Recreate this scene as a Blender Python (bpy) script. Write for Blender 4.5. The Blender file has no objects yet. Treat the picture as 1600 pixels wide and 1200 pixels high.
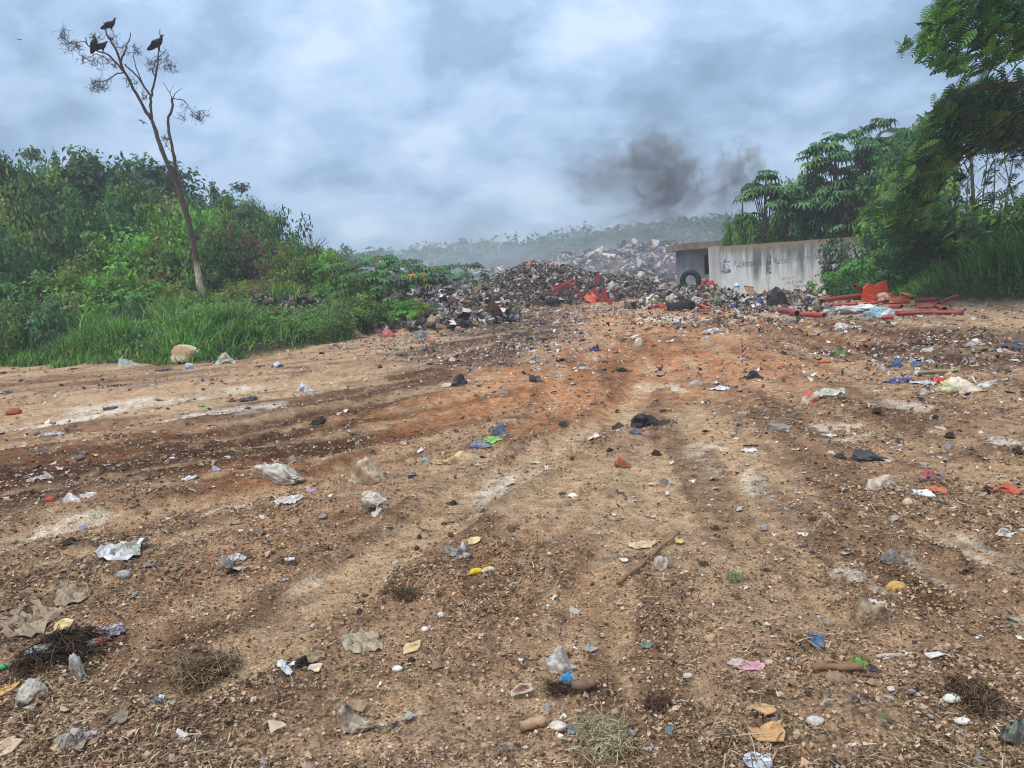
import bpy, math, random
import numpy as np
from mathutils import Matrix, Vector

# ------------------------------------------------------------------ camera, world, sun, exposure
SC = bpy.context.scene
COL = SC.collection
F = 1180.0                      # focal length in photograph pixels (1600 wide)
ROLL = math.radians(4.3)
PITCH = math.radians(7.7)
CAMZ = 1.6
fwd = np.array([0, math.cos(PITCH), -math.sin(PITCH)])
r0 = np.array([1.0, 0, 0]); u0 = np.array([0, math.sin(PITCH), math.cos(PITCH)])
rgt = r0 * math.cos(ROLL) - u0 * math.sin(ROLL)
upv = u0 * math.cos(ROLL) + r0 * math.sin(ROLL)
cam = bpy.data.cameras.new('camera'); camo = bpy.data.objects.new('camera', cam); COL.objects.link(camo)
cam.sensor_width = 36; cam.lens = 36 * F / 1600; cam.clip_start = 0.1; cam.clip_end = 2000
m = Matrix.Identity(4)
for i in range(3):
    m[i][0] = rgt[i]; m[i][1] = upv[i]; m[i][2] = -fwd[i]
m[2][3] = CAMZ
camo.matrix_world = m
SC.camera = camo

SUN_EL, SUN_AZ = math.radians(60), math.radians(-135)
sun = bpy.data.lights.new('sun', 'SUN'); suno = bpy.data.objects.new('sun', sun); COL.objects.link(suno)
sun.energy = 1.5; sun.angle = math.radians(16); sun.color = (1.0, 0.92, 0.81)
sd = Vector((math.cos(SUN_EL) * math.sin(SUN_AZ), math.cos(SUN_EL) * math.cos(SUN_AZ), math.sin(SUN_EL)))
suno.rotation_euler = sd.to_track_quat('Z', 'Y').to_euler()

W = bpy.data.worlds.new('World'); SC.world = W; W.use_nodes = True
nt = W.node_tree; nt.nodes.clear()
def N(nt, typ, **kw):
    n = nt.nodes.new(typ)
    for k, v in kw.items():
        if k.startswith('i_'):
            n.inputs[k[2:].replace('_', ' ')].default_value = v
        else:
            setattr(n, k, v)
    return n
def L(nt, a, b): nt.links.new(a, b)
def ramp(nt, stops, interp='EASE'):
    n = nt.nodes.new('ShaderNodeValToRGB'); cr = n.color_ramp; cr.interpolation = interp
    while len(cr.elements) > 1: cr.elements.remove(cr.elements[0])
    cr.elements[0].position = stops[0][0]; cr.elements[0].color = (*stops[0][1], 1)
    for p, c in stops[1:]:
        e = cr.elements.new(p); e.color = (*c, 1)
    return n
def math_n(nt, op, a, b=None, clamp=False):
    n = nt.nodes.new('ShaderNodeMath'); n.operation = op; n.use_clamp = clamp
    for i, v in enumerate((a, b)):
        if v is None: continue
        if isinstance(v, (int, float)): n.inputs[i].default_value = v
        else: nt.links.new(v, n.inputs[i])
    return n.outputs[0]
def mixc(nt, fac, a, b, mode='MIX'):
    n = nt.nodes.new('ShaderNodeMix'); n.data_type = 'RGBA'; n.blend_type = mode
    for s, v in ((n.inputs[0], fac), (n.inputs[6], a), (n.inputs[7], b)):
        if isinstance(v, (int, float)): s.default_value = v
        elif isinstance(v, tuple): s.default_value = (*v, 1)
        else: nt.links.new(v, s)
    return n.outputs[2]

sky = N(nt, 'ShaderNodeTexSky', sky_type='NISHITA', sun_disc=False, sun_elevation=SUN_EL, sun_rotation=SUN_AZ)
tc = N(nt, 'ShaderNodeTexCoord')
sep = N(nt, 'ShaderNodeSeparateXYZ'); L(nt, tc.outputs['Generated'], sep.inputs[0])
zc = math_n(nt, 'ADD', math_n(nt, 'MAXIMUM', sep.outputs[2], 0.0), 0.42)
cx = math_n(nt, 'DIVIDE', sep.outputs[0], zc); cy = math_n(nt, 'DIVIDE', sep.outputs[1], zc)
cmb = N(nt, 'ShaderNodeCombineXYZ'); L(nt, cx, cmb.inputs[0]); L(nt, cy, cmb.inputs[1])
n1 = N(nt, 'ShaderNodeTexNoise', i_Scale=4.2, i_Detail=9.0, i_Roughness=0.56, i_Distortion=0.1); L(nt, cmb.outputs[0], n1.inputs['Vector'])
mp = N(nt, 'ShaderNodeMapping'); mp.inputs['Location'].default_value = (3.1, 7.7, 1.3); L(nt, cmb.outputs[0], mp.inputs[0])
n2 = N(nt, 'ShaderNodeTexNoise', i_Scale=1.9, i_Detail=5.0, i_Roughness=0.5); L(nt, mp.outputs[0], n2.inputs['Vector'])
cl = math_n(nt, 'ADD', math_n(nt, 'MULTIPLY', n1.outputs[0], 0.62), math_n(nt, 'MULTIPLY', n2.outputs[0], 0.38))
cr1 = ramp(nt, [(0.37, (1.6, 2.45, 3.5)), (0.45, (2.3, 3.3, 4.6)), (0.50, (3.0, 4.1, 5.6)), (0.545, (3.75, 4.8, 6.25)), (0.62, (4.9, 5.7, 6.8))])
L(nt, cl, cr1.inputs[0])
el = ramp(nt, [(0.0, (0.80, 0.83, 0.85)), (0.16, (0.82, 0.86, 0.90)), (0.42, (1.08, 1.10, 1.15)), (1.0, (1.18, 1.18, 1.18))], 'LINEAR')
L(nt, math_n(nt, 'MAXIMUM', sep.outputs[2], 0.0), el.inputs[0])
cloud = mixc(nt, 1.0, cr1.outputs[0], el.outputs[0], 'MULTIPLY')
skymix = mixc(nt, 0.88, sky.outputs[0], cloud)
bg = N(nt, 'ShaderNodeBackground', i_Strength=0.098); L(nt, skymix, bg.inputs[0])
wo = N(nt, 'ShaderNodeOutputWorld'); L(nt, bg.outputs[0], wo.inputs[0])

SC.view_settings.view_transform = 'Standard'; SC.view_settings.look = 'None'
SC.view_settings.exposure = 0.82; SC.view_settings.gamma = 1.0; SC.view_settings.use_curve_mapping = False
SC.cycles.use_denoising = True; SC.cycles.filter_width = 1.15
SC.cycles.max_bounces = 6; SC.cycles.diffuse_bounces = 3; SC.cycles.glossy_bounces = 2
SC.cycles.transparent_max_bounces = 8; SC.cycles.volume_bounces = 1
SC.cycles.volume_step_rate = 1.0; SC.cycles.volume_max_steps = 128

# ------------------------------------------------------------------ helpers
rng = np.random.default_rng(7)
def lin(*c):
    c = np.asarray(c, float) / 255.0
    return np.where(c <= 0.04045, c / 12.92, ((c + 0.055) / 1.055) ** 2.4)
def ray(px, py):
    d = fwd + rgt * ((px - 800) / F) + upv * ((600 - py) / F)
    return d
def pw(px, py, D):
    """world point seen at a photograph pixel at depth y = D"""
    d = ray(px, py); t = D / d[1]
    return np.array([d[0] * t, D, CAMZ + d[2] * t])
def project(P):
    q = P - np.array([0, 0, CAMZ])
    zf = np.maximum(q @ fwd, 1e-3)
    return 800 + F * (q @ rgt) / zf, 600 - F * (q @ upv) / zf
def _h(ix, iy, seed):
    n = (ix * 374761393 + iy * 668265263 + seed * 974711) & 0xFFFFFFFF
    n = ((n ^ (n >> 13)) * 1274126177) & 0xFFFFFFFF
    return ((n ^ (n >> 16)) & 0xFFFF) / 65535.0
def vn(x, y, seed=0):
    x = np.asarray(x, float); y = np.asarray(y, float)
    xi = np.floor(x).astype(np.int64); yi = np.floor(y).astype(np.int64)
    fx = x - xi; fy = y - yi
    fx = fx * fx * (3 - 2 * fx); fy = fy * fy * (3 - 2 * fy)
    a = _h(xi, yi, seed); b = _h(xi + 1, yi, seed); c = _h(xi, yi + 1, seed); d = _h(xi + 1, yi + 1, seed)
    return (a * (1 - fx) + b * fx) * (1 - fy) + (c * (1 - fx) + d * fx) * fy
def fbm(x, y, seed=0, o=4, g=0.5):
    s = 0; a = 1; t = 0
    for i in range(o):
        s = s + a * vn(x * 2 ** i + 13.7 * i, y * 2 ** i - 7.1 * i, seed + i); t += a; a *= g
    return s / t
def vn3(p, seed=0):
    z = p[:, 2]; zi = np.floor(z).astype(np.int64); f = z - zi; f = f * f * (3 - 2 * f)
    out = np.zeros(len(p))
    for k in np.unique(zi):
        s = zi == k
        out[s] = vn(p[s, 0], p[s, 1], seed + 57 * int(k)) * (1 - f[s]) + vn(p[s, 0], p[s, 1], seed + 57 * int(k) + 57) * f[s]
    return out
def sstep(a, b, x):
    t = np.clip((x - a) / (b - a), 0, 1); return t * t * (3 - 2 * t)

def mesh_tri(name, V, Fc, col=None, smooth=False):
    me = bpy.data.meshes.new(name)
    V = np.ascontiguousarray(V, dtype=np.float32); Fc = np.ascontiguousarray(Fc, dtype=np.int32)
    k = Fc.shape[1]
    me.vertices.add(len(V)); me.vertices.foreach_set('co', V.ravel())
    me.loops.add(Fc.size); me.loops.foreach_set('vertex_index', Fc.ravel())
    me.polygons.add(len(Fc)); me.polygons.foreach_set('loop_start', np.arange(0, Fc.size, k, dtype=np.int32))
    me.polygons.foreach_set('use_smooth', np.full(len(Fc), bool(smooth)))
    if col is not None:
        a = me.color_attributes.new('Col', 'FLOAT_COLOR', 'POINT')
        c = np.ones((len(V), 4), np.float32); c[:, :3] = col; a.data.foreach_set('color', c.ravel())
    me.update(calc_edges=True)
    return me
def ob(name, me, mat=None, parent=None, loc=None, rotz=0.0, label=None, cat=None, group=None, kind=None, scale=None):
    o = bpy.data.objects.new(name, me); COL.objects.link(o)
    if mat is not None and me is not None and len(me.materials) == 0: me.materials.append(mat)
    if parent is not None: o.parent = parent
    if loc is not None: o.location = [float(v) for v in loc]
    if rotz: o.rotation_euler = (0, 0, rotz)
    if scale is not None: o.scale = scale
    for k, v in (('label', label), ('category', cat), ('group', group), ('kind', kind)):
        if v: o[k] = v
    return o
def cat_mesh(parts):
    V = []; Fc = []; C = []; n = 0
    for p in parts:
        V.append(p[0]); Fc.append(np.asarray(p[1]) + n); n += len(p[0])
        if len(p) > 2: C.append(np.broadcast_to(np.asarray(p[2], float), (len(p[0]), 3)))
    return np.concatenate(V), np.concatenate(Fc), (np.concatenate(C) if C else None)
def tube(pts, rad, sides=6, caps=True):
    pts = np.asarray(pts, float); n = len(pts); rad = np.broadcast_to(np.asarray(rad, float), (n,))
    tan = np.gradient(pts, axis=0); tan /= np.linalg.norm(tan, axis=1)[:, None] + 1e-9
    ref = np.array([0.13, 0.98, 0.1]) if abs(tan[0][1]) < 0.9 else np.array([1.0, 0.1, 0])
    a = np.cross(tan, ref); a /= np.linalg.norm(a, axis=1)[:, None] + 1e-9
    b = np.cross(tan, a)
    th = np.arange(sides) * 2 * math.pi / sides
    V = (pts[:, None, :] + rad[:, None, None] * (np.cos(th)[None, :, None] * a[:, None, :] + np.sin(th)[None, :, None] * b[:, None, :])).reshape(-1, 3)
    f = []
    for i in range(n - 1):
        for j in range(sides):
            p, q = i * sides + j, i * sides + (j + 1) % sides
            f += [(p, q, q + sides), (p, q + sides, p + sides)]
    if caps:
        V = np.vstack([V, pts[:1], pts[-1:]]); e = n * sides
        for j in range(sides):
            f.append((e, (j + 1) % sides, j)); f.append((e + 1, (n - 1) * sides + j, (n - 1) * sides + (j + 1) % sides))
    return V, np.array(f)
def box(x0, y0, z0, x1, y1, z1):
    V = np.array([(x0, y0, z0), (x1, y0, z0), (x1, y1, z0), (x0, y1, z0), (x0, y0, z1), (x1, y0, z1), (x1, y1, z1), (x0, y1, z1)], float)
    q = [(0, 3, 2, 1), (4, 5, 6, 7), (0, 1, 5, 4), (1, 2, 6, 5), (2, 3, 7, 6), (3, 0, 4, 7)]
    f = []
    for a, b, c, d in q: f += [(a, b, c), (a, c, d)]
    return V, np.array(f)
_ico = {}
def ico(k):
    if k in _ico: return _ico[k]
    t = (1 + 5 ** 0.5) / 2
    V = [(-1, t, 0), (1, t, 0), (-1, -t, 0), (1, -t, 0), (0, -1, t), (0, 1, t), (0, -1, -t), (0, 1, -t), (t, 0, -1), (t, 0, 1), (-t, 0, -1), (-t, 0, 1)]
    f = [(0, 11, 5), (0, 5, 1), (0, 1, 7), (0, 7, 10), (0, 10, 11), (1, 5, 9), (5, 11, 4), (11, 10, 2), (10, 7, 6), (7, 1, 8), (3, 9, 4), (3, 4, 2), (3, 2, 6), (3, 6, 8), (3, 8, 9), (4, 9, 5), (2, 4, 11), (6, 2, 10), (8, 6, 7), (9, 8, 1)]
    V = [np.array(v) / np.linalg.norm(v) for v in V]
    for _ in range(k):
        c = {}; g = []
        def mid(a, b):
            key = (min(a, b), max(a, b))
            if key not in c:
                w = V[a] + V[b]; V.append(w / np.linalg.norm(w)); c[key] = len(V) - 1
            return c[key]
        for a, b, d in f:
            x, y, z = mid(a, b), mid(b, d), mid(d, a)
            g += [(a, x, z), (b, y, x), (d, z, y), (x, y, z)]
        f = g
    _ico[k] = (np.array(V), np.array(f)); return _ico[k]
OCT = (np.array([(1, 0, 0), (-1, 0, 0), (0, 1, 0), (0, -1, 0), (0, 0, 1), (0, 0, -1)], float), np.array([(0, 2, 4), (2, 1, 4), (1, 3, 4), (3, 0, 4), (2, 0, 5), (1, 2, 5), (3, 1, 5), (0, 3, 5)]))
def rotm(ax, ay, az):
    ax, ay, az = [np.asarray(v, float) for v in (ax, ay, az)]
    ca, sa, cb, sb, cc, s_ = np.cos(ax), np.sin(ax), np.cos(ay), np.sin(ay), np.cos(az), np.sin(az)
    R = np.empty(np.broadcast(ax, ay, az).shape + (3, 3))
    R[..., 0, 0] = cc * cb; R[..., 0, 1] = cc * sb * sa - s_ * ca; R[..., 0, 2] = cc * sb * ca + s_ * sa
    R[..., 1, 0] = s_ * cb; R[..., 1, 1] = s_ * sb * sa + cc * ca; R[..., 1, 2] = s_ * sb * ca - cc * sa
    R[..., 2, 0] = -sb; R[..., 2, 1] = cb * sa; R[..., 2, 2] = cb * ca
    return R
def scatter(tv, tf, pos, R, sc, col, jit=0.0):
    """many transformed copies of a little template, joined"""
    n = len(pos); k = len(tv)
    loc = tv[None] * sc[:, None, :]
    if jit: loc = loc * (1 + jit * rng.uniform(-1, 1, (n, k, 1)))
    V = np.einsum('nij,nkj->nki', R, loc) + pos[:, None, :]
    Fc = (tf[None] + (np.arange(n) * k)[:, None, None]).reshape(-1, 3)
    return V.reshape(-1, 3), Fc, np.repeat(col, k, axis=0)

# ------------------------------------------------------------------ materials
def mat_attr(name, rough=0.85, spec=0.25, nscale=8.0, namt=0.25, transl=0.0, bump=0.0, bscale=40.0, rnd=0.0, tint=None):
    m = bpy.data.materials.new(name); m.use_nodes = True; t = m.node_tree; t.nodes.clear()
    at = N(t, 'ShaderNodeAttribute', attribute_name='Col')
    tc = N(t, 'ShaderNodeTexCoord')
    nz = N(t, 'ShaderNodeTexNoise', i_Scale=nscale, i_Detail=5.0, i_Roughness=0.6); L(t, tc.outputs['Object'], nz.inputs['Vector'])
    f = N(t, 'ShaderNodeMapRange'); f.inputs[1].default_value = 0.25; f.inputs[2].default_value = 0.75
    f.inputs[3].default_value = 1 - namt; f.inputs[4].default_value = 1 + namt; L(t, nz.outputs[0], f.inputs[0])
    c = mixc(t, 1.0, at.outputs['Color'], f.outputs[0], 'MULTIPLY')
    if rnd:
        oi = N(t, 'ShaderNodeObjectInfo')
        hs = N(t, 'ShaderNodeHueSaturation')
        L(t, math_n(t, 'ADD', math_n(t, 'MULTIPLY', oi.outputs['Random'], 0.045), 0.478), hs.inputs['Hue'])
        L(t, math_n(t, 'ADD', math_n(t, 'MULTIPLY', oi.outputs['Random'], rnd), 1 - rnd * 0.5), hs.inputs['Value'])
        L(t, c, hs.inputs['Color']); c = hs.outputs[0]
    p = N(t, 'ShaderNodeBsdfPrincipled', i_Roughness=rough); p.inputs['Specular IOR Level'].default_value = spec
    L(t, c, p.inputs['Base Color'])
    if bump:
        b = N(t, 'ShaderNodeTexNoise', i_Scale=bscale, i_Detail=6.0, i_Roughness=0.65); L(t, tc.outputs['Object'], b.inputs['Vector'])
        bn = N(t, 'ShaderNodeBump', i_Strength=bump, i_Distance=0.02); L(t, b.outputs[0], bn.inputs['Height']); L(t, bn.outputs[0], p.inputs['Normal'])
    out = N(t, 'ShaderNodeOutputMaterial'); sh = p.outputs[0]
    if transl:
        tr = N(t, 'ShaderNodeBsdfTranslucent'); L(t, mixc(t, 1.0, c, (1.1, 1.25, 0.6), 'MULTIPLY'), tr.inputs[0])
        mx = N(t, 'ShaderNodeMixShader', i_Fac=transl); L(t, p.outputs[0], mx.inputs[1]); L(t, tr.outputs[0], mx.inputs[2]); sh = mx.outputs[0]
    L(t, sh, out.inputs[0])
    return m
M_leaf = mat_attr('leaf', 0.55, 0.35, 3.0, 0.3, transl=0.34, rnd=0.5)
M_bigleaf = mat_attr('big_leaf', 0.45, 0.4, 3.0, 0.25, transl=0.22, rnd=0.35)
M_grass = mat_attr('grass_blade', 0.6, 0.3, 0.6, 0.35, transl=0.25)
M_bark = mat_attr('bark', 0.9, 0.15, 6.0, 0.45, bump=0.6, bscale=25)
M_piece = mat_attr('rubbish', 0.6, 0.35, 6.0, 0.3)
M_litter = mat_attr('plastic_film', 0.45, 0.4, 22.0, 0.32, bump=0.25, bscale=60)
M_cloth = mat_attr('cloth', 0.9, 0.1, 30.0, 0.35, bump=0.3, bscale=120)
M_stone = mat_attr('stone', 0.9, 0.2, 14.0, 0.4, bump=0.6, bscale=40)
M_peb = mat_attr('pebble', 0.92, 0.15, 30.0, 0.3)
M_straw = mat_attr('straw', 0.9, 0.1, 20.0, 0.3)
M_red = mat_attr('red_plastic', 0.5, 0.4, 7.0, 0.28, bump=0.1, bscale=30)
M_rubber = mat_attr('rubber', 0.75, 0.3, 9.0, 0.5)
M_feather = mat_attr('feathers', 0.7, 0.3, 12.0, 0.4)

def mat_ground():
    m = bpy.data.materials.new('dump_soil'); m.use_nodes = True; t = m.node_tree; t.nodes.clear()
    at = N(t, 'ShaderNodeAttribute', attribute_name='Col'); tc = N(t, 'ShaderNodeTexCoord')
    P = tc.outputs['Object']
    def noise(s, d=5.0, r=0.6):
        n = N(t, 'ShaderNodeTexNoise', i_Scale=s, i_Detail=d, i_Roughness=r); L(t, P, n.inputs['Vector']); return n.outputs[0]
    a = ramp(t, [(0.3, (0.52, 0.50, 0.48)), (0.5, (1.06, 1.05, 1.04)), (0.70, (1.55, 1.52, 1.48))], 'LINEAR'); L(t, noise(9.0, 8.0, 0.68), a.inputs[0])
    c = mixc(t, 1.0, at.outputs['Color'], a.outputs[0], 'MULTIPLY')
    a2 = ramp(t, [(0.32, (0.46, 0.42, 0.39)), (0.5, (1.06, 1.05, 1.04)), (0.68, (1.5, 1.48, 1.44))], 'LINEAR'); L(t, noise(70.0, 6.0, 0.7), a2.inputs[0])
    c = mixc(t, 0.95, c, a2.outputs[0], 'MULTIPLY')
    v = N(t, 'ShaderNodeTexVoronoi', i_Scale=42.0); L(t, P, v.inputs['Vector'])
    msk = ramp(t, [(0.0, (1, 1, 1)), (0.22, (1, 1, 1)), (0.3, (0, 0, 0))], 'LINEAR'); L(t, v.outputs['Distance'], msk.inputs[0])
    sp = N(t, 'ShaderNodeSeparateColor'); L(t, v.outputs['Color'], sp.inputs[0])
    pick = math_n(t, 'MULTIPLY', msk.outputs[0], math_n(t, 'GREATER_THAN', sp.outputs[0], 0.62))
    tone = ramp(t, [(0.0, (0.5, 0.42, 0.36)), (0.45, (0.95, 0.85, 0.75)), (1.0, (1.75, 1.7, 1.62))], 'LINEAR'); L(t, sp.outputs[1], tone.inputs[0])
    c = mixc(t, math_n(t, 'MULTIPLY', pick, 0.8), c, mixc(t, 1.0, c, tone.outputs[0], 'MULTIPLY'))
    p = N(t, 'ShaderNodeBsdfPrincipled', i_Roughness=0.95); p.inputs['Specular IOR Level'].default_value = 0.12
    L(t, c, p.inputs['Base Color'])
    h = math_n(t, 'ADD', noise(60.0, 8.0, 0.7), math_n(t, 'MULTIPLY', pick, 0.5))
    bn = N(t, 'ShaderNodeBump', i_Strength=1.0, i_Distance=0.025); L(t, h, bn.inputs['Height'])
    h2 = noise(14.0, 6.0, 0.65)
    bn2 = N(t, 'ShaderNodeBump', i_Strength=0.9, i_Distance=0.07); L(t, h2, bn2.inputs['Height']); L(t, bn.outputs[0], bn2.inputs['Normal'])
    L(t, bn2.outputs[0], p.inputs['Normal'])
    L(t, p.outputs[0], N(t, 'ShaderNodeOutputMaterial').inputs[0])
    return m
M_ground = mat_ground()

def mat_wall(name, base, top, streak=1.0, band=0.35, ztop=2.5):
    m = bpy.data.materials.new(name); m.use_nodes = True; t = m.node_tree; t.nodes.clear()
    tc = N(t, 'ShaderNodeTexCoord'); P = tc.outputs['Object']
    n1 = N(t, 'ShaderNodeTexNoise', i_Scale=1.6, i_Detail=8.0, i_Roughness=0.65); L(t, P, n1.inputs['Vector'])
    c = mixc(t, n1.outputs[0], tuple(base * 0.60), tuple(base * 1.3))
    mp = N(t, 'ShaderNodeMapping'); mp.inputs['Scale'].default_value = (1.9, 1.9, 0.22); L(t, P, mp.inputs[0])
    n2 = N(t, 'ShaderNodeTexNoise', i_Scale=1.0, i_Detail=9.0, i_Roughness=0.72); L(t, mp.outputs[0], n2.inputs['Vector'])
    sx = N(t, 'ShaderNodeSeparateXYZ'); L(t, P, sx.inputs[0])
    g = N(t, 'ShaderNodeMapRange'); g.inputs[1].default_value = ztop - 2.3; g.inputs[2].default_value = ztop; L(t, sx.outputs[2], g.inputs[0])
    s = math_n(t, 'MULTIPLY', math_n(t, 'SUBTRACT', math_n(t, 'ADD', n2.outputs[0], math_n(t, 'MULTIPLY', g.outputs[0], 0.28)), 0.56), 5.0, True)
    c = mixc(t, math_n(t, 'MULTIPLY', s, 0.78 * streak), c, (0.05, 0.052, 0.045))
    g2 = N(t, 'ShaderNodeMapRange'); g2.inputs[1].default_value = ztop - band * 1.6; g2.inputs[2].default_value = ztop - band * 0.2; L(t, sx.outputs[2], g2.inputs[0])
    tb = math_n(t, 'MULTIPLY', g2.outputs[0], math_n(t, 'ADD', n1.outputs[0], 0.35), True)
    c = mixc(t, tb, c, mixc(t, n2.outputs[0], tuple(top * 0.55), tuple(top * 1.2)))
    p = N(t, 'ShaderNodeBsdfPrincipled', i_Roughness=0.9); p.inputs['Specular IOR Level'].default_value = 0.15; L(t, c, p.inputs['Base Color'])
    b = N(t, 'ShaderNodeTexNoise', i_Scale=22.0, i_Detail=6.0); L(t, P, b.inputs['Vector'])
    bn = N(t, 'ShaderNodeBump', i_Strength=0.35, i_Distance=0.03); L(t, b.outputs[0], bn.inputs['Height']); L(t, bn.outputs[0], p.inputs['Normal'])
    L(t, p.outputs[0], N(t, 'ShaderNodeOutputMaterial').inputs[0]); return m
def mat_paint(name, col, wear=0.5):
    """worn lettering paint: flakes are really missing (transparent), the rest is plain colour"""
    m = bpy.data.materials.new(name); m.use_nodes = True; t = m.node_tree; t.nodes.clear()
    tc = N(t, 'ShaderNodeTexCoord')
    n1 = N(t, 'ShaderNodeTexNoise', i_Scale=5.0, i_Detail=7.0, i_Roughness=0.75); L(t, tc.outputs['Object'], n1.inputs['Vector'])
    a = math_n(t, 'MULTIPLY', math_n(t, 'SUBTRACT', n1.outputs[0], wear - 0.06), 7.0, True)
    p = N(t, 'ShaderNodeBsdfPrincipled', i_Roughness=0.9); p.inputs['Base Color'].default_value = (*col, 1)
    tr = N(t, 'ShaderNodeBsdfTransparent'); mx = N(t, 'ShaderNodeMixShader')
    L(t, a, mx.inputs[0]); L(t, tr.outputs[0], mx.inputs[1]); L(t, p.outputs[0], mx.inputs[2])
    L(t, mx.outputs[0], N(t, 'ShaderNodeOutputMaterial').inputs[0]); return m
# ------------------------------------------------------------------ the ground
_ex = np.array([-300, -40, -18, -9.2, -6.9, -5.6, -4.9, -4.5]); _ey = np.array([40, 29, 26.2, 21.9, 22.6, 26.4, 30.5, 36.0])
def bank_d(x, y):
    w = 1.5 * (fbm(x * 0.35, y * 0.35, 91, 3) - 0.5) + .9 * (fbm(x * 1.3, y * 1.3, 93, 2) - .5)
    return np.minimum(y - np.interp(x, _ex, _ey), (-4.4 - x) * 1.6) + w
def bump(x, y, cx, cy, rx, ry, h, p=1.0):
    q = ((x - cx) / rx) ** 2 + ((y - cy) / ry) ** 2
    return h * np.clip(1 - q, 0, None) ** p
def heap_left(x, y): return bump(x, y, -3.4, 33.0, 4.0, 5.0, 1.7, 0.85)
def heap_mid(x, y): return np.maximum(bump(x, y, 1.8, 47.5, 5.4, 5.5, 2.35, 0.75), bump(x, y, 5.6, 46.5, 5.0, 4.5, 1.45, 0.8))
def heap_back(x, y): return np.maximum(bump(x, y, 13.5, 78, 17, 15, 3.9, 0.7), bump(x, y, -1, 80, 17, 14, 2.7, 0.7))
def heap_wall(x, y): return np.maximum(bump(x, y, 7.9, 33.0, 2.7, 2.6, 0.72, 0.9), bump(x, y, 12.0, 32.8, 4.2, 2.4, 0.12, 0.9))
def mound_right(x, y): return bump(x, y, 18.6, 24.5, 5.4, 6.8, 1.35, 1.0)
def heaps(x, y):
    n = 0.82 + 0.36 * fbm(x * 0.7, y * 0.7, 33, 4)
    return np.maximum.reduce([heap_left(x, y), heap_mid(x, y), heap_back(x, y), heap_wall(x, y)]) * n
# driven tracks: photograph polyline on the ground, half width in metres, sink, tan weight
def _flat(px, py):
    d = ray(px, py); t = -CAMZ / d[2]; return d[0] * t, d[1] * t
TRK = [([(330, 1060), (470, 955), (580, 875), (720, 790), (850, 715), (960, 655), (1010, 600)], .24, .055, .95), ([(1150, 1010), (1135, 900), (1122, 790), (1112, 700), (1090, 640)], .26, .02, .5), ([(1265, 960), (1228, 870), (1205, 780), (1190, 700)], .22, .02, .45), ([(-40, 862), (150, 818), (400, 774), (560, 730), (660, 690)], .17, .05, .55),
       ([(-40, 672), (200, 632), (480, 600), (640, 570), (760, 535)], .34, .05, .7), ([(-40, 705), (200, 672), (420, 640), (600, 604)], .22, .04, .3), ([(1640, 990), (1530, 925), (1430, 880), (1330, 846)], .12, .04, .85), ([(1640, 905), (1540, 862), (1440, 828)], .10, .03, .7), ([(900, 1010), (960, 880), (1000, 780), (1030, 700)], .2, .015, .3)]
TRK = [(np.array([_flat(*q) for q in p]), w, s, k) for p, w, s, k in TRK]
def tracks(x, y):
    """pressed mask, raised-edge mask, sink, tan weight"""
    x = np.asarray(x, float); y = np.asarray(y, float)
    pr = np.zeros_like(x); ed = np.zeros_like(x); sk = np.zeros_like(x); tw_ = np.zeros_like(x)
    wob = .16 * (vn(x * 2.1, y * 2.1, 141) - .5)
    for p, w, s, k in TRK:
        d = np.full_like(x, 1e3)
        for a, b in zip(p[:-1], p[1:]):
            e = b - a; t = np.clip(((x - a[0]) * e[0] + (y - a[1]) * e[1]) / (e @ e), 0, 1); d = np.minimum(d, np.hypot(x - a[0] - t * e[0], y - a[1] - t * e[1]))
        d = d + wob
        m_ = sstep(w * 1.25, w * .6, d); pr = np.maximum(pr, m_); ed = np.maximum(ed, (1.0 if k > .7 else .15) * np.exp(-((d - w * 1.45) / (w * .35)) ** 2)); sk = np.maximum(sk, m_ * s); tw_ = np.maximum(tw_, m_ * k)
    return pr, ed * (1 - pr), sk, tw_
def att(r, lam):
    sp = np.clip(r * r / 1888 * 2.6, 0.012, .42)
    return np.clip(lam / (2.2 * sp), 0, 1)
def track_u(x, y):
    a = math.radians(30) ; b = math.radians(84)
    ul = -math.sin(a) * x + math.cos(a) * y; ur = -math.sin(b) * x + math.cos(b) * y
    vl = math.cos(a) * x + math.sin(a) * y; vr = math.cos(b) * x + math.sin(b) * y
    w = sstep(-1.6, 0.6, x - 0.12 * (y - 5))
    return ul, vl, ur, vr, w
def soft_mask(x, y):
    """smooth, driven-over soil"""
    px, py = project(np.stack([x, y, np.zeros_like(x)], -1))
    return px, py
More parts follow.
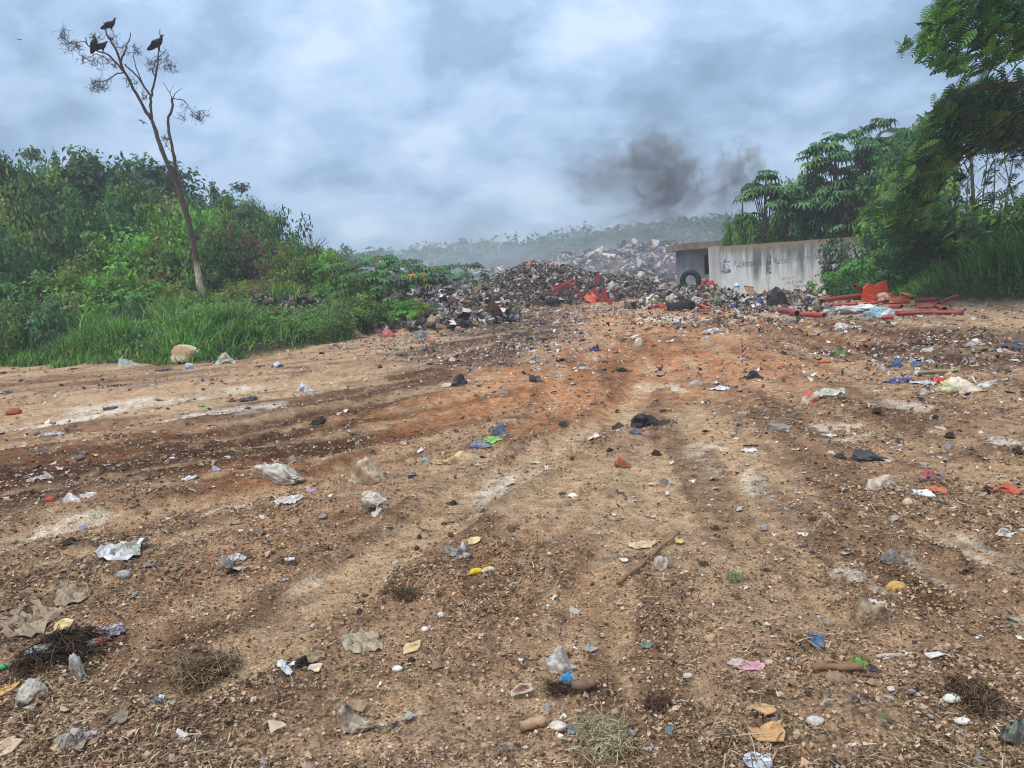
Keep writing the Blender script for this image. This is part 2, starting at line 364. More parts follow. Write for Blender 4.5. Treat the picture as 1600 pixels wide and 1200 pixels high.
def relief(x, y, smooth=0.0):
    r = np.hypot(x, y)
    ul, vl, ur, vr, w = track_u(x, y)
    z = 0.10 * (vn(x * 0.33, y * 0.33, 1) - 0.5) + 0.06 * (vn(x * 0.9, y * 0.9, 2) - 0.5) * att(r, 1.1)
    ridge = (1 - w) * fbm(ul * 2.2, vl * 0.35, 5, 2) + w * fbm(ur * 2.2, vr * 0.35, 6, 2)
    z = z + 0.11 * (ridge - 0.5) * att(r, 0.45)
    pr, ed, sk, tw_ = tracks(x, y)
    z = z - sk * .55 + ed * 0.026 * (.3 + vn(x * 4, y * 4, 151))
    rough = (1 - 0.75 * smooth) * (1 - .8 * pr) * (1 + .7 * ed)
    big = np.abs(fbm(x * 3.1, y * 3.1, 8, 2) - 0.5) * 2
    z = z + rough * 0.060 * (0.5 - big) * att(r, 0.32)
    cl = fbm(x * 1.3 + 9, y * 1.3, 12, 3)
    cm = sstep(0.45, 0.65, cl)
    z = z + rough * (0.4 + 0.9 * cm) * 0.058 * (np.maximum(vn(x * 8.0, y * 8.0, 9), 0.45) - 0.5) * att(r, 0.125)
    z = z + rough * (0.45 + 0.9 * cm) * 0.036 * (np.maximum(vn(x * 17.0, y * 17.0, 10), 0.4) - 0.5) * att(r, 0.06)
    z = z + (0.3 + 0.7 * rough) * 0.018 * (vn(x * 37.0, y * 37.0, 11) - 0.5) * att(r, 0.03)
    return z
def H(x, y, smooth=0.0):
    x = np.asarray(x, float); y = np.asarray(y, float)
    d = np.maximum(bank_d(x, y), 0)
    z = 3.7 * (1 - np.exp(-d * 0.27 / 3.7)) + mound_right(x, y)
    return z + heaps(x, y) + relief(x, y, smooth)
def ground_at(px, py):
    d = ray(px, py); t = np.geomspace(1.5, 140, 5000)
    P = d[None] * t[:, None]; P[:, 2] += CAMZ
    k = np.argmax(P[:, 2] < H(P[:, 0], P[:, 1]))
    p = P[k]; return np.array([p[0], p[1], H(p[0], p[1])])

SOIL = dict(base=lin(195, 160, 126), mulch=lin(96, 66, 45), red=lin(166, 108, 68), orange=lin(214, 150, 103), tan=lin(217, 182, 143), chalk=lin(254, 240, 216), ash=lin(76, 66, 58), green=lin(52, 54, 34), rubb=lin(72, 64, 56))
# where each soil lies, as blobs on the ground seen in the photograph: px, py, rx, ry, tilt(deg), kind, weight
BL = [
 (160, 735, 540, 70, -14, 'mulch', 1.15), (470, 690, 340, 46, -13, 'mulch', 1.25), (640, 600, 260, 40, -16, 'mulch', .85), (760, 530, 200, 40, -20, 'mulch', .8),
 (100, 705, 300, 30, -10, 'red', .6), (420, 745, 330, 28, -14, 'red', .7), (700, 660, 240, 26, -14, 'red', .8), (620, 640, 160, 16, -14, 'orange', .55), (850, 670, 110, 26, -12, 'red', .7),
 (900, 610, 240, 62, -6, 'orange', .95), (1060, 560, 240, 45, 0, 'orange', .85), (1050, 505, 170, 26, 0, 'orange', .9), (1260, 585, 170, 26, 0, 'orange', .6), (960, 560, 160, 36, -8, 'red', .7), (1140, 620, 120, 22, 0, 'orange', .5),
 (1420, 530, 300, 34, 2, 'mulch', 1.0), (1250, 520, 160, 22, 2, 'red', .7), (1540, 560, 180, 26, 4, 'mulch', .9), (1300, 650, 320, 24, 4, 'mulch', .5), (1480, 700, 200, 40, 8, 'base', .6), (820, 510, 110, 34, 0, 'ash', .75), (730, 520, 90, 26, -10, 'rubb', .6),
 (1080, 800, 340, 110, 4, 'tan', .6), (760, 790, 230, 50, -28, 'tan', 1.0), (540, 910, 210, 54, -32, 'tan', .7), (1060, 760, 230, 60, -4, 'tan', .75), (1150, 880, 60, 190, 8, 'tan', .5), (1000, 900, 40, 170, 14, 'tan', .45), (1200, 740, 140, 50, 10, 'tan', .8), (1150, 860, 260, 60, 8, 'base', .5),
 (150, 640, 330, 26, -9, 'tan', .85), (420, 610, 260, 16, -9, 'tan', .6), (60, 600, 240, 16, -3, 'mulch', .5), (200, 850, 320, 22, -13, 'tan', .5),
 (60, 665, 190, 9, -9, 'chalk', .85), (250, 628, 210, 7, -8, 'chalk', .6), (330, 645, 150, 6, -8, 'chalk', .5), (75, 842, 150, 9, -17, 'chalk', 1.0), (20, 856, 90, 6, -17, 'chalk', .9), (370, 785, 60, 9, -20, 'chalk', .6), (770, 765, 60, 16, -32, 'chalk', .65), (840, 740, 40, 10, -25, 'chalk', .4), (480, 905, 60, 12, -30, 'chalk', .3),
 (1035, 607, 60, 7, 8, 'chalk', .85), (1060, 500, 80, 6, 3, 'chalk', .8), (1110, 722, 44, 16, 20, 'chalk', .75), (1115, 700, 60, 5, 5, 'chalk', .6), (1190, 760, 26, 26, 60, 'chalk', .55), (1220, 780, 40, 12, 60, 'chalk', .45), (1450, 890, 110, 14, 24, 'chalk', .95), (1335, 898, 44, 12, 10, 'chalk', .8), (1380, 925, 40, 10, 24, 'chalk', .7), (1560, 860, 80, 9, 22, 'chalk', .8), (1500, 860, 100, 7, 22, 'chalk', .5), (1590, 960, 40, 12, 20, 'chalk', .8), (1590, 705, 60, 8, 4, 'chalk', .7), (1290, 665, 80, 6, 4, 'chalk', .55), (1400, 640, 80, 7, 6, 'chalk', .45), (1330, 690, 60, 6, -10, 'chalk', .5), (720, 720, 30, 5, -10, 'chalk', .4), (1250, 810, 70, 10, 50, 'chalk', .35), (1450, 1030, 40, 6, -25, 'chalk', .5),
 (330, 1060, 110, 40, -10, 'mulch', .7), (110, 1010, 140, 40, -18, 'mulch', .8), (40, 1060, 90, 30, -10, 'mulch', .7), (1030, 1110, 60, 40, 0, 'mulch', .7), (880, 1080, 70, 40, 0, 'mulch', .8), (1500, 1080, 130, 60, 30, 'mulch', .7), (1420, 940, 120, 24, 26, 'mulch', .7), (490, 1000, 120, 40, -30, 'mulch', .5), (640, 930, 60, 22, -10, 'mulch', .6), (1350, 965, 90, 40, 0, 'mulch', .5), (900, 860, 180, 26, -8, 'mulch', .35), (760, 900, 60, 20, 0, 'mulch', .4),
 (250, 920, 260, 36, -22, 'red', .35), (700, 1120, 520, 80, -6, 'tan', .35), (1300, 1110, 330, 90, 6, 'tan', .45), (300, 980, 180, 30, -20, 'orange', .12), (870, 990, 200, 50, 0, 'tan', .25), (100, 920, 200, 30, -16, 'mulch', .4)]
def soil_colour(x, y):
    P = np.stack([x, y, np.zeros_like(x)], -1)
    px, py = project(P)
    r = np.hypot(x, y)
    ok = (y > 0.8)
    wx = (fbm(x * 1.1, y * 1.1, 41, 4) - 0.5); wy = (fbm(x * 1.1, y * 1.1, 51, 4) - 0.5)
    ul, vl, ur, vr, w = track_u(x, y)
    grain = ((1 - w) * fbm(ul * 4, vl * 0.4, 61, 4) + w * fbm(ur * 4, vr * 0.4, 62, 4))
    fine = fbm(x * 6, y * 6, 71, 4, 0.6)
    pxx = px + wx * 220; pyy = py + wy * 60 * np.clip((py - 420) / 300, 0.15, 1.4)
    col = np.broadcast_to(SOIL['base'], x.shape + (3,)).copy()
    g = fbm(x * 0.5, y * 0.5, 81, 4)
    def mixin(f, c):
        nonlocal col
        f = np.clip(f, 0, 1)[..., None]; col = col * (1 - f) + c * f
    mixin(sstep(0.5, 0.78, g) * 0.35, SOIL['red']); mixin(sstep(0.5, 0.2, g) * 0.35, SOIL['tan'])
    pr, ed, sk, tw_ = tracks(x, y)
    smooth = pr * .9
    for bx, by, rx, ry, tl, kind, wt in BL:
        a = math.radians(tl); dx = pxx - bx; dy = pyy - by
        if kind == 'chalk': dx = px + wx * 60 - bx; dy = py + wy * 24 * np.clip((py - 420) / 300, 0.15, 1.4) - by
        q = np.sqrt(((dx * math.cos(a) + dy * math.sin(a)) / rx) ** 2 + ((-dx * math.sin(a) + dy * math.cos(a)) / ry) ** 2)
        f = sstep(1.15, 0.35, q)
        if kind == 'chalk':
            f = sstep(.25, .6, f) * sstep(0.40, 0.56, 0.55 * grain + 0.45 * fine + 0.22 * f - 0.05); smooth = np.maximum(smooth, f)
        else:
            f = f * sstep(0.22, 0.62, 0.55 * grain + 0.45 * fine + 0.10)
            if kind == 'tan': smooth = np.maximum(smooth, f)
        mixin(np.where(ok, f * (wt if kind != 'chalk' else min(1, wt * 1.35)), 0), SOIL[kind])
    mixin(np.where(ok, sstep(.56, .70, grain) * .55, 0), SOIL['tan']); mixin(np.where(ok, sstep(.44, .30, grain) * .5, 0), SOIL['mulch'])
    mixin(np.where(ok, tw_ * (.18 + .75 * sstep(.38, .6, .5 * grain + .5 * fine)), 0), SOIL['tan']); mixin(np.where(ok, ed * .3, 0), SOIL['mulch'])
    # loose dark organic bits and pale bits everywhere
    mixin(sstep(0.58, 0.72, fbm(x * 2.3, y * 2.3, 85, 5, 0.62)) * 0.5 * (1 - smooth), SOIL['mulch'])
    mixin(sstep(0.60, 0.75, fbm(x * 4.2, y * 4.2, 88, 5, 0.65)) * 0.4, SOIL['tan'])
    bd = bank_d(x, y)
    mixin(sstep(-0.6, 0.6, bd) * 0.95, SOIL['green'])
    mixin(sstep(0.01, 0.12, mound_right(x, y)) * 0.9, SOIL['green'])
    mixin(sstep(0.08, 0.5, heaps(x, y)) * 0.9, SOIL['rubb'])
    far = sstep(60, 110, r) * (heaps(x, y) < 0.1); mixin(far * 0.9, SOIL['green'])
    col *= (0.70 + 0.5 * fbm(x * 5, y * 5, 95, 4, 0.7) * (1 - .0 * smooth))[..., None]
    return col, smooth

def build_ground():
    off = np.arange(1250, 31, -3.5)
    r1 = 1888 / off; r1 = r1[r1 < 18]; rr = np.concatenate([[0.3, 0.8, 1.2], r1, np.arange(18.3, 40, .32), np.arange(40, 62, .5), np.arange(62, 100, 1.2), np.geomspace(101, 300, 16)])
    aa = np.concatenate([np.radians(np.linspace(-46, 46, 550)), np.radians(np.linspace(52, 308, 46))])
    X = rr[:, None] * np.sin(aa)[None]; Y = rr[:, None] * np.cos(aa)[None]
    col, smooth = soil_colour(X, Y)
    Z = H(X, Y, smooth)
    nr, na = X.shape
    V = np.stack([X, Y, Z], -1).reshape(-1, 3)
    i, j = np.meshgrid(np.arange(nr - 1), np.arange(na), indexing='ij'); k = (j + 1) % na
    q = np.stack([i * na + j, i * na + k, (i + 1) * na + k, (i + 1) * na + j], -1).reshape(-1, 4)
    me = mesh_tri('ground', V, q, col.reshape(-1, 3), True)
    V2 = V[:na]
    g = ob('ground', me, M_ground, kind='structure')
    cap = np.vstack([V2, [[0, 0, 0]]]); f = np.array([(na, (j + 1) % na, j) for j in range(na)])
    ccol = np.broadcast_to(SOIL['base'], (na + 1, 3))
    # centre fan joined to the same sheet
    V3, F3, C3 = cat_mesh([(V, np.vstack([q[:, [0, 1, 2]], q[:, [0, 2, 3]]]), col.reshape(-1, 3)), (cap, f, ccol)])
    g.data = mesh_tri('ground', V3, F3[:, ::-1], C3, True); g.data.materials.append(M_ground)
    return g
build_ground()

# ------------------------------------------------------------------ loose ground stuff (pebbles, clods, straw, scraps)
def px_points(n, ymin, ymax, power=1.0, xr=(-260, 1900), dens=None):
    out = []
    while sum(len(o) for o in out) < n:
        px = rng.uniform(*xr, n); py = ymin + (ymax - ymin) * rng.uniform(0, 1, n) ** power
        d = fwd[None] + rgt[None] * ((px - 800) / F)[:, None] + upv[None] * ((600 - py) / F)[:, None]
        t = -CAMZ / np.minimum(d[:, 2], -1e-4); x = d[:, 0] * t; y = d[:, 1] * t
        k = (d[:, 2] < -0.002) & (y < 60) & (bank_d(x, y) < -0.1) & (mound_right(x, y) < 0.05)
        if dens is not None: k &= rng.uniform(0, 1, n) < dens(x, y, px, py)
        out.append(np.stack([x[k], y[k]], -1))
    return np.concatenate(out)[:n]
def on_ground(P, lift=0.0):
    return np.column_stack([P, H(P[:, 0], P[:, 1]) + lift])
def pal(cols, n, jit=0.15, p=None):
    c = np.array([lin(*q) for q in cols]); k = rng.choice(len(c), n, p=p)
    return c[k] * rng.uniform(1 - jit, 1 + jit, (n, 1)) * rng.uniform(0.95, 1.05, (n, 3))
def loose():
    tv, tf = OCT
    # pebbles
    n = 15000
    P = px_points(n, 560, 1290, 0.75, dens=lambda x, y, px, py: (1 - .75 * soil_colour(x, y)[1]) * (0.15 + sstep(0.4, 0.62, fbm(x * 1.2, y * 1.2, 301, 3))))
    s = np.exp(rng.normal(math.log(0.0046), 0.42, n)) * (1 + 0.13 * np.hypot(P[:, 0], P[:, 1])); s = np.clip(s, 0.0025, 0.03)
    sc = s[:, None] * rng.uniform(0.6, 1.3, (n, 3)) * np.array([1, 1, 0.7])
    pos = on_ground(P, 0.0) + np.array([0, 0, 1]) * (sc[:, 2:] * 0.25)
    V, f, c = scatter(tv, tf, pos, rotm(rng.uniform(-.4, .4, n), rng.uniform(-.4, .4, n), rng.uniform(0, 6.3, n)), sc,
                      pal([(172, 146, 120), (188, 164, 140), (208, 194, 176), (144, 118, 94), (156, 128, 102), (116, 98, 82), (226, 218, 206)], n, p=[.30, .2, .06, .18, .17, .08, .01]), 0.22)
    ob('pebbles', mesh_tri('pebbles', V, f, c, False), M_peb, kind='stuff', label='small limestone pebbles strewn over the brown soil')
    # clods
    n = 14000
    P = px_points(n, 500, 1290, 0.8, dens=lambda x, y, px, py: (1 - .9 * soil_colour(x, y)[1]) * (0.05 + sstep(0.48, 0.66, fbm(x * 1.3 + 9, y * 1.3, 12, 3))))
    s = np.clip(np.exp(rng.normal(math.log(0.0050), 0.45, n)) * (1 + 0.13 * np.hypot(P[:, 0], P[:, 1])), 0.003, 0.045)
    sc = s[:, None] * rng.uniform(0.6, 1.4, (n, 3)) * np.array([1, 1, 0.75])
    pos = on_ground(P, 0.0) + np.array([0, 0, 1]) * (sc[:, 2:] * 0.2)
    V, f, c = scatter(tv, tf, pos, rotm(rng.uniform(-1, 1, n), rng.uniform(-1, 1, n), rng.uniform(0, 6.3, n)), sc,
                      pal([(164, 133, 103), (136, 108, 82), (180, 148, 117), (104, 84, 66), (194, 162, 129)], n), 0.35)
    ob('soil_clods', mesh_tri('soil_clods', V, f, c, False), M_peb, kind='stuff', label='dark crumbly soil clods scattered over the dump floor')
    # straw, fibres, roots
    n = 11000
    P = px_points(n, 560, 1290, 0.72, dens=lambda x, y, px, py: (1 - .9 * soil_colour(x, y)[1]) * (0.10 + sstep(0.46, 0.64, fbm(x * 1.3 + 9, y * 1.3, 12, 3))))
    tv2 = np.array([(-1, -1, 0), (-1, 1, 0), (-.3, -1, .5), (-.3, 1, .5), (.4, -1, .55), (.4, 1, .55), (1, 0, .0)], float)
    tf2 = np.array([(0, 2, 3), (0, 3, 1), (2, 4, 5), (2, 5, 3), (4, 6, 5)])
    ln = np.exp(rng.normal(math.log(0.024), 0.5, n)) * (1 + 0.06 * np.hypot(P[:, 0], P[:, 1]))
    sc = np.stack([ln, rng.uniform(.0008, .0018, n) * (1 + 0.12 * np.hypot(P[:, 0], P[:, 1])), ln * rng.uniform(-.1, .6, n)], -1)
    V, f, c = scatter(tv2, tf2, on_ground(P, 0.006), rotm(rng.normal(0, .3, n), rng.normal(0, .25, n), rng.uniform(0, 6.3, n)), sc,
                      pal([(184, 164, 130), (150, 126, 96), (112, 90, 68), (84, 68, 52), (200, 186, 156), (136, 128, 90)], n, p=[.12, .22, .3, .24, .06, .06]))
    ob('dry_straw', mesh_tri('dry_straw', V, f, c, False), M_straw, kind='stuff', label='dry straw and root fibres trodden into the soil')
    # flat dark chips of mulch and crumbs
    n = 280000
    P = px_points(n, 480, 1290, .8)
    cc, sm_ = soil_colour(P[:, 0], P[:, 1]); lum = cc.mean(1); k = rng.uniform(0, 1, n) < np.clip(np.clip((.20 - lum) * 9 + .05, .03, 1) * .7 + .75 * sstep(.46, .64, fbm(P[:, 0] * 1.3 + 9, P[:, 1] * 1.3, 12, 3)) * (1 - sm_) * sstep(14, 7, np.hypot(P[:, 0], P[:, 1])) + .30 * sstep(9, 5, np.hypot(P[:, 0], P[:, 1])) * (1 - .5 * sm_), 0, 1); P = P[k]; n = len(P); lum = lum[k]
    Nn = np.stack([rng.normal(0, .5, n), rng.normal(0, .5, n), np.ones(n)], -1); Nn /= np.linalg.norm(Nn, axis=1)[:, None]
    tt = rng.normal(0, 1, (n, 3)); tt -= (tt * Nn).sum(1)[:, None] * Nn; tt /= np.linalg.norm(tt, axis=1)[:, None]; bb = np.cross(Nn, tt)
    s = (np.exp(rng.normal(math.log(.0042), .5, n)) * (1 + .16 * np.hypot(P[:, 0], P[:, 1])))[:, None].clip(.0025, (.0065 + .0016 * np.hypot(P[:, 0], P[:, 1]))[:, None]); o_ = on_ground(P, 0.0) + Nn * s * .35; ap = rng.uniform(.3, .95, (n, 1))
    V = np.stack([o_ - tt * s, o_ + bb * s * ap + Nn * s * .2, o_ + tt * s, o_ - bb * s * ap + Nn * s * .2], 1).reshape(-1, 3); kk = np.arange(n)[:, None] * 4
    c = np.repeat(pal([(92, 72, 56), (126, 102, 80), (68, 55, 46), (158, 129, 102), (183, 153, 123), (206, 179, 149), (137, 115, 94)], n, .2, [.15, .18, .09, .2, .17, .11, .1]), 4, axis=0)
    ob('mulch_chips', mesh_tri('mulch_chips', V, np.concatenate([kk + [0, 1, 2], kk + [0, 2, 3]], 1).reshape(-1, 3), c), M_peb, kind='stuff', label='dark chips and crumbs of rotten mulch on the soil')
    # small scraps of plastic and paper pressed into the soil
    def dens(x, y, px, py):
        a = 0.10 + 0.5 * sstep(0.45, 0.68, fbm(x * 0.8, y * 0.8, 401, 3))
        return a * (.35 + .65 * sstep(4, 9, np.hypot(x, y))) + 0.9 * np.exp(-((px - 830) / 130) ** 2 - ((py - 540) / 60) ** 2) + 0.8 * np.exp(-((py - 520) / 40) ** 2) + 0.3 * np.exp(-((py - 640) / 120) ** 2)
    n = 8500
    P = px_points(n, 478, 1290, 1.7, dens=dens)
    r = np.hypot(P[:, 0], P[:, 1])
    g3 = np.array([(i - 1.0, j - 1.0, 0) for j in range(3) for i in range(3)], float)
    f3 = []
    for j in range(2):
        for i in range(2):
            a = j * 3 + i; f3 += [(a, a + 1, a + 4), (a, a + 4, a + 3)]
    f3 = np.array(f3)
    s = np.clip(np.exp(rng.normal(math.log(0.010), 0.5, n)) * (0.55 + 0.10 * r), 0.003, 0.10)
    k = 9
    loc = g3[None] * (s[:, None, None] * np.stack([rng.uniform(.5, 1.5, n), rng.uniform(.4, 1.0, n), np.ones(n)], -1)[:, None, :])
    loc = loc + rng.normal(0, 1, (n, k, 3)) * (s[:, None, None] * np.array([.28, .28, .34]))
    V = np.einsum('nij,nkj->nki', rotm(rng.normal(0, .25, n), rng.normal(0, .25, n), rng.uniform(0, 6.3, n)), loc) + (on_ground(P, 0.0) + np.array([0, 0, 1]) * (s[:, None] * .3))[:, None]
    Fc = (f3[None] + (np.arange(n) * k)[:, None, None]).reshape(-1, 3)
    c = np.repeat(pal([(222, 216, 206), (190, 182, 170), (160, 152, 142), (112, 104, 98), (60, 56, 54), (196, 172, 144), (150, 122, 96), (104, 120, 140), (170, 130, 112), (120, 130, 100), (90, 100, 124), (170, 84, 66), (190, 150, 160)], n,
                  p=[.11, .15, .16, .15, .14, .11, .10, .02, .02, .01, .015, .005, .01]), k, axis=0)
    ob('litter_scraps', mesh_tri('litter_scraps', V.reshape(-1, 3), Fc, c, False), M_piece, kind='stuff', label='tiny scraps of plastic and paper trodden into the dump floor')
loose()

# ------------------------------------------------------------------ rubbish heaps
g3 = np.array([(i - 1.0, j - 1.0, 0) for j in range(3) for i in range(3)], float)
f3 = []
for j in range(2):
    for i in range(2):
        a = j * 3 + i; f3 += [(a, a + 1, a + 4), (a, a + 4, a + 3)]
f3 = np.array(f3)
def crumples(P, s, cols, lift=0.35, tilt=0.7):
    n = len(P); k = 9
    loc = g3[None] * (s[:, None, None] * np.stack([rng.uniform(.5, 1.9, n), rng.uniform(.25, .85, n), np.ones(n)], -1)[:, None, :])
    loc = loc + rng.normal(0, 1, (n, k, 3)) * (s[:, None, None] * np.array([.3, .3, .38]))
    V = np.einsum('nij,nkj->nki', rotm(rng.normal(0, tilt * .7, n), rng.normal(0, tilt * .7, n), rng.uniform(0, 6.3, n)), loc) + (P + np.array([0, 0, 1]) * (s[:, None] * lift))[:, None]
    return V.reshape(-1, 3), (f3[None] + (np.arange(n) * k)[:, None, None]).reshape(-1, 3), np.repeat(cols, k, axis=0)
def lumps(P, s, cols):
    tv, tf = OCT; n = len(P)
    sc = s[:, None] * rng.uniform(.5, 1.3, (n, 3))
    return scatter(tv, tf, P + np.array([0, 0, 1]) * (s[:, None] * .3), rotm(rng.uniform(0, 6, n), rng.uniform(0, 6, n), rng.uniform(0, 6, n)), sc, cols, 0.3)
PALMIX = [(214, 208, 198), (176, 168, 156), (134, 126, 118), (92, 84, 78), (48, 46, 46), (176, 150, 122), (118, 92, 72), (84, 66, 52), (104, 112, 128), (70, 84, 112), (170, 112, 92), (100, 118, 100), (186, 172, 134), (180, 146, 142)]
def heap_stuff(name, label, fn, cen, rad, n1, n2, s1, s2, p, thr=0.12, ybias=None):
    def pts(n):
        o = []
        while sum(map(len, o)) < n:
            a = rng.uniform(-1, 1, (n * 3, 2)) * rad + cen
            if ybias is not None: a = a[rng.uniform(0, 1, len(a)) < np.clip(1.0 - (a[:, 1] - cen[1]) / rad[1] * 0.75, 0.08, 1)]
            a = a[fn(a[:, 0], a[:, 1]) > thr * rng.uniform(0.0, 1.3, len(a))]; o.append(a)
        a = np.concatenate(o)[:n]; return on_ground(a)
    A = pts(n1); B = pts(n2)
    sa = np.exp(rng.normal(math.log(s1) - .1, .62, n1)).clip(0, s1 * 3.0); sb = np.exp(rng.normal(math.log(s2) - .1, .6, n2)).clip(0, s2 * 3.0)
    Cb = pts(n1 // 45); sc_ = s1 * rng.uniform(2.2, 5.0, len(Cb)); Db = pts(n1 // 90); sd_ = s2 * rng.uniform(3, 5.5, len(Db))
    V, f, c = cat_mesh([crumples(A, sa, pal(PALMIX, n1, .2, p)), lumps(B, sb, pal(PALMIX, n2, .2, p)), crumples(Cb, sc_, pal(PALMIX[:8], len(Cb), .2), .15, .45), lumps(Db, sd_, pal(PALMIX[2:8], len(Db), .2))])
    ob(name, mesh_tri(name, V, f, c, False), M_piece, kind='stuff', label=label)
pm = np.array([.16, .13, .11, .1, .14, .1, .09, .06, .025, .02, .015, .015, .02, .015]); pm /= pm.sum()
pd = np.array([.05, .09, .20, .22, .10, .07, .12, .12, .02, .015, .015, .01, .01, .01]); pd /= pd.sum()
pb = np.array([.30, .20, .10, .06, .06, .06, .03, .02, .06, .04, .04, .02, .02, .02]); pb /= pb.sum()
heap_stuff('rubbish_heap', 'loose rubbish heap of torn bags beside the papaya plants', heap_left, np.array([-2.6, 31.5]), np.array([3.6, 5.2]), 9000, 4000, .058, .046, pm, ybias=1)
heap_stuff('rubbish_heap', 'dark burnt rubbish heap scattered with red plastic', heap_mid, np.array([3.4, 47]), np.array([8.2, 6.5]), 17000, 10000, .046, .042, pd, ybias=1)
heap_stuff('rubbish_heap', 'high pale rubbish heap in the smoke before the far woods', heap_back, np.array([7, 77]), np.array([26, 16]), 15000, 6000, .13, .10, pb, ybias=1)
heap_stuff('rubbish_heap', 'low mixed rubbish heap along the foot of the painted wall', heap_wall, np.array([10.2, 32.4]), np.array([5.6, 2.8]), 6000, 3000, .045, .04, pm, .06, ybias=1)
def strewn(name, label, poly, n, s, p, both=True):
    """rubbish lying in a patch of ground, the patch given by photograph pixels"""
    q = []
    cxs = rng.normal(0, .5, (n, 2)).clip(-1, 1)
    for a, b in cxs:
        px = poly[0] + poly[2] * a; py = poly[1] + poly[3] * b
        q.append((px, py))
    q = np.array(q)
    d = fwd[None] + rgt[None] * ((q[:, 0] - 800) / F)[:, None] + upv[None] * ((600 - q[:, 1]) / F)[:, None]
    t = -CAMZ / np.minimum(d[:, 2], -0.01); P = np.stack([d[:, 0] * t, d[:, 1] * t], -1)
    P = on_ground(P[P[:, 1] < 58]); m_ = len(P)
    h = m_ // 3
    V, f, c = cat_mesh([crumples(P[h:], np.exp(rng.normal(math.log(s), .45, m_ - h)).clip(0, s * 2.2), pal(PALMIX, m_ - h, .2, p)), lumps(P[:h], np.exp(rng.normal(math.log(s * .7), .4, h)), pal(PALMIX, h, .2, p))])
    ob(name, mesh_tri(name, V, f, c, False), M_piece, kind='stuff', label=label)
strewn('strewn_rubbish', 'pale rubbish strewn over dark soil before the burnt heap', (840, 530, 150, 60), 1500, .024, pb)
strewn('strewn_rubbish', 'rubbish fringe along the edge of the grassy bank', (640, 535, 190, 26), 1000, .03, pm)
strewn('strewn_rubbish', 'mixed rubbish strewn at the foot of the burnt heap', (900, 487, 190, 22), 2200, .038, pm)
strewn('strewn_rubbish', 'mixed rubbish strewn on dark soil by the red pipes', (1420, 540, 260, 60), 1700, .022, pm)
strewn('strewn_rubbish', 'dark mixed rubbish lying along the foot of the lettered wall', (1205, 477, 120, 14), 1900, .05, pd * .5 + pm * .5)
strewn('strewn_rubbish', 'rubbish strewn over the ground below the painted wall', (1160, 500, 170, 22), 1100, .036, pm)
# ------------------------------------------------------------------ wall and house
def solid(parts, name, mat, parent=None, **k):
    V, f, c = cat_mesh(parts); return ob(name, mesh_tri(name, V, f, c, False), mat, parent, **k)
WY = 36.0
wl = pw(1119, 468, WY); wt = pw(1117, 386, WY)
WX0 = float(wl[0]); WTOP = float(wt[2]); WX1 = float(pw(1425, 400, WY)[0])
M_wall = mat_wall('stained_render', lin(236, 238, 234), lin(180, 152, 120), 1.0, 0.24, WTOP)
M_pill = mat_wall('pale_render', lin(214, 212, 206), lin(190, 176, 152), 0.5, 0.12, WTOP + .03)
M_house = mat_wall('house_render', lin(150, 156, 166), lin(170, 165, 156), 0.25, 0.1, 2.6)
M_conc = mat_wall('roof_concrete', lin(168, 156, 138), lin(150, 138, 120), 0.6, 0.1, 3.2)
wall = ob('painted_wall', None, loc=(0, WY, 0), label='long stained white concrete wall with faded blue lettering', cat='wall')
def nwall():
    nx, nz = 60, 10
    xs = np.linspace(WX0 + .24, WX1, nx); tops = WTOP + 0.018 * (fbm(xs * 2.2, xs * 0, 5, 3) - .5) * 2
    V = []; 
    for y in (0.0, 0.2):
        for i in range(nx):
            V += [(xs[i], y, -0.4), (xs[i], y, tops[i])]
    V = np.array(V); o = nx * 2; f = []
    for i in range(nx - 1):
        a = 2 * i
        f += [(a, a + 2, a + 3), (a, a + 3, a + 1), (o + a, o + a + 3, o + a + 2), (o + a, o + a + 1, o + a + 3), (a + 1, a + 3, o + a + 3), (a + 1, o + a + 3, o + a + 1)]
    a = 2 * nx - 2; f += [(a, o + a, o + a + 1), (a, o + a + 1, a + 1), (0, o + 1, o), (0, 1, o + 1)]
    return V, np.array(f)
solid([nwall()], 'wall_face', M_wall, wall)
solid([box(WX0 - .03, -0.03, -.4, WX0 + .24, 0.95, WTOP + .03)], 'end_pillar', M_pill, wall)
def text(body, size, name, mat, parent, x, z, y=-0.004, shear=0.0, rot=0.0, sx=1.0):
    cu = bpy.data.curves.new(name, 'FONT'); cu.body = body; cu.size = size; cu.shear = shear; cu.offset = 0.008 * size / .5; cu.resolution_u = 3
    o = bpy.data.objects.new(name, cu); COL.objects.link(o)
    dg = bpy.context.evaluated_depsgraph_get(); me = bpy.data.meshes.new_from_object(o.evaluated_get(dg))
    bpy.data.objects.remove(o); me.name = name; me.materials.clear()
    q = ob(name, me, mat, parent); q.location = (x, y, z); q.rotation_euler = (math.pi / 2, -rot, 0); q.scale = (sx, 1, 1)
    return q
def wxz(px, py):
    p = pw(px, py, WY); return float(p[0]), float(p[2])
M_ltr = mat_paint('faded_blue_lettering', tuple(lin(112, 124, 146)), 0.49)
M_ltr2 = mat_paint('worn_pale_lettering', tuple(lin(146, 160, 178)), 0.52)
M_grn = mat_paint('faded_green_paint', tuple(lin(92, 122, 116)), 0.50)
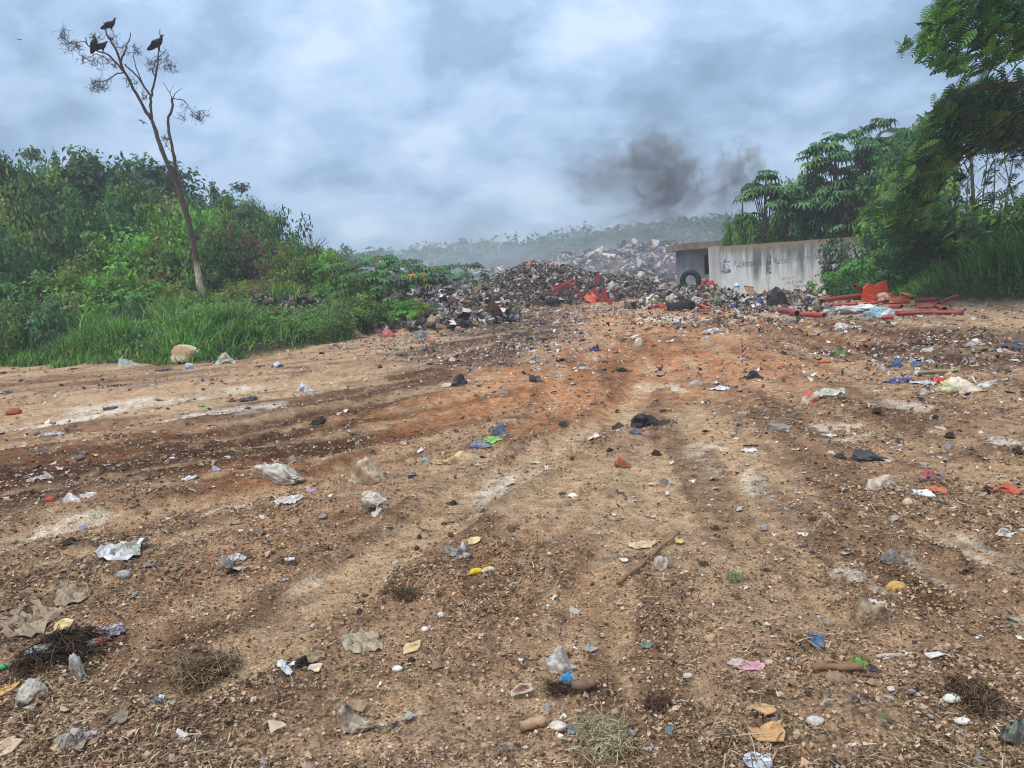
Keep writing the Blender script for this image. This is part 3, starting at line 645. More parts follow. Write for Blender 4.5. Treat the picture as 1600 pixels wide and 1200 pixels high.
for body, size, px, py, mt, sx in (('Cajimzatta', .44, 1147, 418, M_ltr, .70), ('Reou', .46, 1208, 413, M_ltr, .80), ('ndos', .42, 1237, 409, M_ltr2, .8), ('moms', .40, 1258, 406, M_ltr2, .75),
                               ('Trabajando', .24, 1217, 438, M_ltr2, .72), ('para la Selva', .24, 1226, 444, M_ltr, .72), ('Siempre nuca', .26, 1239, 450, M_ltr, .80)):
    x, z = wxz(px, py); text(body, size, 'lettering', mt, wall, x, z, sx=sx)
x, z = wxz(1127, 428)
def crest():
    P = []
    def poly(pts):
        pts = np.array(pts, float); V = np.column_stack([pts[:, 0], np.zeros(len(pts)), pts[:, 1]])
        P.append((V, np.array([(0, i, i + 1) for i in range(1, len(pts) - 1)])))
    poly([(0, 0), (.46, .02), (.46, .16), (.40, .20), (.06, .20), (0, .14)])
    poly([(.05, .24), (.20, .24), (.20, .40), (.14, .48)]); poly([(.26, .24), (.42, .26), (.40, .36), (.28, .46)])
    poly([(.10, .52), (.24, .50), (.26, .58), (.22, .72), (.17, .62)]); poly([(.28, .52), (.40, .50), (.44, .60), (.34, .64)])
    return P
solid(crest(), 'painted_crest', M_ltr, wall).location = (x, -.004, z)
x, z = wxz(1196, 425)
solid([(np.array([(0, 0, 0), (.28, 0, 0), (.30, 0, .85), (.16, 0, 1.02), (.02, 0, .6)], float), np.array([(0, 1, 2), (0, 2, 3), (0, 3, 4)]))], 'green_paint_patch', M_grn, wall).location = (x, -.006, z - .1)

HY = 42.0
hl = pw(1078, 440, HY); ht = pw(1062, 381, HY); hb = pw(1062, 392, HY)
house = ob('concrete_house', None, loc=(0, HY, 0), label='small grey concrete house with flat overhanging roof behind the wall', cat='house')
hx0 = float(hl[0]); hx1 = hx0 + 5.2; rz1 = float(ht[2]); rz0 = rz1 - .36
wx0 = float(pw(1100, 415, HY)[0]); wz0 = float(pw(1101, 430, HY)[2]); wz1 = float(pw(1100, 397, HY)[2]); wx1 = wx0 + 1.0
solid([box(hx0, 0, -.3, wx0, .15, rz0), box(wx0, 0, -.3, wx1, .15, wz0), box(wx0, 0, wz1, wx1, .15, rz0), box(wx1, 0, -.3, hx1, .15, rz0), box(hx0, .15, -.3, hx0 + .15, 3.2, rz0), box(hx1 - .15, .15, -.3, hx1, 3.2, rz0), box(hx0 + .15, 3.05, -.3, hx1 - .15, 3.2, rz0)], 'house_wall', M_house, house)
solid([box(float(ht[0]), -.6, rz0, hx1 + .5, 3.7, rz1)], 'roof_slab', M_conc, house)
fw = .05
wf = solid([box(wx0, .05, wz0, wx0 + fw, .11, wz1), box(wx1 - fw, .05, wz0, wx1, .11, wz1), box(wx0 + fw, .05, wz0, wx1 - fw, .11, wz0 + fw), box(wx0 + fw, .05, wz1 - fw, wx1 - fw, .11, wz1)], 'window', M_house, house)

# ------------------------------------------------------------------ vegetation templates
def leaves_mesh(name, C, Nrm, size, cols, asp=0.5, droop=0.3):
    """folded four-point leaves at points C facing along Nrm"""
    n = len(C)
    t = rng.normal(0, 1, (n, 3)); t -= (t * Nrm).sum(1)[:, None] * Nrm; t[:, 2] -= droop; t /= np.linalg.norm(t, axis=1)[:, None] + 1e-9
    b = np.cross(Nrm, t); b /= np.linalg.norm(b, axis=1)[:, None] + 1e-9
    s = size[:, None]
    V = np.stack([C - t * s, C + b * s * asp + Nrm * s * .12, C + t * s, C - b * s * asp + Nrm * s * .12], 1).reshape(-1, 3)
    k = np.arange(n)[:, None] * 4
    f = np.concatenate([k + [0, 1, 2], k + [0, 2, 3]], 1).reshape(-1, 3)
    return V, f, np.repeat(cols, 4, axis=0)
GREENS = dict(mid=(96, 136, 60), bright=(122, 164, 66), dark=(62, 95, 48), olive=(132, 142, 72), blue=(84, 126, 78), brown=(120, 104, 74))
def clump_crown(ncl, nlf, R, Rc, size, tone, seed, flat=0.8, zc=0.0, hollow=0.55, up=0.5, jit=.42):
    """leaf clumps over an uneven dome; returns leaf arrays"""
    g = np.random.default_rng(seed)
    d = g.normal(0, 1, (ncl, 3)); d[:, 2] = np.abs(d[:, 2]) * 1.0 - .25; d /= np.linalg.norm(d, axis=1)[:, None]
    rad = g.uniform(hollow, 1.0, (ncl, 1)) * (1 + jit * g.uniform(-1, 1, (ncl, 1)))
    cc = d * rad * np.array([R, R, R * flat]) + np.array([0, 0, zc])
    rc = Rc * g.uniform(.55, 1.25, ncl)
    idx = g.integers(0, ncl, nlf)
    e = g.normal(0, 1, (nlf, 3)); e /= np.linalg.norm(e, axis=1)[:, None]
    st = g.uniform(.6, 1.5, (ncl, 3))[idx]
    P = cc[idx] + e * (rc[idx] * g.uniform(.25, 1.25, nlf) ** .8)[:, None] * np.array([1, 1, .8]) * st
    Nn = e * .5 + d[idx] * .35 + np.array([0, 0, up]) + g.normal(0, .35, (nlf, 3)); Nn /= np.linalg.norm(Nn, axis=1)[:, None]
    base = lin(*GREENS[tone]); cv = base[None] * g.uniform(.6, 1.45, (ncl, 1)) * (1 + g.uniform(-.12, .12, (ncl, 3)))
    cols = cv[idx] * g.uniform(.6, 1.45, (nlf, 1))
    yl = g.uniform(0, 1, nlf) < .02; cols[yl] = lin(150, 150, 70)
    return P, Nn, size * g.uniform(.6, 1.35, nlf), cols, cc
def bush_mesh(tone, seed, ncl=80, nlf=8200, size=.058, flat=.95, asp=.48):
    P, Nn, s, c, cc = clump_crown(ncl, nlf, 1.0, .27, size, tone, seed, flat, 0.12)
    V, f, c = leaves_mesh('x', P, Nn, s, c, asp)
    parts_l = mesh_tri('foliage', V, f, c, False)
    st = []
    for q in cc[:14]:
        st.append((*tube([(0, 0, -.35), q * .5 + np.array([.05, 0, 0]), q * .95], [.035, .02, .008], 4, False), lin(88, 74, 58)))
    Vs, fs, cs = cat_mesh(st)
    return parts_l, mesh_tri('stems', Vs, fs, cs, True)
BUSH = {'mid': bush_mesh('mid', 11), 'bright': bush_mesh('bright', 12, size=.054), 'dark': bush_mesh('dark', 13), 'olive': bush_mesh('olive', 14, 90, 8200, .048), 'blue': bush_mesh('blue', 15, 60, 6000, .078), 'brown': bush_mesh('brown', 16, 70, 3600, .045)}
def tree_mesh(tone, seed, ncl=64, nlf=9000, size=.062, R=1.0, H0=1.2, flat=.8, Rc=.27):
    """unit tree: crown radius about 1 centred at height H0"""
    g = np.random.default_rng(seed)
    P, Nn, s, c, cc = clump_crown(ncl, nlf, R, Rc, size, tone, seed, flat, H0, .35)
    V, f, c = leaves_mesh('x', P, Nn, s, c, .5)
    crown = mesh_tri('crown', V, f, c, False)
    tk = [(*tube([(0, 0, -.6), (.04, .02, .2), (-.03, .0, H0 * .6), (.02, 0, H0 + .2)], [.085, .065, .05, .02], 7), lin(104, 96, 84))]
    for q in cc[g.choice(ncl, 14, replace=False)]:
        z0 = H0 * g.uniform(.35, .8); tk.append((*tube([(0, 0, z0), (q[0] * .45, q[1] * .45, z0 * .5 + q[2] * .5), q], [.035, .022, .008], 5, False), lin(98, 88, 76)))
    Vs, fs, cs = cat_mesh(tk)
    return crown, mesh_tri('trunk', Vs, fs, cs, True)
TREE = {'mid': tree_mesh('mid', 31), 'dark': tree_mesh('dark', 32, 70, 9400), 'bright': tree_mesh('bright', 33, 60, 8200, .064), 'airy': tree_mesh('blue', 34, 40, 4200, .06, Rc=.24), 'olive': tree_mesh('olive', 35, 54, 7000, .052)}
seen = {}
def uniq(label):
    seen[label] = seen.get(label, 0) + 1
    return label
def put_bush(kind, px, ytop, D, w, label, group, sink=0.1):
    top = pw(px, ytop, D); x = top[0]; z0 = float(H(x, D)); h = max(top[2] - z0, .5)
    e = ob('shrub', None, loc=(x, D, z0 - sink), label=uniq(label), cat='shrub', group=group, rotz=float(rng.uniform(0, 6.28)))
    sc = (w, w, h / 1.08)
    e.scale = sc
    ob('foliage', BUSH[kind][0], M_leaf, e); ob('stems', BUSH[kind][1], M_bark, e)
    return e
def put_tree(kind, px, ytop, D, w, label, group=None, yb=None):
    top = pw(px, ytop, D); x = top[0]; z0 = float(H(x, D)); h = top[2] - z0
    e = ob('tree', None, loc=(x, D, z0), label=uniq(label), cat='tree', group=group, rotz=float(rng.uniform(0, 6.28)))
    e.scale = (w, w, h / 2.05)
    ob('crown', TREE[kind][0], M_leaf, e); ob('trunk', TREE[kind][1], M_bark, e)
    return e
# ------------------------------------------------------------------ overgrown bank on the left
GB = 'shrubs on the overgrown bank'
tone_word = dict(mid='leafy green', bright='bright yellow-green', dark='dark green', olive='fine-leaved olive', blue='broad-leaved blue-green', brown='dry brown twiggy')
def bank_row(row, D, items):
    for px, yt, w, k in items:
        near = next(t for lim, t in ((5, 'cut by the picture edge'), (30, 'close to the picture edge'), (70, 'just inside the picture edge'), (95, 'below the rounded tree'), (115, 'below the bright tree'), (142, 'below the pointed dark tree'), (165, 'past the pointed dark tree'), (195, 'below the short tree'), (212, 'well before the dead tree'), (230, 'a few steps before the dead tree'), (252, 'next before the dead tree'), (300, 'beside the dead tree'), (330, 'just past the dead tree'), (350, 'second past the dead tree'), (380, 'below the lone round tree'), (397, 'past the lone round tree'), (420, 'below the wispy tree'),
                                     (435, 'past the wispy tree'), (460, 'before the dead brushwood'), (480, 'close by the dead brushwood'), (502, 'under the dead brushwood'), (510, 'beside the weathered rubbish'), (535, 'by the smallest papaya plant'), (570, 'under the first papaya plants'), (610, 'under the tallest papaya plant'), (640, 'under the last papaya of the thicket'), (2000, 'touching the loose rubbish heap')) if px < lim)
        put_bush(k, px, yt, D, w, f'{tone_word[k]} shrub {row}, {near}', GB)
bank_row('at the bank foot', 27.5, [(8, 456, 1.0, 'mid'), (75, 468, .8, 'blue'), (205, 472, .7, 'dark')])
bank_row('among the weeds', 29.0, [(548, 462, .8, 'bright'), (592, 462, .8, 'mid'), (628, 470, .7, 'bright'), (655, 484, .55, 'olive')])
bank_row('on the lower slope', 30.5, [(-20, 380, 1.5, 'dark'), (38, 415, 1.6, 'mid'), (100, 424, 1.6, 'olive'), (160, 432, 1.5, 'bright'), (215, 432, 1.4, 'mid'), (262, 446, .9, 'olive'), (365, 440, 1.0, 'olive'), (405, 436, 1.1, 'brown')])
bank_row('halfway up the slope', 33.5, [(-10, 330, 1.9, 'olive'), (60, 362, 2.0, 'dark'), (125, 372, 1.9, 'mid'), (185, 378, 1.9, 'bright'), (240, 382, 1.8, 'olive'), (290, 366, 1.5, 'mid'), (342, 385, 1.6, 'dark'), (395, 388, 1.5, 'brown'), (440, 396, 1.4, 'olive'), (480, 402, 1.1, 'bright'), (515, 412, .9, 'bright')])
bank_row('high up under the crest', 37, [(10, 290, 2.3, 'dark'), (80, 308, 2.1, 'mid'), (145, 318, 2.0, 'dark'), (205, 330, 1.9, 'mid'), (262, 338, 1.8, 'bright'), (315, 342, 1.7, 'mid'), (362, 345, 1.6, 'brown'), (408, 352, 1.5, 'brown'), (447, 362, 1.4, 'mid'), (482, 384, 1.3, 'mid'), (520, 398, 1.1, 'bright')])
bank_row('on the crest of the bank', 40, [(340, 332, 1.5, 'bright'), (390, 333, 1.5, 'mid'), (428, 334, 1.3, 'dark'), (452, 345, 1.2, 'dark'), (475, 366, 1.2, 'mid'), (505, 388, 1.2, 'mid')])
for k, px, yt, D, w, lb in (('dark', -12, 232, 40, 1.8, 'dark leafy tree cut by the picture edge, tallest on the bank'), ('mid', 62, 248, 43, 2.3, 'rounded mid green tree at the end of the bank tree row'), ('airy', 66, 240, 52, 2.6, 'thin pale-leaved tree showing sky through its crown behind the bank'),
                            ('bright', 96, 268, 42, 2.0, 'bright green tree in the middle of the bank tree row'), ('dark', 140, 246, 44, 2.5, 'dense dark tree with pointed top above the bank'), ('mid', 172, 272, 43, 2.0, 'short mid green tree beside the pointed dark tree'),
                            ('airy', 178, 268, 55, 2.4, 'hazy thin tree standing behind the bank shrubs'), ('dark', 222, 258, 56, 3.4, 'wide hazy green tree behind the leaning dead trunk'), ('mid', 268, 276, 58, 2.8, 'hazy round tree just behind the dead trunk'), ('olive', 252, 300, 50, 1.8, 'narrow pale olive tree below the hazy wide tree'),
                            ('airy', 362, 292, 55, 2.6, 'lone hazy round tree standing past the dead tree'), ('olive', 408, 318, 57, 1.2, 'small wispy hazy tree next to the lone round tree'), ('airy', 300, 318, 48, 1.0, 'small dark thin tree peeping over the crest by the dead trunk'), ('mid', 20, 262, 45, 2.2, 'mid green tree at the far end of the bank, below the tallest')):
    put_tree(k, px, yt, D, w, lb, 'trees behind the overgrown bank')
# tall grass along the foot of the bank
def blades(P, ln, wd, cols, lean=(0, 0), bend=.5):
    n = len(P); az = rng.uniform(0, 6.28, n); dx = np.cos(az) * bend * rng.uniform(.3, 1.3, n) + lean[0]; dy = np.sin(az) * bend * rng.uniform(.3, 1.3, n) + lean[1]
    sx = -np.sin(az) + rng.normal(0, .3, n); sy = np.cos(az) + rng.normal(0, .3, n); wv = np.stack([sx, sy, np.zeros(n)], -1) * wd[:, None]
    def at(t): return P + np.stack([dx * ln * t * t, dy * ln * t * t, ln * (t - .42 * t * t * np.hypot(dx, dy))], -1)
    a, b, c, d = at(0), at(.4), at(.75), at(1.0)
    V = np.stack([a - wv, a + wv, b - wv, b + wv, c - wv * .7, c + wv * .7, d], 1).reshape(-1, 3)
    t = np.array([(0, 1, 3), (0, 3, 2), (2, 3, 5), (2, 5, 4), (4, 5, 6)])
    return V, (t[None] + (np.arange(n) * 7)[:, None, None]).reshape(-1, 3), np.repeat(cols, 7, axis=0)
GRASSPAL = [(104, 154, 66), (84, 130, 58), (126, 172, 76), (72, 108, 58), (146, 168, 84), (104, 144, 88), (176, 170, 104)]
def bank_pts(n, xr, yr, dr, dens=None):
    o = []
    while sum(map(len, o)) < n:
        a = np.column_stack([rng.uniform(*xr, 3 * n), rng.uniform(*yr, 3 * n)]); d = bank_d(a[:, 0], a[:, 1])
        k = (d > dr[0]) & (d < dr[1])
        if dens is not None: k &= rng.uniform(0, 1, len(a)) < dens(a[:, 0], a[:, 1])
        o.append(a[k])
    return np.concatenate(o)[:n]
def tussock(x, y): return .15 + sstep(.38, .6, fbm(x * .8, y * .8, 501, 3))
P = bank_pts(19000, (-26, -4.6), (20, 34), (-.25, 3.2), lambda x, y: tussock(x, y) * np.where(x > -7.6, .3, 1.0))
pt = on_ground(P); tall = np.where(P[:, 0] > -8.5, .55, 1.1) * (.22 + 1.25 * fbm(P[:, 0] * 1.1, P[:, 1] * 1.1, 521, 3) ** 1.6 * sstep(-.3, 1.0, bank_d(P[:, 0], P[:, 1])))
g1 = blades(pt, tall * rng.uniform(.6, 1.4, len(P)), rng.uniform(.010, .021, len(P)), pal(GRASSPAL, len(P), .45, [.24, .22, .16, .14, .1, .1, .04]), (.15, -.12), .6)
P = bank_pts(7000, (-24, -8), (24, 36), (3.0, 8.0), lambda x, y: sstep(.5, .66, fbm(x * .5, y * .5, 531, 3)))
g2 = blades(on_ground(P), rng.uniform(.5, 1.2, len(P)), rng.uniform(.012, .022, len(P)), pal(GRASSPAL, len(P), .25), (.1, -.1), .55)
V, f, c = cat_mesh([g1, g2]); ob('tall_grass', mesh_tri('tall_grass', V, f, c), M_grass, kind='stuff', label='tall arching grass along the foot of the bank')
# creeping ground cover on the slope
def dead_patch(x, y):
    px, py = project(np.stack([x, y, H(x, y)], -1)); return ((px - 478) / 62) ** 2 + ((py - 466) / 24) ** 2 < 1
def cover_pts(n):
    P = bank_pts(n, (-30, -4.3), (22, 44), (.4, 16), lambda x, y: .25 + tussock(x + 5, y)); return P[~dead_patch(P[:, 0], P[:, 1])]
P = cover_pts(42000); n = len(P)
hh = rng.uniform(0, 1, n) ** 1.6 * np.where(P[:, 0] > -9.5, .35, 1.0) * (.25 + .75 * fbm(P[:, 0] * .5, P[:, 1] * .5, 541, 3))
Nn = np.stack([rng.normal(0, .45, n), rng.normal(-.35, .45, n), np.ones(n)], -1); Nn /= np.linalg.norm(Nn, axis=1)[:, None]
V, f, c = leaves_mesh('c', on_ground(P) + np.array([0, 0, 1]) * hh[:, None], Nn, rng.uniform(.04, .09, n), pal([(88, 130, 62), (112, 154, 66), (74, 108, 70), (130, 162, 76), (98, 112, 58)], n, .3), .5)
ob('ground_cover', mesh_tri('ground_cover', V, f, c), M_leaf, kind='stuff', label='creeping leafy ground cover over the bank')
# weeds with pale flower heads before the papaya plants
P = bank_pts(9000, (-11, -4.6), (24, 33), (.1, 4.5), lambda x, y: sstep(.35, .6, fbm(x * .9, y * .9, 561, 3))); P = P[~dead_patch(P[:, 0], P[:, 1])]; n = len(P)
wl_ = np.where(np.hypot((P[:, 0] + 7.6) / 1.5, (P[:, 1] - 26) / 4) < 1, .45, 1.0)
g3_ = blades(on_ground(P), rng.uniform(.3, .85, n) * wl_, rng.uniform(.006, .012, n), pal([(104, 130, 66), (122, 136, 74), (88, 118, 62), (140, 128, 84)], n, .25), (0, 0), .3)
V, f, c = leaves_mesh('c', np.repeat(on_ground(P), 2, 0) + np.array([0, 0, 1]) * rng.uniform(.1, .7, (2 * n, 1)) * np.repeat(wl_, 2)[:, None] + rng.normal(0, .08, (2 * n, 3)), np.tile([[0.1, -.3, .95]], (2 * n, 1)) + rng.normal(0, .1, (2 * n, 3)), rng.uniform(.03, .07, 2 * n), pal([(100, 140, 60), (120, 150, 70), (86, 120, 58)], 2 * n, .3))
V, f, c = cat_mesh([g3_, (V, f, c)]); ob('weeds', mesh_tri('weeds', V, f, c), M_grass, kind='stuff', label='straggly weeds before the papaya plants')
# old weathered rubbish showing in the grass
q = np.array([ground_at(478 + rng.normal(0, 32), 466 + rng.normal(0, 11)) + np.array([0, 0, rng.uniform(.02, .22)]) for _ in range(850)])
q = q[q[:, 1] > 15]
V, f, c = cat_mesh([crumples(q, np.exp(rng.normal(math.log(.075), .4, len(q))), pal(PALMIX, len(q), .2, pd), .6), lumps(q[:160], np.full(len(q[:160]), .10), pal(PALMIX, len(q[:160]), .2, pd))])
ob('weathered_rubbish', mesh_tri('weathered_rubbish', V, f, c), M_piece, kind='stuff', label='grey weathered rubbish showing through the grass of the bank')

# ------------------------------------------------------------------ broad-leaved plants (every leaf a part)
def palmate(lobes=7, notch=.42, droop=.32, span=300):
    V = [(0, 0, 0)]; f = []
    a0 = -math.radians(span) / 2
    st = math.radians(span) / lobes
    for i in range(lobes + 1):
        a = a0 + st * i; V.append((notch * math.cos(a), notch * math.sin(a), .03))
    for i in range(lobes):
        a = a0 + st * (i + .5); L_ = 1.0 - .25 * abs(i - (lobes - 1) / 2) / lobes * 2
        V.append((L_ * math.cos(a), L_ * math.sin(a), -droop * L_)); V.append((.62 * L_ * math.cos(a - .17), .62 * L_ * math.sin(a - .17), -.06)); V.append((.62 * L_ * math.cos(a + .17), .62 * L_ * math.sin(a + .17), -.06))
        t, m1, m2 = len(V) - 3, len(V) - 2, len(V) - 1
        f += [(0, 1 + i, m1), (0, m1, m2), (0, m2, 2 + i), (m1, t, m2)]
    return np.array(V, float), np.array(f)
def leaf_mesh(name, colr, **k):
    V, f = palmate(**k); c = np.broadcast_to(lin(*colr), V.shape).copy(); r = np.linalg.norm(V[:, :2], axis=1)
    c *= (.85 + .3 * rng.uniform(0, 1, (len(V), 1))); return mesh_tri(name, V, f, c)
PAP = [leaf_mesh('leaf', (74, 122, 62)), leaf_mesh('leaf', (88, 138, 66), droop=.45), leaf_mesh('leaf', (60, 102, 60), droop=.25)]
PAPY = leaf_mesh('leaf', (214, 168, 62), droop=.7, notch=.3)
CEC = [leaf_mesh('leaf', (78, 120, 62), lobes=9, notch=.52, droop=.55, span=330), leaf_mesh('leaf', (96, 140, 72), lobes=9, notch=.52, droop=.4, span=330), leaf_mesh('leaf', (60, 96, 56), lobes=9, notch=.52, droop=.7, span=330)]
CECY = leaf_mesh('leaf', (138, 124, 48), lobes=9, notch=.52, droop=.6, span=330)
def add_leaf(me, parent, pos, az, pitch, s, mat=M_bigleaf, label=None):
    o = ob('leaf', me, mat, parent); o.location = [float(v) for v in pos]; o.rotation_euler = (float(rng.normal(0, .2)), float(pitch), float(az)); o.scale = (s, s, s)
    if label: o['label'] = label
    return o
def papaya(px, ytop, D, nl, R, ls, label, yellow=0, name='papaya_plant'):
    top = pw(px, ytop, D); z0 = float(H(top[0], D)); h = max(top[2] - z0, .7)
    e = ob(name, None, loc=(top[0], D, z0), label=label, cat='plant', group='papaya plants at the end of the bank')
    st = [(*tube([(0, 0, -.2), (.04, 0, h * .4), (0, .03, h * .85)], [.06, .05, .035], 6), lin(112, 116, 84))]
    for i in range(int(nl * 1.6)):
        az = i * 2.4 + rng.uniform(-.3, .3); el = rng.uniform(-.5, 1.0); rr_ = R * rng.uniform(.55, 1.0)
        hz = h * (.82 if el > .3 else rng.uniform(.2, .8))
        p = np.array([math.cos(az) * rr_ * math.cos(el * .8), math.sin(az) * rr_ * math.cos(el * .8), min(hz + math.sin(el) * R * .55, h * .98)])
        st.append((*tube([(0, 0, hz * .92), p * np.array([.6, .6, 1]) + np.array([0, 0, .02]), p], [.012, .010, .007], 3, False), lin(130, 140, 90)))
        y = i < yellow
        add_leaf(PAPY if y else PAP[i % 3], e, p, az, rng.uniform(.15, .6), ls * rng.uniform(.75, 1.2), label='yellow withered leaf' if y else None)
    V, f, c = cat_mesh(st); ob('stem', mesh_tri('stem', V, f, c, True), M_bark, e)
for a in ((545, 410, 31.5, 22, 1.0, .34, 'papaya plant with drooping leaves beside the grassy slope'), (585, 401, 32.5, 28, 1.1, .36, 'tallest papaya plant of the thicket at the bank end'), (622, 408, 32, 26, 1.0, .34, 'papaya plant with broad leaves in the thicket by the rubbish heap'),
          (600, 432, 30, 20, .85, .32, 'low dark papaya plant in front of the papaya thicket'), (560, 430, 30.5, 18, .8, .30, 'low papaya plant beside the weathered rubbish'), (648, 428, 31, 14, .7, .28, 'papaya plant with yellow withered leaves beside the rubbish heap'),
          (672, 420, 32.5, 28, .95, .36, 'compact dark papaya plant standing on the loose rubbish heap'), (727, 413, 34.5, 30, 1.05, .36, 'outermost papaya plant on the loose rubbish heap, in the smoke'), (640, 415, 34, 16, .9, .32, 'half hidden papaya plant behind the thicket'), (520, 420, 32, 16, .8, .30, 'small papaya plant among bright shrubs')):
    papaya(*a, yellow=7 if 'yellow' in a[-1] else 0)
# ------------------------------------------------------------------ trees above the wall
def cecropia(px, ytop, D, heads, spread, ls, label, yellow=0):
    top = pw(px, ytop, D); x0 = top[0]; z0 = float(H(x0, D)); h = top[2] - z0
    e = ob('broadleaf_tree', None, loc=(x0, D, z0), label=label, cat='tree', group='broad-leaved trees behind the wall')
    tk = [(*tube([(0, 0, -.3), (.1, 0, h * .35), (-.05, .1, h * .7), (0, 0, h * .93)], [.11, .09, .07, .03], 7), lin(120, 114, 100))]
    k = 0
    for i in range(heads):
        az = i * 2.4 + rng.uniform(-.4, .4); fz = 1.0 if i == 0 else rng.uniform(.45, .97); rr_ = 0 if i == 0 else spread * rng.uniform(.35, 1.0) * (1.25 - .5 * fz)
        c = np.array([math.cos(az) * rr_, math.sin(az) * rr_, h * fz - .1])
        tk.append((*tube([(0, 0, h * fz * .62), (c[0] * .5, c[1] * .5, h * fz * .72), c], [.05, .035, .018], 5, False), lin(112, 106, 92)))
        nl = int(rng.integers(8, 11))
        for j in range(nl):
            a2 = j * 2.4 + az; rl = ls * rng.uniform(.5, 1.0); p = c + np.array([math.cos(a2) * rl, math.sin(a2) * rl, rng.uniform(-.22, .12)])
            tk.append((*tube([c, (c + p) / 2 + np.array([0, 0, .06]), p], [.010, .008, .006], 3, False), lin(120, 128, 86)))
            y = k < yellow and j == 0
            k += y
            add_leaf(CECY if y else CEC[int(rng.integers(0, 3))], e, p, a2, rng.uniform(.1, .55), ls * rng.uniform(.7, 1.15), label='yellowing leaf' if y else None)
    V, f, c = cat_mesh(tk); ob('trunk', mesh_tri('trunk', V, f, c, True), M_bark, e)
for a in ((1196, 268, 38.5, 14, 1.3, .46, 'broad-leaved tree nearest the concrete house, leaning over the wall'), (1235, 288, 38.0, 14, 1.4, .46, 'lower broad-leaved tree behind the middle of the wall'), (1262, 236, 39.5, 18, 1.6, .48, 'broad-leaved tree with pale tips behind the wall crest'),
          (1305, 206, 39, 22, 1.7, .50, 'tallest broad-leaved tree behind the wall'), (1345, 216, 40, 20, 1.7, .48, 'dark broad-leaved tree below the palm frond'), (1375, 186, 41, 22, 1.7, .5, 'broad-leaved tree close to the palm and feathery tree'), (1290, 290, 37.6, 15, 1.5, .46, 'broad-leaved tree with yellowing leaf just above the wall'), (1160, 306, 38, 9, .8, .38, 'slim broad-leaved tree beside the flat roof'), (1400, 260, 39, 16, 1.7, .46, 'shaded broad-leaved tree behind the vine thicket')):
    cecropia(*a, yellow=2 if 'yellow' in a[-1] else 0)
GW = 'shrubs behind and beside the painted wall'
for k, px, yt, D, w, lb in (('mid', 1152, 322, 37.3, .75, 'upright leafy shrub between flat roof and wall end'), ('dark', 1180, 352, 37.5, .9, 'dark shrub behind the wall near its end pillar'), ('mid', 1215, 350, 37.8, 1.1, 'green shrub behind the wall above the crest'), ('dark', 1255, 345, 37.8, 1.2, 'dark shrub behind the wall above the lettering'),
                            ('dark', 1300, 336, 38, 1.4, 'dark shrub behind the wall under broad leaves'), ('olive', 1340, 325, 38, 1.5, 'olive shrub behind the wall where vines begin'), ('dark', 1385, 300, 37.5, 1.8, 'tall dark shrub behind the vine thicket'), ('dark', 1440, 312, 36, 2.0, 'deep shaded shrub below the feathery tree'), ('mid', 1270, 262, 43, 2.0, 'round green shrub rising among the broad-leaved trees'), ('mid', 1330, 255, 44, 2.2, 'green shrub rising behind the tallest broad-leaved tree'),
                            ('bright', 1232, 300, 42, 1.4, 'bright shrub showing between the broad-leaved trees')):
    put_bush(k, px, yt, D, w, lb, GW)
for k, px, yt, D, w, lb in (('mid', 1398, 222, 37.5, 1.9, 'leafy tree filling the gap beside the palm frond'), ('dark', 1436, 200, 35.5, 1.9, 'dark leafy tree under the edge of the feathery branches'), ('bright', 1418, 272, 33.5, 1.6, 'light green tree rising from the vine thicket')):
    put_tree(k, px, yt, D, w, lb, 'trees between wall and feathery tree')
GV = 'shrubs of the vine thicket'
for k, px, yt, D, w, lb in (('mid', 1318, 404, 31.5, 1.0, 'leafy vine shrub covering the lettered end of the wall'), ('dark', 1345, 366, 32.5, 1.4, 'dark vine shrub climbing over the wall top'), ('mid', 1378, 372, 30, 1.5, 'large leafy vine shrub behind the broken red crate'), ('dark', 1335, 432, 29, .75, 'low dark shrub beside the leaning red pipe'), ('mid', 1405, 402, 28, 1.1, 'green shrub directly behind the red crate'),
                            ('dark', 1430, 350, 30, 1.7, 'dark shrub above the tall grass mound'), ('mid', 1455, 330, 31, 1.9, 'mid green shrub under the feathery branches'), ('dark', 1490, 338, 29, 1.9, 'dark shrub at the foot of the bare saplings'), ('olive', 1530, 330, 29, 1.8, 'olive shrub between bare saplings and tall grass'), ('dark', 1570, 318, 28, 1.9, 'dark shrub near the picture edge above tall grass'), ('mid', 1612, 290, 27, 2.0, 'green shrub at the picture edge under the branches'), ('dark', 1660, 280, 26, 2.4, 'dark shrub beyond the picture edge'), ('dark', 1440, 380, 27.5, 1.1, 'shaded shrub at the near side of the thicket'), ('dark', 1375, 432, 28, .8, 'low shaded shrub touching the red crate')):
    if px < 1620: put_bush(k, px, yt, D, w, lb, GV)
# tall grass on the mound
P = rng.uniform(-1, 1, (40000, 2)) * np.array([5.4, 6.5]) + np.array([18.6, 24.5])
P = P[(mound_right(P[:, 0], P[:, 1]) > .04) & (rng.uniform(0, 1, len(P)) < tussock(P[:, 0], P[:, 1]))][:16000]; n = len(P)
mh = mound_right(P[:, 0], P[:, 1])
g = blades(on_ground(P), (.3 + .6 * sstep(.1, .9, mh)) * rng.uniform(.7, 1.5, n), rng.uniform(.008, .016, n), pal([(88, 146, 62), (72, 122, 54), (110, 162, 70), (58, 96, 50), (126, 148, 76)], n, .25), (-.45, -.15), .55)
ob('tall_grass', mesh_tri('tall_grass', *g), M_grass, kind='stuff', label='tall leaning grass on the mound by the red pipes')
P = rng.uniform(-1, 1, (26000, 2)) * np.array([6, 6]) + np.array([17.5, 21.5]); mh = mound_right(P[:, 0], P[:, 1]); P = P[(mh > .004) & (mh < .6)]; n = len(P)
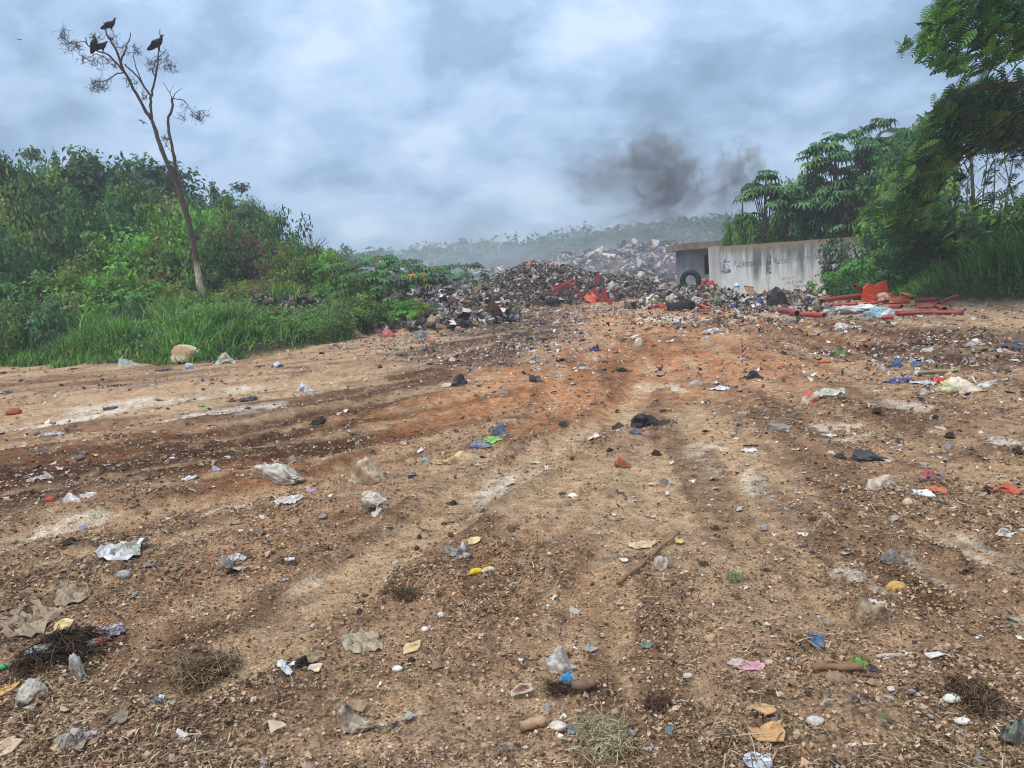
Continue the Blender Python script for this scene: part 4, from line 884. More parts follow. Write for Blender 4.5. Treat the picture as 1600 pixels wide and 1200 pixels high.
V, f, c = leaves_mesh('c', on_ground(P) + np.array([0, 0, 1]) * rng.uniform(0, .25, (n, 1)), np.tile([[0., -.3, .95]], (n, 1)) + rng.normal(0, .2, (n, 3)), rng.uniform(.03, .07, n), pal([(84, 112, 56), (96, 120, 66), (74, 92, 52), (120, 116, 70)], n, .3))
ob('ground_cover', mesh_tri('ground_cover', V, f, c), M_leaf, kind='stuff', label='low creeping plants at the foot of the grass mound')

# ------------------------------------------------------------------ feathery tree over the right side
def frond_tpl(np_=6):
    V = []; f = []
    for i in range(np_):
        t = (i + .6) / np_; x = t; z = -.35 * t * t; l = .34 * math.sin(math.pi * (0.12 + .80 * t)) + .05
        for s in (-1, 1):
            a = len(V)
            V += [(x - .04, 0, z), (x + .08, 0, z), (x + .16 + .05, s * l, z - .10), (x + .13 - .03, s * l, z - .10)]
            f += [(a, a + 1, a + 2), (a, a + 2, a + 3)]
    a = len(V); V += [(0, -.012, 0), (0, .012, 0), (.5, 0, -.0875 + .01), (1.0, 0, -.35)]; f += [(a, a + 1, a + 2), (a + 1, a + 3, a + 2)]
    return np.array(V, float), np.array(f)
FT = frond_tpl()
def in_poly(px, py, poly):
    c = np.zeros(len(px), bool); j = len(poly) - 1
    for i in range(len(poly)):
        xi, yi = poly[i]; xj, yj = poly[j]
        c ^= ((yi > py) != (yj > py)) & (px < (xj - xi) * (py - yi) / (yj - yi + 1e-9) + xi); j = i
    return c
def frond_cloud(poly, n, D, dD, size, cols, az0=math.pi, dens=None):
    px = []; py = []
    xs = [p[0] for p in poly]; ys = [p[1] for p in poly]
    while len(px) < n:
        a = rng.uniform(min(xs), max(xs), n); b = rng.uniform(min(ys), max(ys), n); k = in_poly(a, b, poly)
        if dens is not None: k &= rng.uniform(0, 1, n) < dens(a, b)
        px += list(a[k]); py += list(b[k])
    px = np.array(px[:n]); py = np.array(py[:n]); Dd = D + rng.uniform(-dD, dD, n)
    d = fwd[None] + rgt[None] * ((px - 800) / F)[:, None] + upv[None] * ((600 - py) / F)[:, None]; t = Dd / d[:, 1]
    P = d * t[:, None]; P[:, 2] += CAMZ
    s = size * rng.uniform(.7, 1.3, n)
    R = rotm(rng.normal(0, .5, n), rng.normal(.3, .35, n), az0 + rng.normal(0, .9, n))
    P = P - R[:, :, 0] * s[:, None]
    return scatter(FT[0], FT[1], P, R, np.stack([s] * 3, -1), cols(n))
FPAL = [(74, 116, 54), (94, 140, 60), (58, 94, 48), (110, 152, 64), (48, 80, 42)]
ft_x, ft_y = float(pw(1760, 300, 19)[0]), 19.0
ftree = ob('feathery_tree', None, loc=(0, 0, 0), label='tall feathery-leaved tree reaching into the picture from the side', cat='tree')
streaks = lambda a, b: .25 + sstep(.36, .58, fbm((a + 2.2 * b) * .012, (b - .45 * a) * .05, 601, 3))
UP = [(1396, 86), (1404, 62), (1428, 58), (1440, 32), (1462, -10), (1480, -40), (1700, -60), (1700, 60), (1600, 82), (1545, 108), (1500, 112), (1462, 112), (1440, 92)]
A = frond_cloud(UP, 1600, 18.5, 1.6, .32, lambda n: pal(FPAL, n, .3), dens=lambda a, b: streaks(a, b))
V, f, c = A; ob('crown', mesh_tri('crown', V, f, c), M_leaf, ftree)
br = []
def limb(pts, D, r0_, r1_, n=5):
    p = np.array([pw(a, b, D + (q[2] if len(q) > 2 else 0)) for q in pts for a, b in [q[:2]]]); return (*tube(p, np.linspace(r0_, r1_, len(p)), n), lin(78, 70, 62))
trunkp = np.array([(ft_x + .3, 19.2, -.3), (ft_x + .15, 19.1, 2.2), (ft_x - .1, 19, 4.5), (ft_x + .2, 18.8, 7.5)])
br.append((*tube(trunkp, [.28, .24, .2, .12], 9), lin(92, 82, 72)))
V, f, c = cat_mesh(br); ob('trunk', mesh_tri('trunk', V, f, c, True), M_bark, ftree)
br = [limb([(1770, 130), (1690, 120), (1600, 130), (1540, 134), (1490, 150), (1450, 178)], 18.9, .09, .02), limb([(1770, 60), (1650, 76), (1580, 86), (1550, 96), (1525, 106)], 18.6, .06, .015), limb([(1525, 106), (1510, 118), (1505, 130)], 18.6, .018, .012),
      limb([(1575, 130), (1568, 116), (1553, 107), (1535, 109), (1518, 118), (1508, 130)], 18.5, .02, .012), limb([(1640, 70), (1590, 100), (1574, 122)], 18.4, .018, .012), limb([(1555, 96), (1545, 115), (1540, 130)], 18.5, .014, .010), limb([(1590, 84), (1585, 106), (1572, 118)], 18.5, .012, .008),
      limb([(1700, 20), (1600, 10), (1520, 25), (1450, 55), (1412, 76)], 18.5, .05, .008), limb([(1700, -20), (1560, -10), (1490, 0), (1450, 20)], 18.8, .05, .01), limb([(1690, 140), (1590, 175), (1540, 215), (1500, 260)], 19.2, .04, .01)]
for q in br[:2] + br[7:]: ob('branch', mesh_tri('branch', *q, True), M_bark, ftree)
V, f, c = cat_mesh(br[2:7]); ob('side_branch', mesh_tri('side_branch', V, f, c, True), M_bark, ftree)
ltree = ob('feathery_tree', None, loc=(0, 0, 0), label='lower feathery tree drooping over thicket and bare saplings', cat='tree')
LO = [(1452, 172), (1480, 142), (1530, 128), (1620, 128), (1720, 110), (1720, 230), (1600, 240), (1560, 232), (1500, 240), (1470, 270), (1440, 320), (1400, 350), (1372, 345), (1392, 300), (1412, 250), (1428, 205)]
A = frond_cloud(LO, 3000, 21.5, 2.0, .36, lambda n: pal(FPAL, n, .3), az0=math.pi * .93, dens=streaks)
LO2 = [(1500, 240), (1620, 215), (1720, 200), (1720, 330), (1600, 330), (1570, 290), (1540, 330), (1500, 330), (1480, 300)]
B = frond_cloud(LO2, 230, 22, 2.0, .32, lambda n: pal(FPAL, n, .3), dens=streaks)
LO3 = [(1340, 330), (1400, 260), (1440, 300), (1500, 330), (1600, 330), (1620, 380), (1500, 390), (1400, 385)]
C3_ = frond_cloud(LO3, 700, 27, 1.5, .42, lambda n: pal(FPAL, n, .3))
V, f, c = cat_mesh([A, B, C3_]); ob('crown', mesh_tri('crown', V, f, c), M_leaf, ltree)
tb = pw(1690, 380, 22.5)
br = [(*tube([(tb[0], 22.5, -.3), (tb[0] - .1, 22.4, 2.5), (tb[0] - .4, 22.2, 4.6)], [.2, .17, .12], 8), lin(92, 82, 72)), limb([(1672, 240), (1600, 180), (1530, 170), (1460, 200), (1420, 250)], 22, .10, .015), limb([(1665, 250), (1600, 220), (1540, 215), (1480, 260), (1440, 300)], 21.8, .06, .012), limb([(1665, 230), (1610, 150), (1560, 140)], 21.6, .06, .015)]
ob('trunk', mesh_tri('trunk', *br[0], True), M_bark, ltree)
for q in br[1:]: ob('branch', mesh_tri('branch', *q, True), M_bark, ltree)
# bare saplings against the sky
for i, (xb, xt, yt, r, lb) in enumerate(((1478, 1470, 205, .035, 'thin bare sapling nearest the broad-leaved trees'), (1492, 1498, 190, .03, 'thin straight sapling second from the broad-leaved trees'), (1520, 1516, 180, .085, 'thickest bare sapling trunk against the sky'), (1534, 1548, 185, .03, 'thin sapling beside the thickest trunk'), (1552, 1540, 190, .03, 'crooked thin sapling crossing its neighbour'), (1566, 1580, 170, .035, 'leaning sapling left of the edge branches'.replace('left of', 'before')), (1586, 1570, 185, .03, 'slim sapling near the picture edge'), (1505, 1530, 215, .025, 'slanting thin sapling between two straight ones'))):
    D = 28 + .5 * (i % 3); b = pw(xb, 345, D); t_ = pw(xt, yt, D); z0 = float(H(b[0], D))
    e = ob('bare_sapling', None, loc=(b[0], D, z0), label=lb, cat='tree', group='bare saplings under the feathery tree')
    h = t_[2] - z0; dx = t_[0] - b[0]
    pts = np.array([(-dx * .3, 0, -.2), (rng.normal(0, .06), 0, h * .35), (dx * .5 + rng.normal(0, .1), rng.normal(0, .1), h * .7), (dx, 0, h)])
    ob('trunk', mesh_tri('trunk', *tube(pts, [r, r * .9, r * .7, r * .3], 6), np.broadcast_to(lin(96, 88, 78), (4 * 6 + 2, 3)), True), M_bark, e)
    bs = []
    for k in range(9):
        s_ = rng.uniform(.4, .95); p = pts[0] * (1 - s_) + pts[3] * s_; a = rng.uniform(0, 6.28); l = rng.uniform(.4, 1.1)
        bs.append((*tube([p, p + np.array([math.cos(a) * l * .5, math.sin(a) * l * .5, l * .6]), p + np.array([math.cos(a) * l * .8, math.sin(a) * l * .8, l * 1.2])], [r * .4, r * .3, r * .12], 4, False), lin(90, 82, 72)))
    V, f, c = cat_mesh(bs); ob('branches', mesh_tri('branches', V, f, c, True), M_bark, e)
# palm whose top frond shows
pp = pw(1426, 212, 46); pz = pp[2]
palm = ob('palm_tree', None, loc=(pp[0], 46, 0), label='palm tree with one arching frond above the broad-leaved trees', cat='palm tree')
ob('trunk', mesh_tri('trunk', *tube([(.3, 0, -.3), (.2, 0, 3), (0, 0, pz - .1)], [.16, .13, .11], 8), np.broadcast_to(lin(120, 112, 98), (26, 3)), True), M_bark, palm)
def palm_frond(seed):
    g = np.random.default_rng(seed); P = []; l = 2.9
    t = np.linspace(0, 1, 12); ax = np.stack([l * .72 * t, 0 * t, l * .75 * t - 1.15 * l * t ** 2.4 * .62], -1)
    P.append((*tube(ax, np.linspace(.03, .006, 12), 4), lin(150, 158, 110)))
    for i in range(34):
        u = .12 + .88 * i / 34; p = np.array([np.interp(u, t, ax[:, k]) for k in range(3)]); ll = .75 * math.sin(math.pi * (.15 + .75 * u)) + .1
        for s in (-1, 1):
            e = p + np.array([.45 * ll, s * ll * .55, -.25 * ll + g.normal(0, .05)]); w = np.array([.022, 0, .008])
            P.append((np.array([p - w, p + w, (p + e) / 2 + w + [0, 0, .04], e]), np.array([(0, 1, 2), (0, 2, 3)]), lin(*((96, 118, 84) if i % 3 else (124, 140, 104)))))
    return cat_mesh(P)
fm = [mesh_tri('frond', *palm_frond(s)) for s in (1, 2)]
for i in range(9):
    o = ob('frond', fm[i % 2], M_leaf, palm, loc=(0, 0, pz - .15)); a = math.pi * .98 if i == 0 else i * .72 + .5
    o.rotation_euler = (0, 0.0 if i == 0 else float(rng.uniform(.1, .7)), a)

# ------------------------------------------------------------------ far woods
def far_woods():
    Vs = []; g = np.random.default_rng(77)
    px = np.concatenate([np.linspace(520, 1180, 104), np.linspace(530, 1200, 90), np.linspace(200, 1500, 80), np.linspace(-500, 540, 24), np.linspace(1180, 2200, 26)])
    cen = []; 
    for i, p in enumerate(px):
        D = (150 if i < 104 else 165 if i < 194 else 190) + g.uniform(-6, 6); x = (p - 800) / F * D
        h = g.uniform(6.6, 9.6) * (1.15 if 900 < p < 1190 else 1.0) + (2.0 if i >= 104 else 0)
        if i < 104 and p < 640: h *= .82
        cen.append((x, D, h))
    out = []
    for x, D, h in cen:
        w = h * g.uniform(.38, .55); zc = h * .58
        P, Nn, s, c, cc = clump_crown(18, 330, 1.0, .46, .15, ['dark', 'mid', 'blue', 'dark'][int(g.integers(0, 4))], int(g.integers(0, 1e6)), 1.0, 0, .4)
        P = P * np.array([w, w, h * .36]) + np.array([x, D, zc]); 
        V, f, c = leaves_mesh('w', P, Nn, s * w * .9, c, .6); out.append((V, f, c))
        out.append((*tube([(x, D, -.3), (x, D, h * .6)], [.25, .15], 4, False), lin(90, 84, 76)))
        # undergrowth
        P, Nn, s, c, cc = clump_crown(8, 90, 1.0, .5, .21, 'dark', int(g.integers(0, 1e6)), .8, 0, .4)
        V, f, c = leaves_mesh('w', P * np.array([3.2, 2, h * .34]) + np.array([x, D - 3, h * .1]), Nn, s * 3.0, c, .6); out.append((V, f, c))
    V, f, c = cat_mesh(out); ob('far_woods', mesh_tri('far_woods', V, f, c), M_leaf, kind='stuff', label='hazy line of woods far behind the rubbish heaps')
far_woods()
# ------------------------------------------------------------------ dead tree with vultures
DT = 30.0
db = pw(315, 470, DT); dbz = float(H(db[0], DT))
dead = ob('dead_tree', None, loc=(0, 0, 0), label='tall leaning dead tree with bare twigs and perched vultures', cat='tree')
def dl(pts, dz0=0.0, dz1=0.0):
    k = np.linspace(0, 1, len(pts)); return np.array([pw(a, b, DT + dz0 + (dz1 - dz0) * q) for (a, b), q in zip(pts, k)])
def smoothp(p, n=3):
    p = np.asarray(p); t = np.arange(len(p)); u = np.linspace(0, len(p) - 1, (len(p) - 1) * n + 1)
    q = np.stack([np.interp(u, t, p[:, k]) for k in range(3)], -1); r = q.copy(); r[1:-1] = (q[:-2] + 2 * q[1:-1] + q[2:]) / 4; return r
DEADC = lin(86, 74, 66)
def limbo(name, pts, r0_, r1_, dz0=0, dz1=0, sides=7, col=DEADC, parent=dead):
    p = smoothp(dl(pts, dz0, dz1)); p[1:-1] += rng.normal(0, .012, p[1:-1].shape)
    rr_ = np.linspace(r0_, r1_, len(p)) * (1.0 if name == 'trunk' else .85) * (1 + rng.normal(0, .07, len(p)))
    V, f = tube(p, rr_, sides); c = np.broadcast_to(col, V.shape).copy() * rng.uniform(.75, 1.2, (len(V), 1))
    return V, f, c
tp = [(318, 478), (313, 452), (308, 420), (304, 382), (291, 332), (274, 284), (256, 242), (246, 215), (237, 187)]
V, f, c = limbo('trunk', tp, .14, .064, sides=10)
pyv = project(V)[1]; k = (pyv > 408) & (pyv < 462) & (vn(V[:, 0] * 6, V[:, 2] * 3.5, 3) > .42); c[k] = lin(186, 164, 134)
ob('trunk', mesh_tri('trunk', V, f, c, True), M_bark, dead)
SEC = [[(286, 318), (281, 285), (277, 270), (270, 236), (263, 206), (262, 189), (269, 171), (269, 153)]]
for pts, a, b, d0, d1 in ((SEC[0], .085, .05, 0, .5), ([(237, 187), (224, 168), (213, 147), (201, 123), (191, 108), (186, 90), (178, 71), (168, 58), (164, 46), (162, 34)], .08, .022, 0, -.5), ([(237, 187), (236, 165), (235, 148), (242, 130), (245, 105), (248, 84), (250, 62), (250, 45)], .07, .015, 0, .4),
                          ([(235, 149), (223, 131), (214, 119), (203, 109), (195, 100)], .04, .03, .1, -.3), ([(223, 131), (212, 106), (208, 88), (211, 72)], .03, .010, .1, .7), ([(190, 108), (189, 95), (194, 82), (199, 70), (204, 51)], .055, .018, -.3, -.8), ([(192, 111), (181, 97), (169, 85), (155, 80), (144, 77), (136, 68), (134, 58)], .045, .02, -.3, -1.2),
                          ([(137, 70), (130, 63), (118, 66), (108, 68), (101, 60), (96, 51)], .022, .008, -1.1, -1.8), ([(193, 113), (179, 116), (171, 125), (158, 127), (146, 128)], .03, .008, -.3, .6), ([(182, 97), (168, 92), (152, 84), (142, 88), (126, 92)], .02, .007, -.4, .8), ([(243, 123), (238, 111), (241, 100), (247, 91)], .03, .02, .2, .0),
                          ([(269, 155), (265, 144), (257, 132), (254, 129)], .022, .008, .5, .9), ([(269, 154), (276, 143), (284, 138)], .022, .008, .5, .2), ([(269, 154), (284, 155), (295, 165), (302, 178), (309, 184)], .022, .007, .5, 1.0), ([(281, 272), (286, 263)], .025, .015, .2, .3), ([(276, 252), (263, 230), (252, 213)], .02, .007, .2, -.6), ([(247, 90), (256, 82), (260, 76)], .02, .008, .2, .6), ([(168, 60), (176, 62), (178, 52)], .016, .007, -.4, -.1), ([(265, 146), (268, 140), (271, 134)], .014, .006, .5, .6)):
    V, f, c = limbo('branch', pts, a, b, d0, d1); ob('branch', mesh_tri('branch', V, f, c, True), M_bark, dead)
tw = []
def twig_spray(root, cen, rad, n, dz):
    g = rng; r = pw(*root, DT + dz); hub = [r]
    for i in range(max(5, int(n * .75))):
        s = hub[int(g.integers(0, len(hub)))]
        a = g.uniform(0, 6.28); q = (cen[0] + rad[0] * math.cos(a) * g.uniform(.5, 1.05), cen[1] + rad[1] * math.sin(a) * g.uniform(.5, 1.05))
        e = pw(*q, DT + dz + g.normal(0, .45)); pts = s + (e - s) * np.linspace(0, 1, 7)[:, None]; pts[1:] += g.normal(0, .05, (6, 3)); pts[2:5] += g.normal(0, .07, 3)
        tw.append((*tube(pts, np.linspace(.0105, .005, 7), 3, False), DEADC)); hub += [pts[2], pts[3], pts[4]]
        for _ in range(4):
            s2 = pts[int(g.integers(2, 7))]; m1 = s2 + g.normal(0, .09, 3) + [0, 0, .03]; m2 = m1 + g.normal(0, .09, 3)
            tw.append((*tube([s2, m1, m2], [.006, .0055, .004], 3, False), DEADC))
for a in (((101, 60), (97, 62), (16, 18), 14, -1.6), ((112, 67), (105, 78), (13, 10), 10, -1.4), ((118, 66), (120, 74), (8, 8), 5, -1.2), ((130, 92), (136, 94), (16, 8), 12, .6), ((150, 84), (158, 100), (16, 10), 8, .2), ((150, 128), (152, 134), (16, 13), 20, .5), ((171, 122), (166, 132), (10, 12), 5, .2), ((245, 95), (240, 101), (14, 12), 12, .2), ((256, 82), (268, 106), (13, 10), 14, .4), ((249, 88), (254, 92), (10, 8), 10, .3),
          ((305, 180), (312, 182), (17, 14), 20, .9), ((290, 158), (284, 178), (11, 8), 7, .8), ((210, 80), (212, 78), (9, 9), 8, .6), ((190, 90), (192, 80), (9, 10), 6, -.5), ((172, 60), (176, 62), (7, 10), 9, -.3), ((225, 170), (226, 155), (6, 14), 6, -.3), ((213, 130), (200, 128), (9, 8), 6, -.2), ((185, 105), (170, 100), (12, 8), 6, .2), ((254, 215), (258, 222), (6, 8), 4, -.5), ((275, 255), (270, 262), (5, 10), 4, .2), ((140, 66), (150, 60), (10, 9), 5, -.9)):
    twig_spray(*a)
V, f, c = cat_mesh(tw); ob('twigs', mesh_tri('twigs', V, f, c, False), M_bark, dead, kind='stuff')

def skin_mesh(name, verts, edges, radii, root=0, sub=1):
    me = bpy.data.meshes.new(name); me.from_pydata([tuple(v) for v in verts], edges, [])
    o = bpy.data.objects.new(name, me); COL.objects.link(o)
    md = o.modifiers.new('skin', 'SKIN'); md.use_smooth_shade = True
    if not me.skin_vertices: 
        raise RuntimeError('no skin layer')
    for i, r in enumerate(radii):
        me.skin_vertices[0].data[i].radius = r if isinstance(r, tuple) else (r, r)
    me.skin_vertices[0].data[root].use_root = True
    s = o.modifiers.new('sub', 'SUBSURF'); s.levels = sub
    dg = bpy.context.evaluated_depsgraph_get(); out = bpy.data.meshes.new_from_object(o.evaluated_get(dg))
    bpy.data.objects.remove(o); out.name = name
    a = out.color_attributes.new('Col', 'FLOAT_COLOR', 'POINT')
    a.data.foreach_set('color', np.tile(np.array([*lin(24, 24, 26), 1], np.float32), len(out.vertices)))
    return out
def vulture(px, py, dz, face, s, label, hunch=0.0, neck=1.0, spread=0.0):
    """perched black vulture, feet at the given spot; face +1 looks to the right"""
    b = pw(px, py, DT + dz)
    V = [(0, 0, .31), (-.16, 0, .275), (-.34, 0, .20), (-.47, 0, .14), (.13, 0, .36), (.22, 0, .43 - hunch * .04), (.255, 0, .51 * neck), (.285, 0, .54 * neck), (.335, 0, .52 * neck), (.36, 0, .495 * neck),
         (.03, .06, .20), (.05, .06, .09), (.04, .06, .0), (.12, .07, -.005), (.03, -.06, .20), (.05, -.06, .09), (.04, -.06, .0), (.12, -.07, -.005),
         (-.02, .13, .30), (-.24, .14, .22), (-.43, .07, .15), (-.02, -.13, .30), (-.24, -.14, .22), (-.43, -.07, .15)]
    E = [(0, 1), (1, 2), (2, 3), (0, 4), (4, 5), (5, 6), (6, 7), (7, 8), (8, 9), (0, 10), (10, 11), (11, 12), (12, 13), (0, 14), (14, 15), (15, 16), (16, 17), (0, 18), (18, 19), (19, 20), (0, 21), (21, 22), (22, 23)]
    R = [.135, .125, (.07, .05), (.055, .02), .12, .07, .04, .045, .02, .010, .05, .018, .014, .010, .05, .018, .014, .010, (.08, .06), (.07, .04), (.03, .018), (.08, .06), (.07, .04), (.03, .018)]
    V = np.array(V); V[:, 2] += np.where(np.arange(len(V)) < 4, 0, 0)
    if hunch: 
        a = hunch * .7; c_, s_ = math.cos(a), math.sin(a); q = V[:10].copy(); q2 = V[18:].copy()
        for arr, sl in ((q, slice(0, 10)), (q2, slice(18, 24))):
            x, z = arr[:, 0], arr[:, 2] - .3; V[sl, 0] = x * c_ - z * s_; V[sl, 2] = x * s_ + z * c_ + .3
    me = skin_mesh('vulture', V * s, E, [tuple(np.array(r) * s) if isinstance(r, tuple) else r * s for r in R])
    o = ob('vulture', me, M_feather, loc=b, label=label, cat='bird', group='vultures on the dead tree'); o.rotation_euler = (0, 0, 0 if face > 0 else math.pi)
    return o
vulture(173, 49, -.45, 1, .78, 'vulture perched topmost on the dead tree, neck stretched up', neck=1.06)
vulture(149, 79, -1.0, 1, .78, 'hunched vulture sitting upright on the long side branch', hunch=1.1)
vulture(160, 82, -.85, 1, .74, 'vulture bent forward on the side branch beside the hunched one', neck=.9)
vulture(247, 80, .3, 1, .96, 'large vulture on the broken stem away from the other vultures', hunch=.25)
def flying_bird(px, py, D, span, roll_, yaw, label, col):
    V = np.array([(0, 0, 0), (0, -.22, 0), (0, .18, .0), (0, .28, .01), (.22, .02, .08), (.5, -.06, .02), (-.22, .02, .08), (-.5, -.06, .02)]) * span
    E = [(0, 1), (0, 2), (2, 3), (0, 4), (4, 5), (0, 6), (6, 7)]
    R = [.055, (.07, .012), .04, .02, (.10, .014), (.04, .006), (.10, .014), (.04, .006)]
    me = skin_mesh('flying_bird', V, E, [tuple(np.array(r) * span) if isinstance(r, tuple) else r * span for r in R])
    a = me.color_attributes['Col']; a.data.foreach_set('color', np.tile(np.array([*lin(*col), 1], np.float32), len(me.vertices)))
    o = ob('flying_bird', me, M_feather, loc=pw(px, py, D), label=label, cat='bird'); o.rotation_euler = (math.radians(roll_), math.radians(12), math.radians(yaw))
flying_bird(30, 62, 105, 1.35, 10, 20, 'distant bird gliding with bent wings beyond the dead tree twigs', (70, 72, 78))
flying_bird(223, 191, 62, 1.0, 62, 75, 'bird gliding on its side just beside the dead trunk', (96, 104, 118))
# dead stick and dead brushwood near the papaya plants
s0 = pw(557, 408, 34); s1 = pw(547, 384, 34)
ob('dead_stick', mesh_tri('dead_stick', *tube([s0 - np.array([0, 0, 1.2]), s0, s1], [.04, .03, .012], 5), np.broadcast_to(lin(120, 108, 94), (17, 3)), True), M_bark, label='bare stick standing up from the papaya thicket', cat='stick')
bw = []
c0 = pw(488, 392, 36)
for i in range(26):
    a = rng.uniform(-1.2, 1.2); l = rng.uniform(.5, 1.1); e = c0 + np.array([math.sin(a) * l, rng.normal(0, .3), math.cos(a) * l * .8]); mid_ = (c0 + e) / 2 + rng.normal(0, .06, 3)
    bw.append((*tube([c0 + rng.normal(0, .15, 3) - np.array([0, 0, .4]), mid_, e], [.016, .012, .006], 4, False), lin(92, 78, 68)))
V, f, c = cat_mesh(bw); ob('dead_shrub', mesh_tri('dead_shrub', V, f, c, True), M_bark, label='leafless brown brushwood on the crest above the papaya plants', cat='shrub')

# ------------------------------------------------------------------ tyres
def tyre(name, R, r, w, label, pos, rot, lugs=34, rimcol=(48, 47, 46)):
    prof = [(r, -w * .36), (r + .02, -w * .44), ((r + R) / 2, -w * .52), (R - .05, -w * .48), (R - .012, -w * .40), (R - .012, w * .40), (R - .05, w * .48), ((r + R) / 2, w * .52), (r + .02, w * .44), (r, w * .36), (r + .035, w * .3), (R - .07, w * .3), (R - .07, -w * .3), (r + .035, -w * .3)]
    n = 48; m_ = len(prof); th = np.arange(n) * 2 * math.pi / n
    V = np.array([[(p[0] * math.cos(t), p[1], p[0] * math.sin(t)) for p in prof] for t in th]).reshape(-1, 3)
    f = []
    for i in range(n):
        for j in range(m_):
            a, b = i * m_ + j, i * m_ + (j + 1) % m_; c_, d_ = ((i + 1) % n) * m_ + j, ((i + 1) % n) * m_ + (j + 1) % m_
            f += [(a, b, d_), (a, d_, c_)]
    e = ob(name, None, loc=pos, label=label, cat='tyre'); e.rotation_euler = rot
    ob('casing', mesh_tri('casing', V, np.array(f), np.broadcast_to(lin(*rimcol), V.shape), True), M_rubber, e)
    P = []
    for i in range(lugs):
        for s in (-1, 0, 1):
            a = (i + .5 * (s % 2)) * 2 * math.pi / lugs; da = 2 * math.pi / lugs * .36
            y0, y1 = s * w * .28 - w * .11, s * w * .28 + w * .11
            q = [(rr_, aa, yy) for rr_ in (R - .014, R + .008) for aa, yy in ((a - da, y0), (a + da, y0 + .02), (a + da, y1 + .02), (a - da, y1))]
            vv = np.array([(rr_ * math.cos(aa), yy, rr_ * math.sin(aa)) for rr_, aa, yy in q])
            P.append((vv, np.array([(4, 5, 6), (4, 6, 7), (0, 1, 5), (0, 5, 4), (1, 2, 6), (1, 6, 5), (2, 3, 7), (2, 7, 6), (3, 0, 4), (3, 4, 7)]), lin(58, 55, 52)))
    V, f, c = cat_mesh(P); ob('tread', mesh_tri('tread', V, f, c), M_rubber, e)
    return e
p = pw(1079, 438, 33.6); tyre('tyre', .45, .24, .28, 'large tyre standing upright on the rubbish beside the concrete house', p, (.08, .05, -.42))
p = ground_at(1064, 484); tyre('tyre', .54, .30, .26, 'tractor tyre lying flat in front of the rubbish heap', (p[0], p[1], p[2] + .14), (math.pi / 2 - .12, 0.06, .3), lugs=30, rimcol=(64, 62, 58))
p = ground_at(865, 476); tyre('tyre', .34, .19, .2, 'small tyre lying on the burnt heap below the red laths', (p[0], p[1], p[2] + .12), (math.pi / 2 - .45, 0, .2))

# ------------------------------------------------------------------ red plastic pipes, laths and sheets
REDS = [(176, 66, 56), (184, 74, 60), (158, 60, 56), (190, 92, 72)]
def lift_pt(px, py, up): 
    g = ground_at(px, py); g[2] += up; return g
def red_pipe(a, b, rad0, label, group=None, up=(0, 0), open_=True, ci=0, at=None, name='red_pipe', sag=.012):
    rad = rad0 * .9
    A = np.array(a if len(a) == 3 else lift_pt(*a, rad * .8 + up[0])); B = np.array(b if len(b) == 3 else lift_pt(*b, rad * .8 + up[1]))
    t = np.linspace(0, 1, 9)[:, None]; pts = A + (B - A) * t; l = np.linalg.norm(B - A)
    pts += np.stack([np.zeros(9), np.sin(t[:, 0] * 3.1) * l * .015, np.sin(t[:, 0] * 3.1) * sag * l], -1)
    Vo, fo = tube(pts, rad * (1 + rng.normal(0, .06, 9)), 12, False); Vi, fi = tube(pts, rad * .86, 12, False)
    fl = rng.uniform(.62, .95); Vo[:, 2] = np.repeat(pts[:, 2], 12) + (Vo[:, 2] - np.repeat(pts[:, 2], 12)) * fl; Vi[:, 2] = np.repeat(pts[:, 2], 12) + (Vi[:, 2] - np.repeat(pts[:, 2], 12)) * fl
    V = np.vstack([Vo, Vi]); n = len(Vo); f = np.vstack([fo, fi[:, ::-1] + n])
    cap = []
    for e in (0, 8):
        for j in range(12):
            p_, q_ = e * 12 + j, e * 12 + (j + 1) % 12; cap += [(p_, q_, n + q_), (p_, n + q_, n + p_)]
    V = V + 0; f = np.vstack([f, np.array(cap)])
    c0 = lin(*REDS[ci]); c = np.broadcast_to(c0, V.shape).copy() * (.7 + .5 * fbm(V[:, 0] * 5, V[:, 2] * 5 + V[:, 1], 7, 3))[:, None]; dirt = sstep(.42, .7, fbm(V[:, 0] * 3 + 7, V[:, 2] * 9 + V[:, 1], 9, 4))[:, None] * .6; c = c * (1 - dirt) + lin(130, 96, 74) * dirt
    o_ = pts[4].copy(); o_[2] -= rad
    me = mesh_tri(name, V - o_, f, c, True)
    return ob(name, me, M_red, loc=o_, label=label, cat='pipe', group=group)
GR = 'red plastic pipes on the dump'
red_pipe((1400, 494), (1505, 493), .095, 'longest red pipe lying nearest the camera on dark soil', GR, ci=2)
red_pipe((1378, 500), (1396, 499), .085, 'short flattened red pipe end beside the longest pipe', GR, ci=1)
red_pipe((1284, 476), (1352, 470), .10, 'long red pipe lying below the vine thicket, upper of a pair', GR, up=(.05, .12))
red_pipe((1302, 480), (1340, 478), .09, 'long red pipe pressed against its upper twin', GR, ci=1)
A = pw(1336, 447, 26.4); red_pipe(A, (1362, 468), .11, 'thick red pipe leaning on the bushes beside the broken crate', GR, ci=2)
red_pipe((1430, 473), (1466, 471), .085, 'red pipe lying along the edge of the grass mound', GR)
red_pipe((1466, 478), (1497, 470), .075, 'red pipe sunk in grass, outermost of the row', GR, ci=1, up=(0, .08))
red_pipe((1461, 480), (1476, 486), .085, 'stubby red pipe before the outermost pipe', GR, ci=1)
red_pipe((1392, 482), (1409, 482), .075, 'short red pipe piece lying just below the broken crate', GR, ci=1)
red_pipe((1352, 479), (1387, 473), .075, 'faded red pipe half buried below the broken crate', GR, ci=3)
red_pipe((1217, 488), (1246, 494), .10, 'red pipe slanting out of the rubbish below the black bag', GR, ci=2)
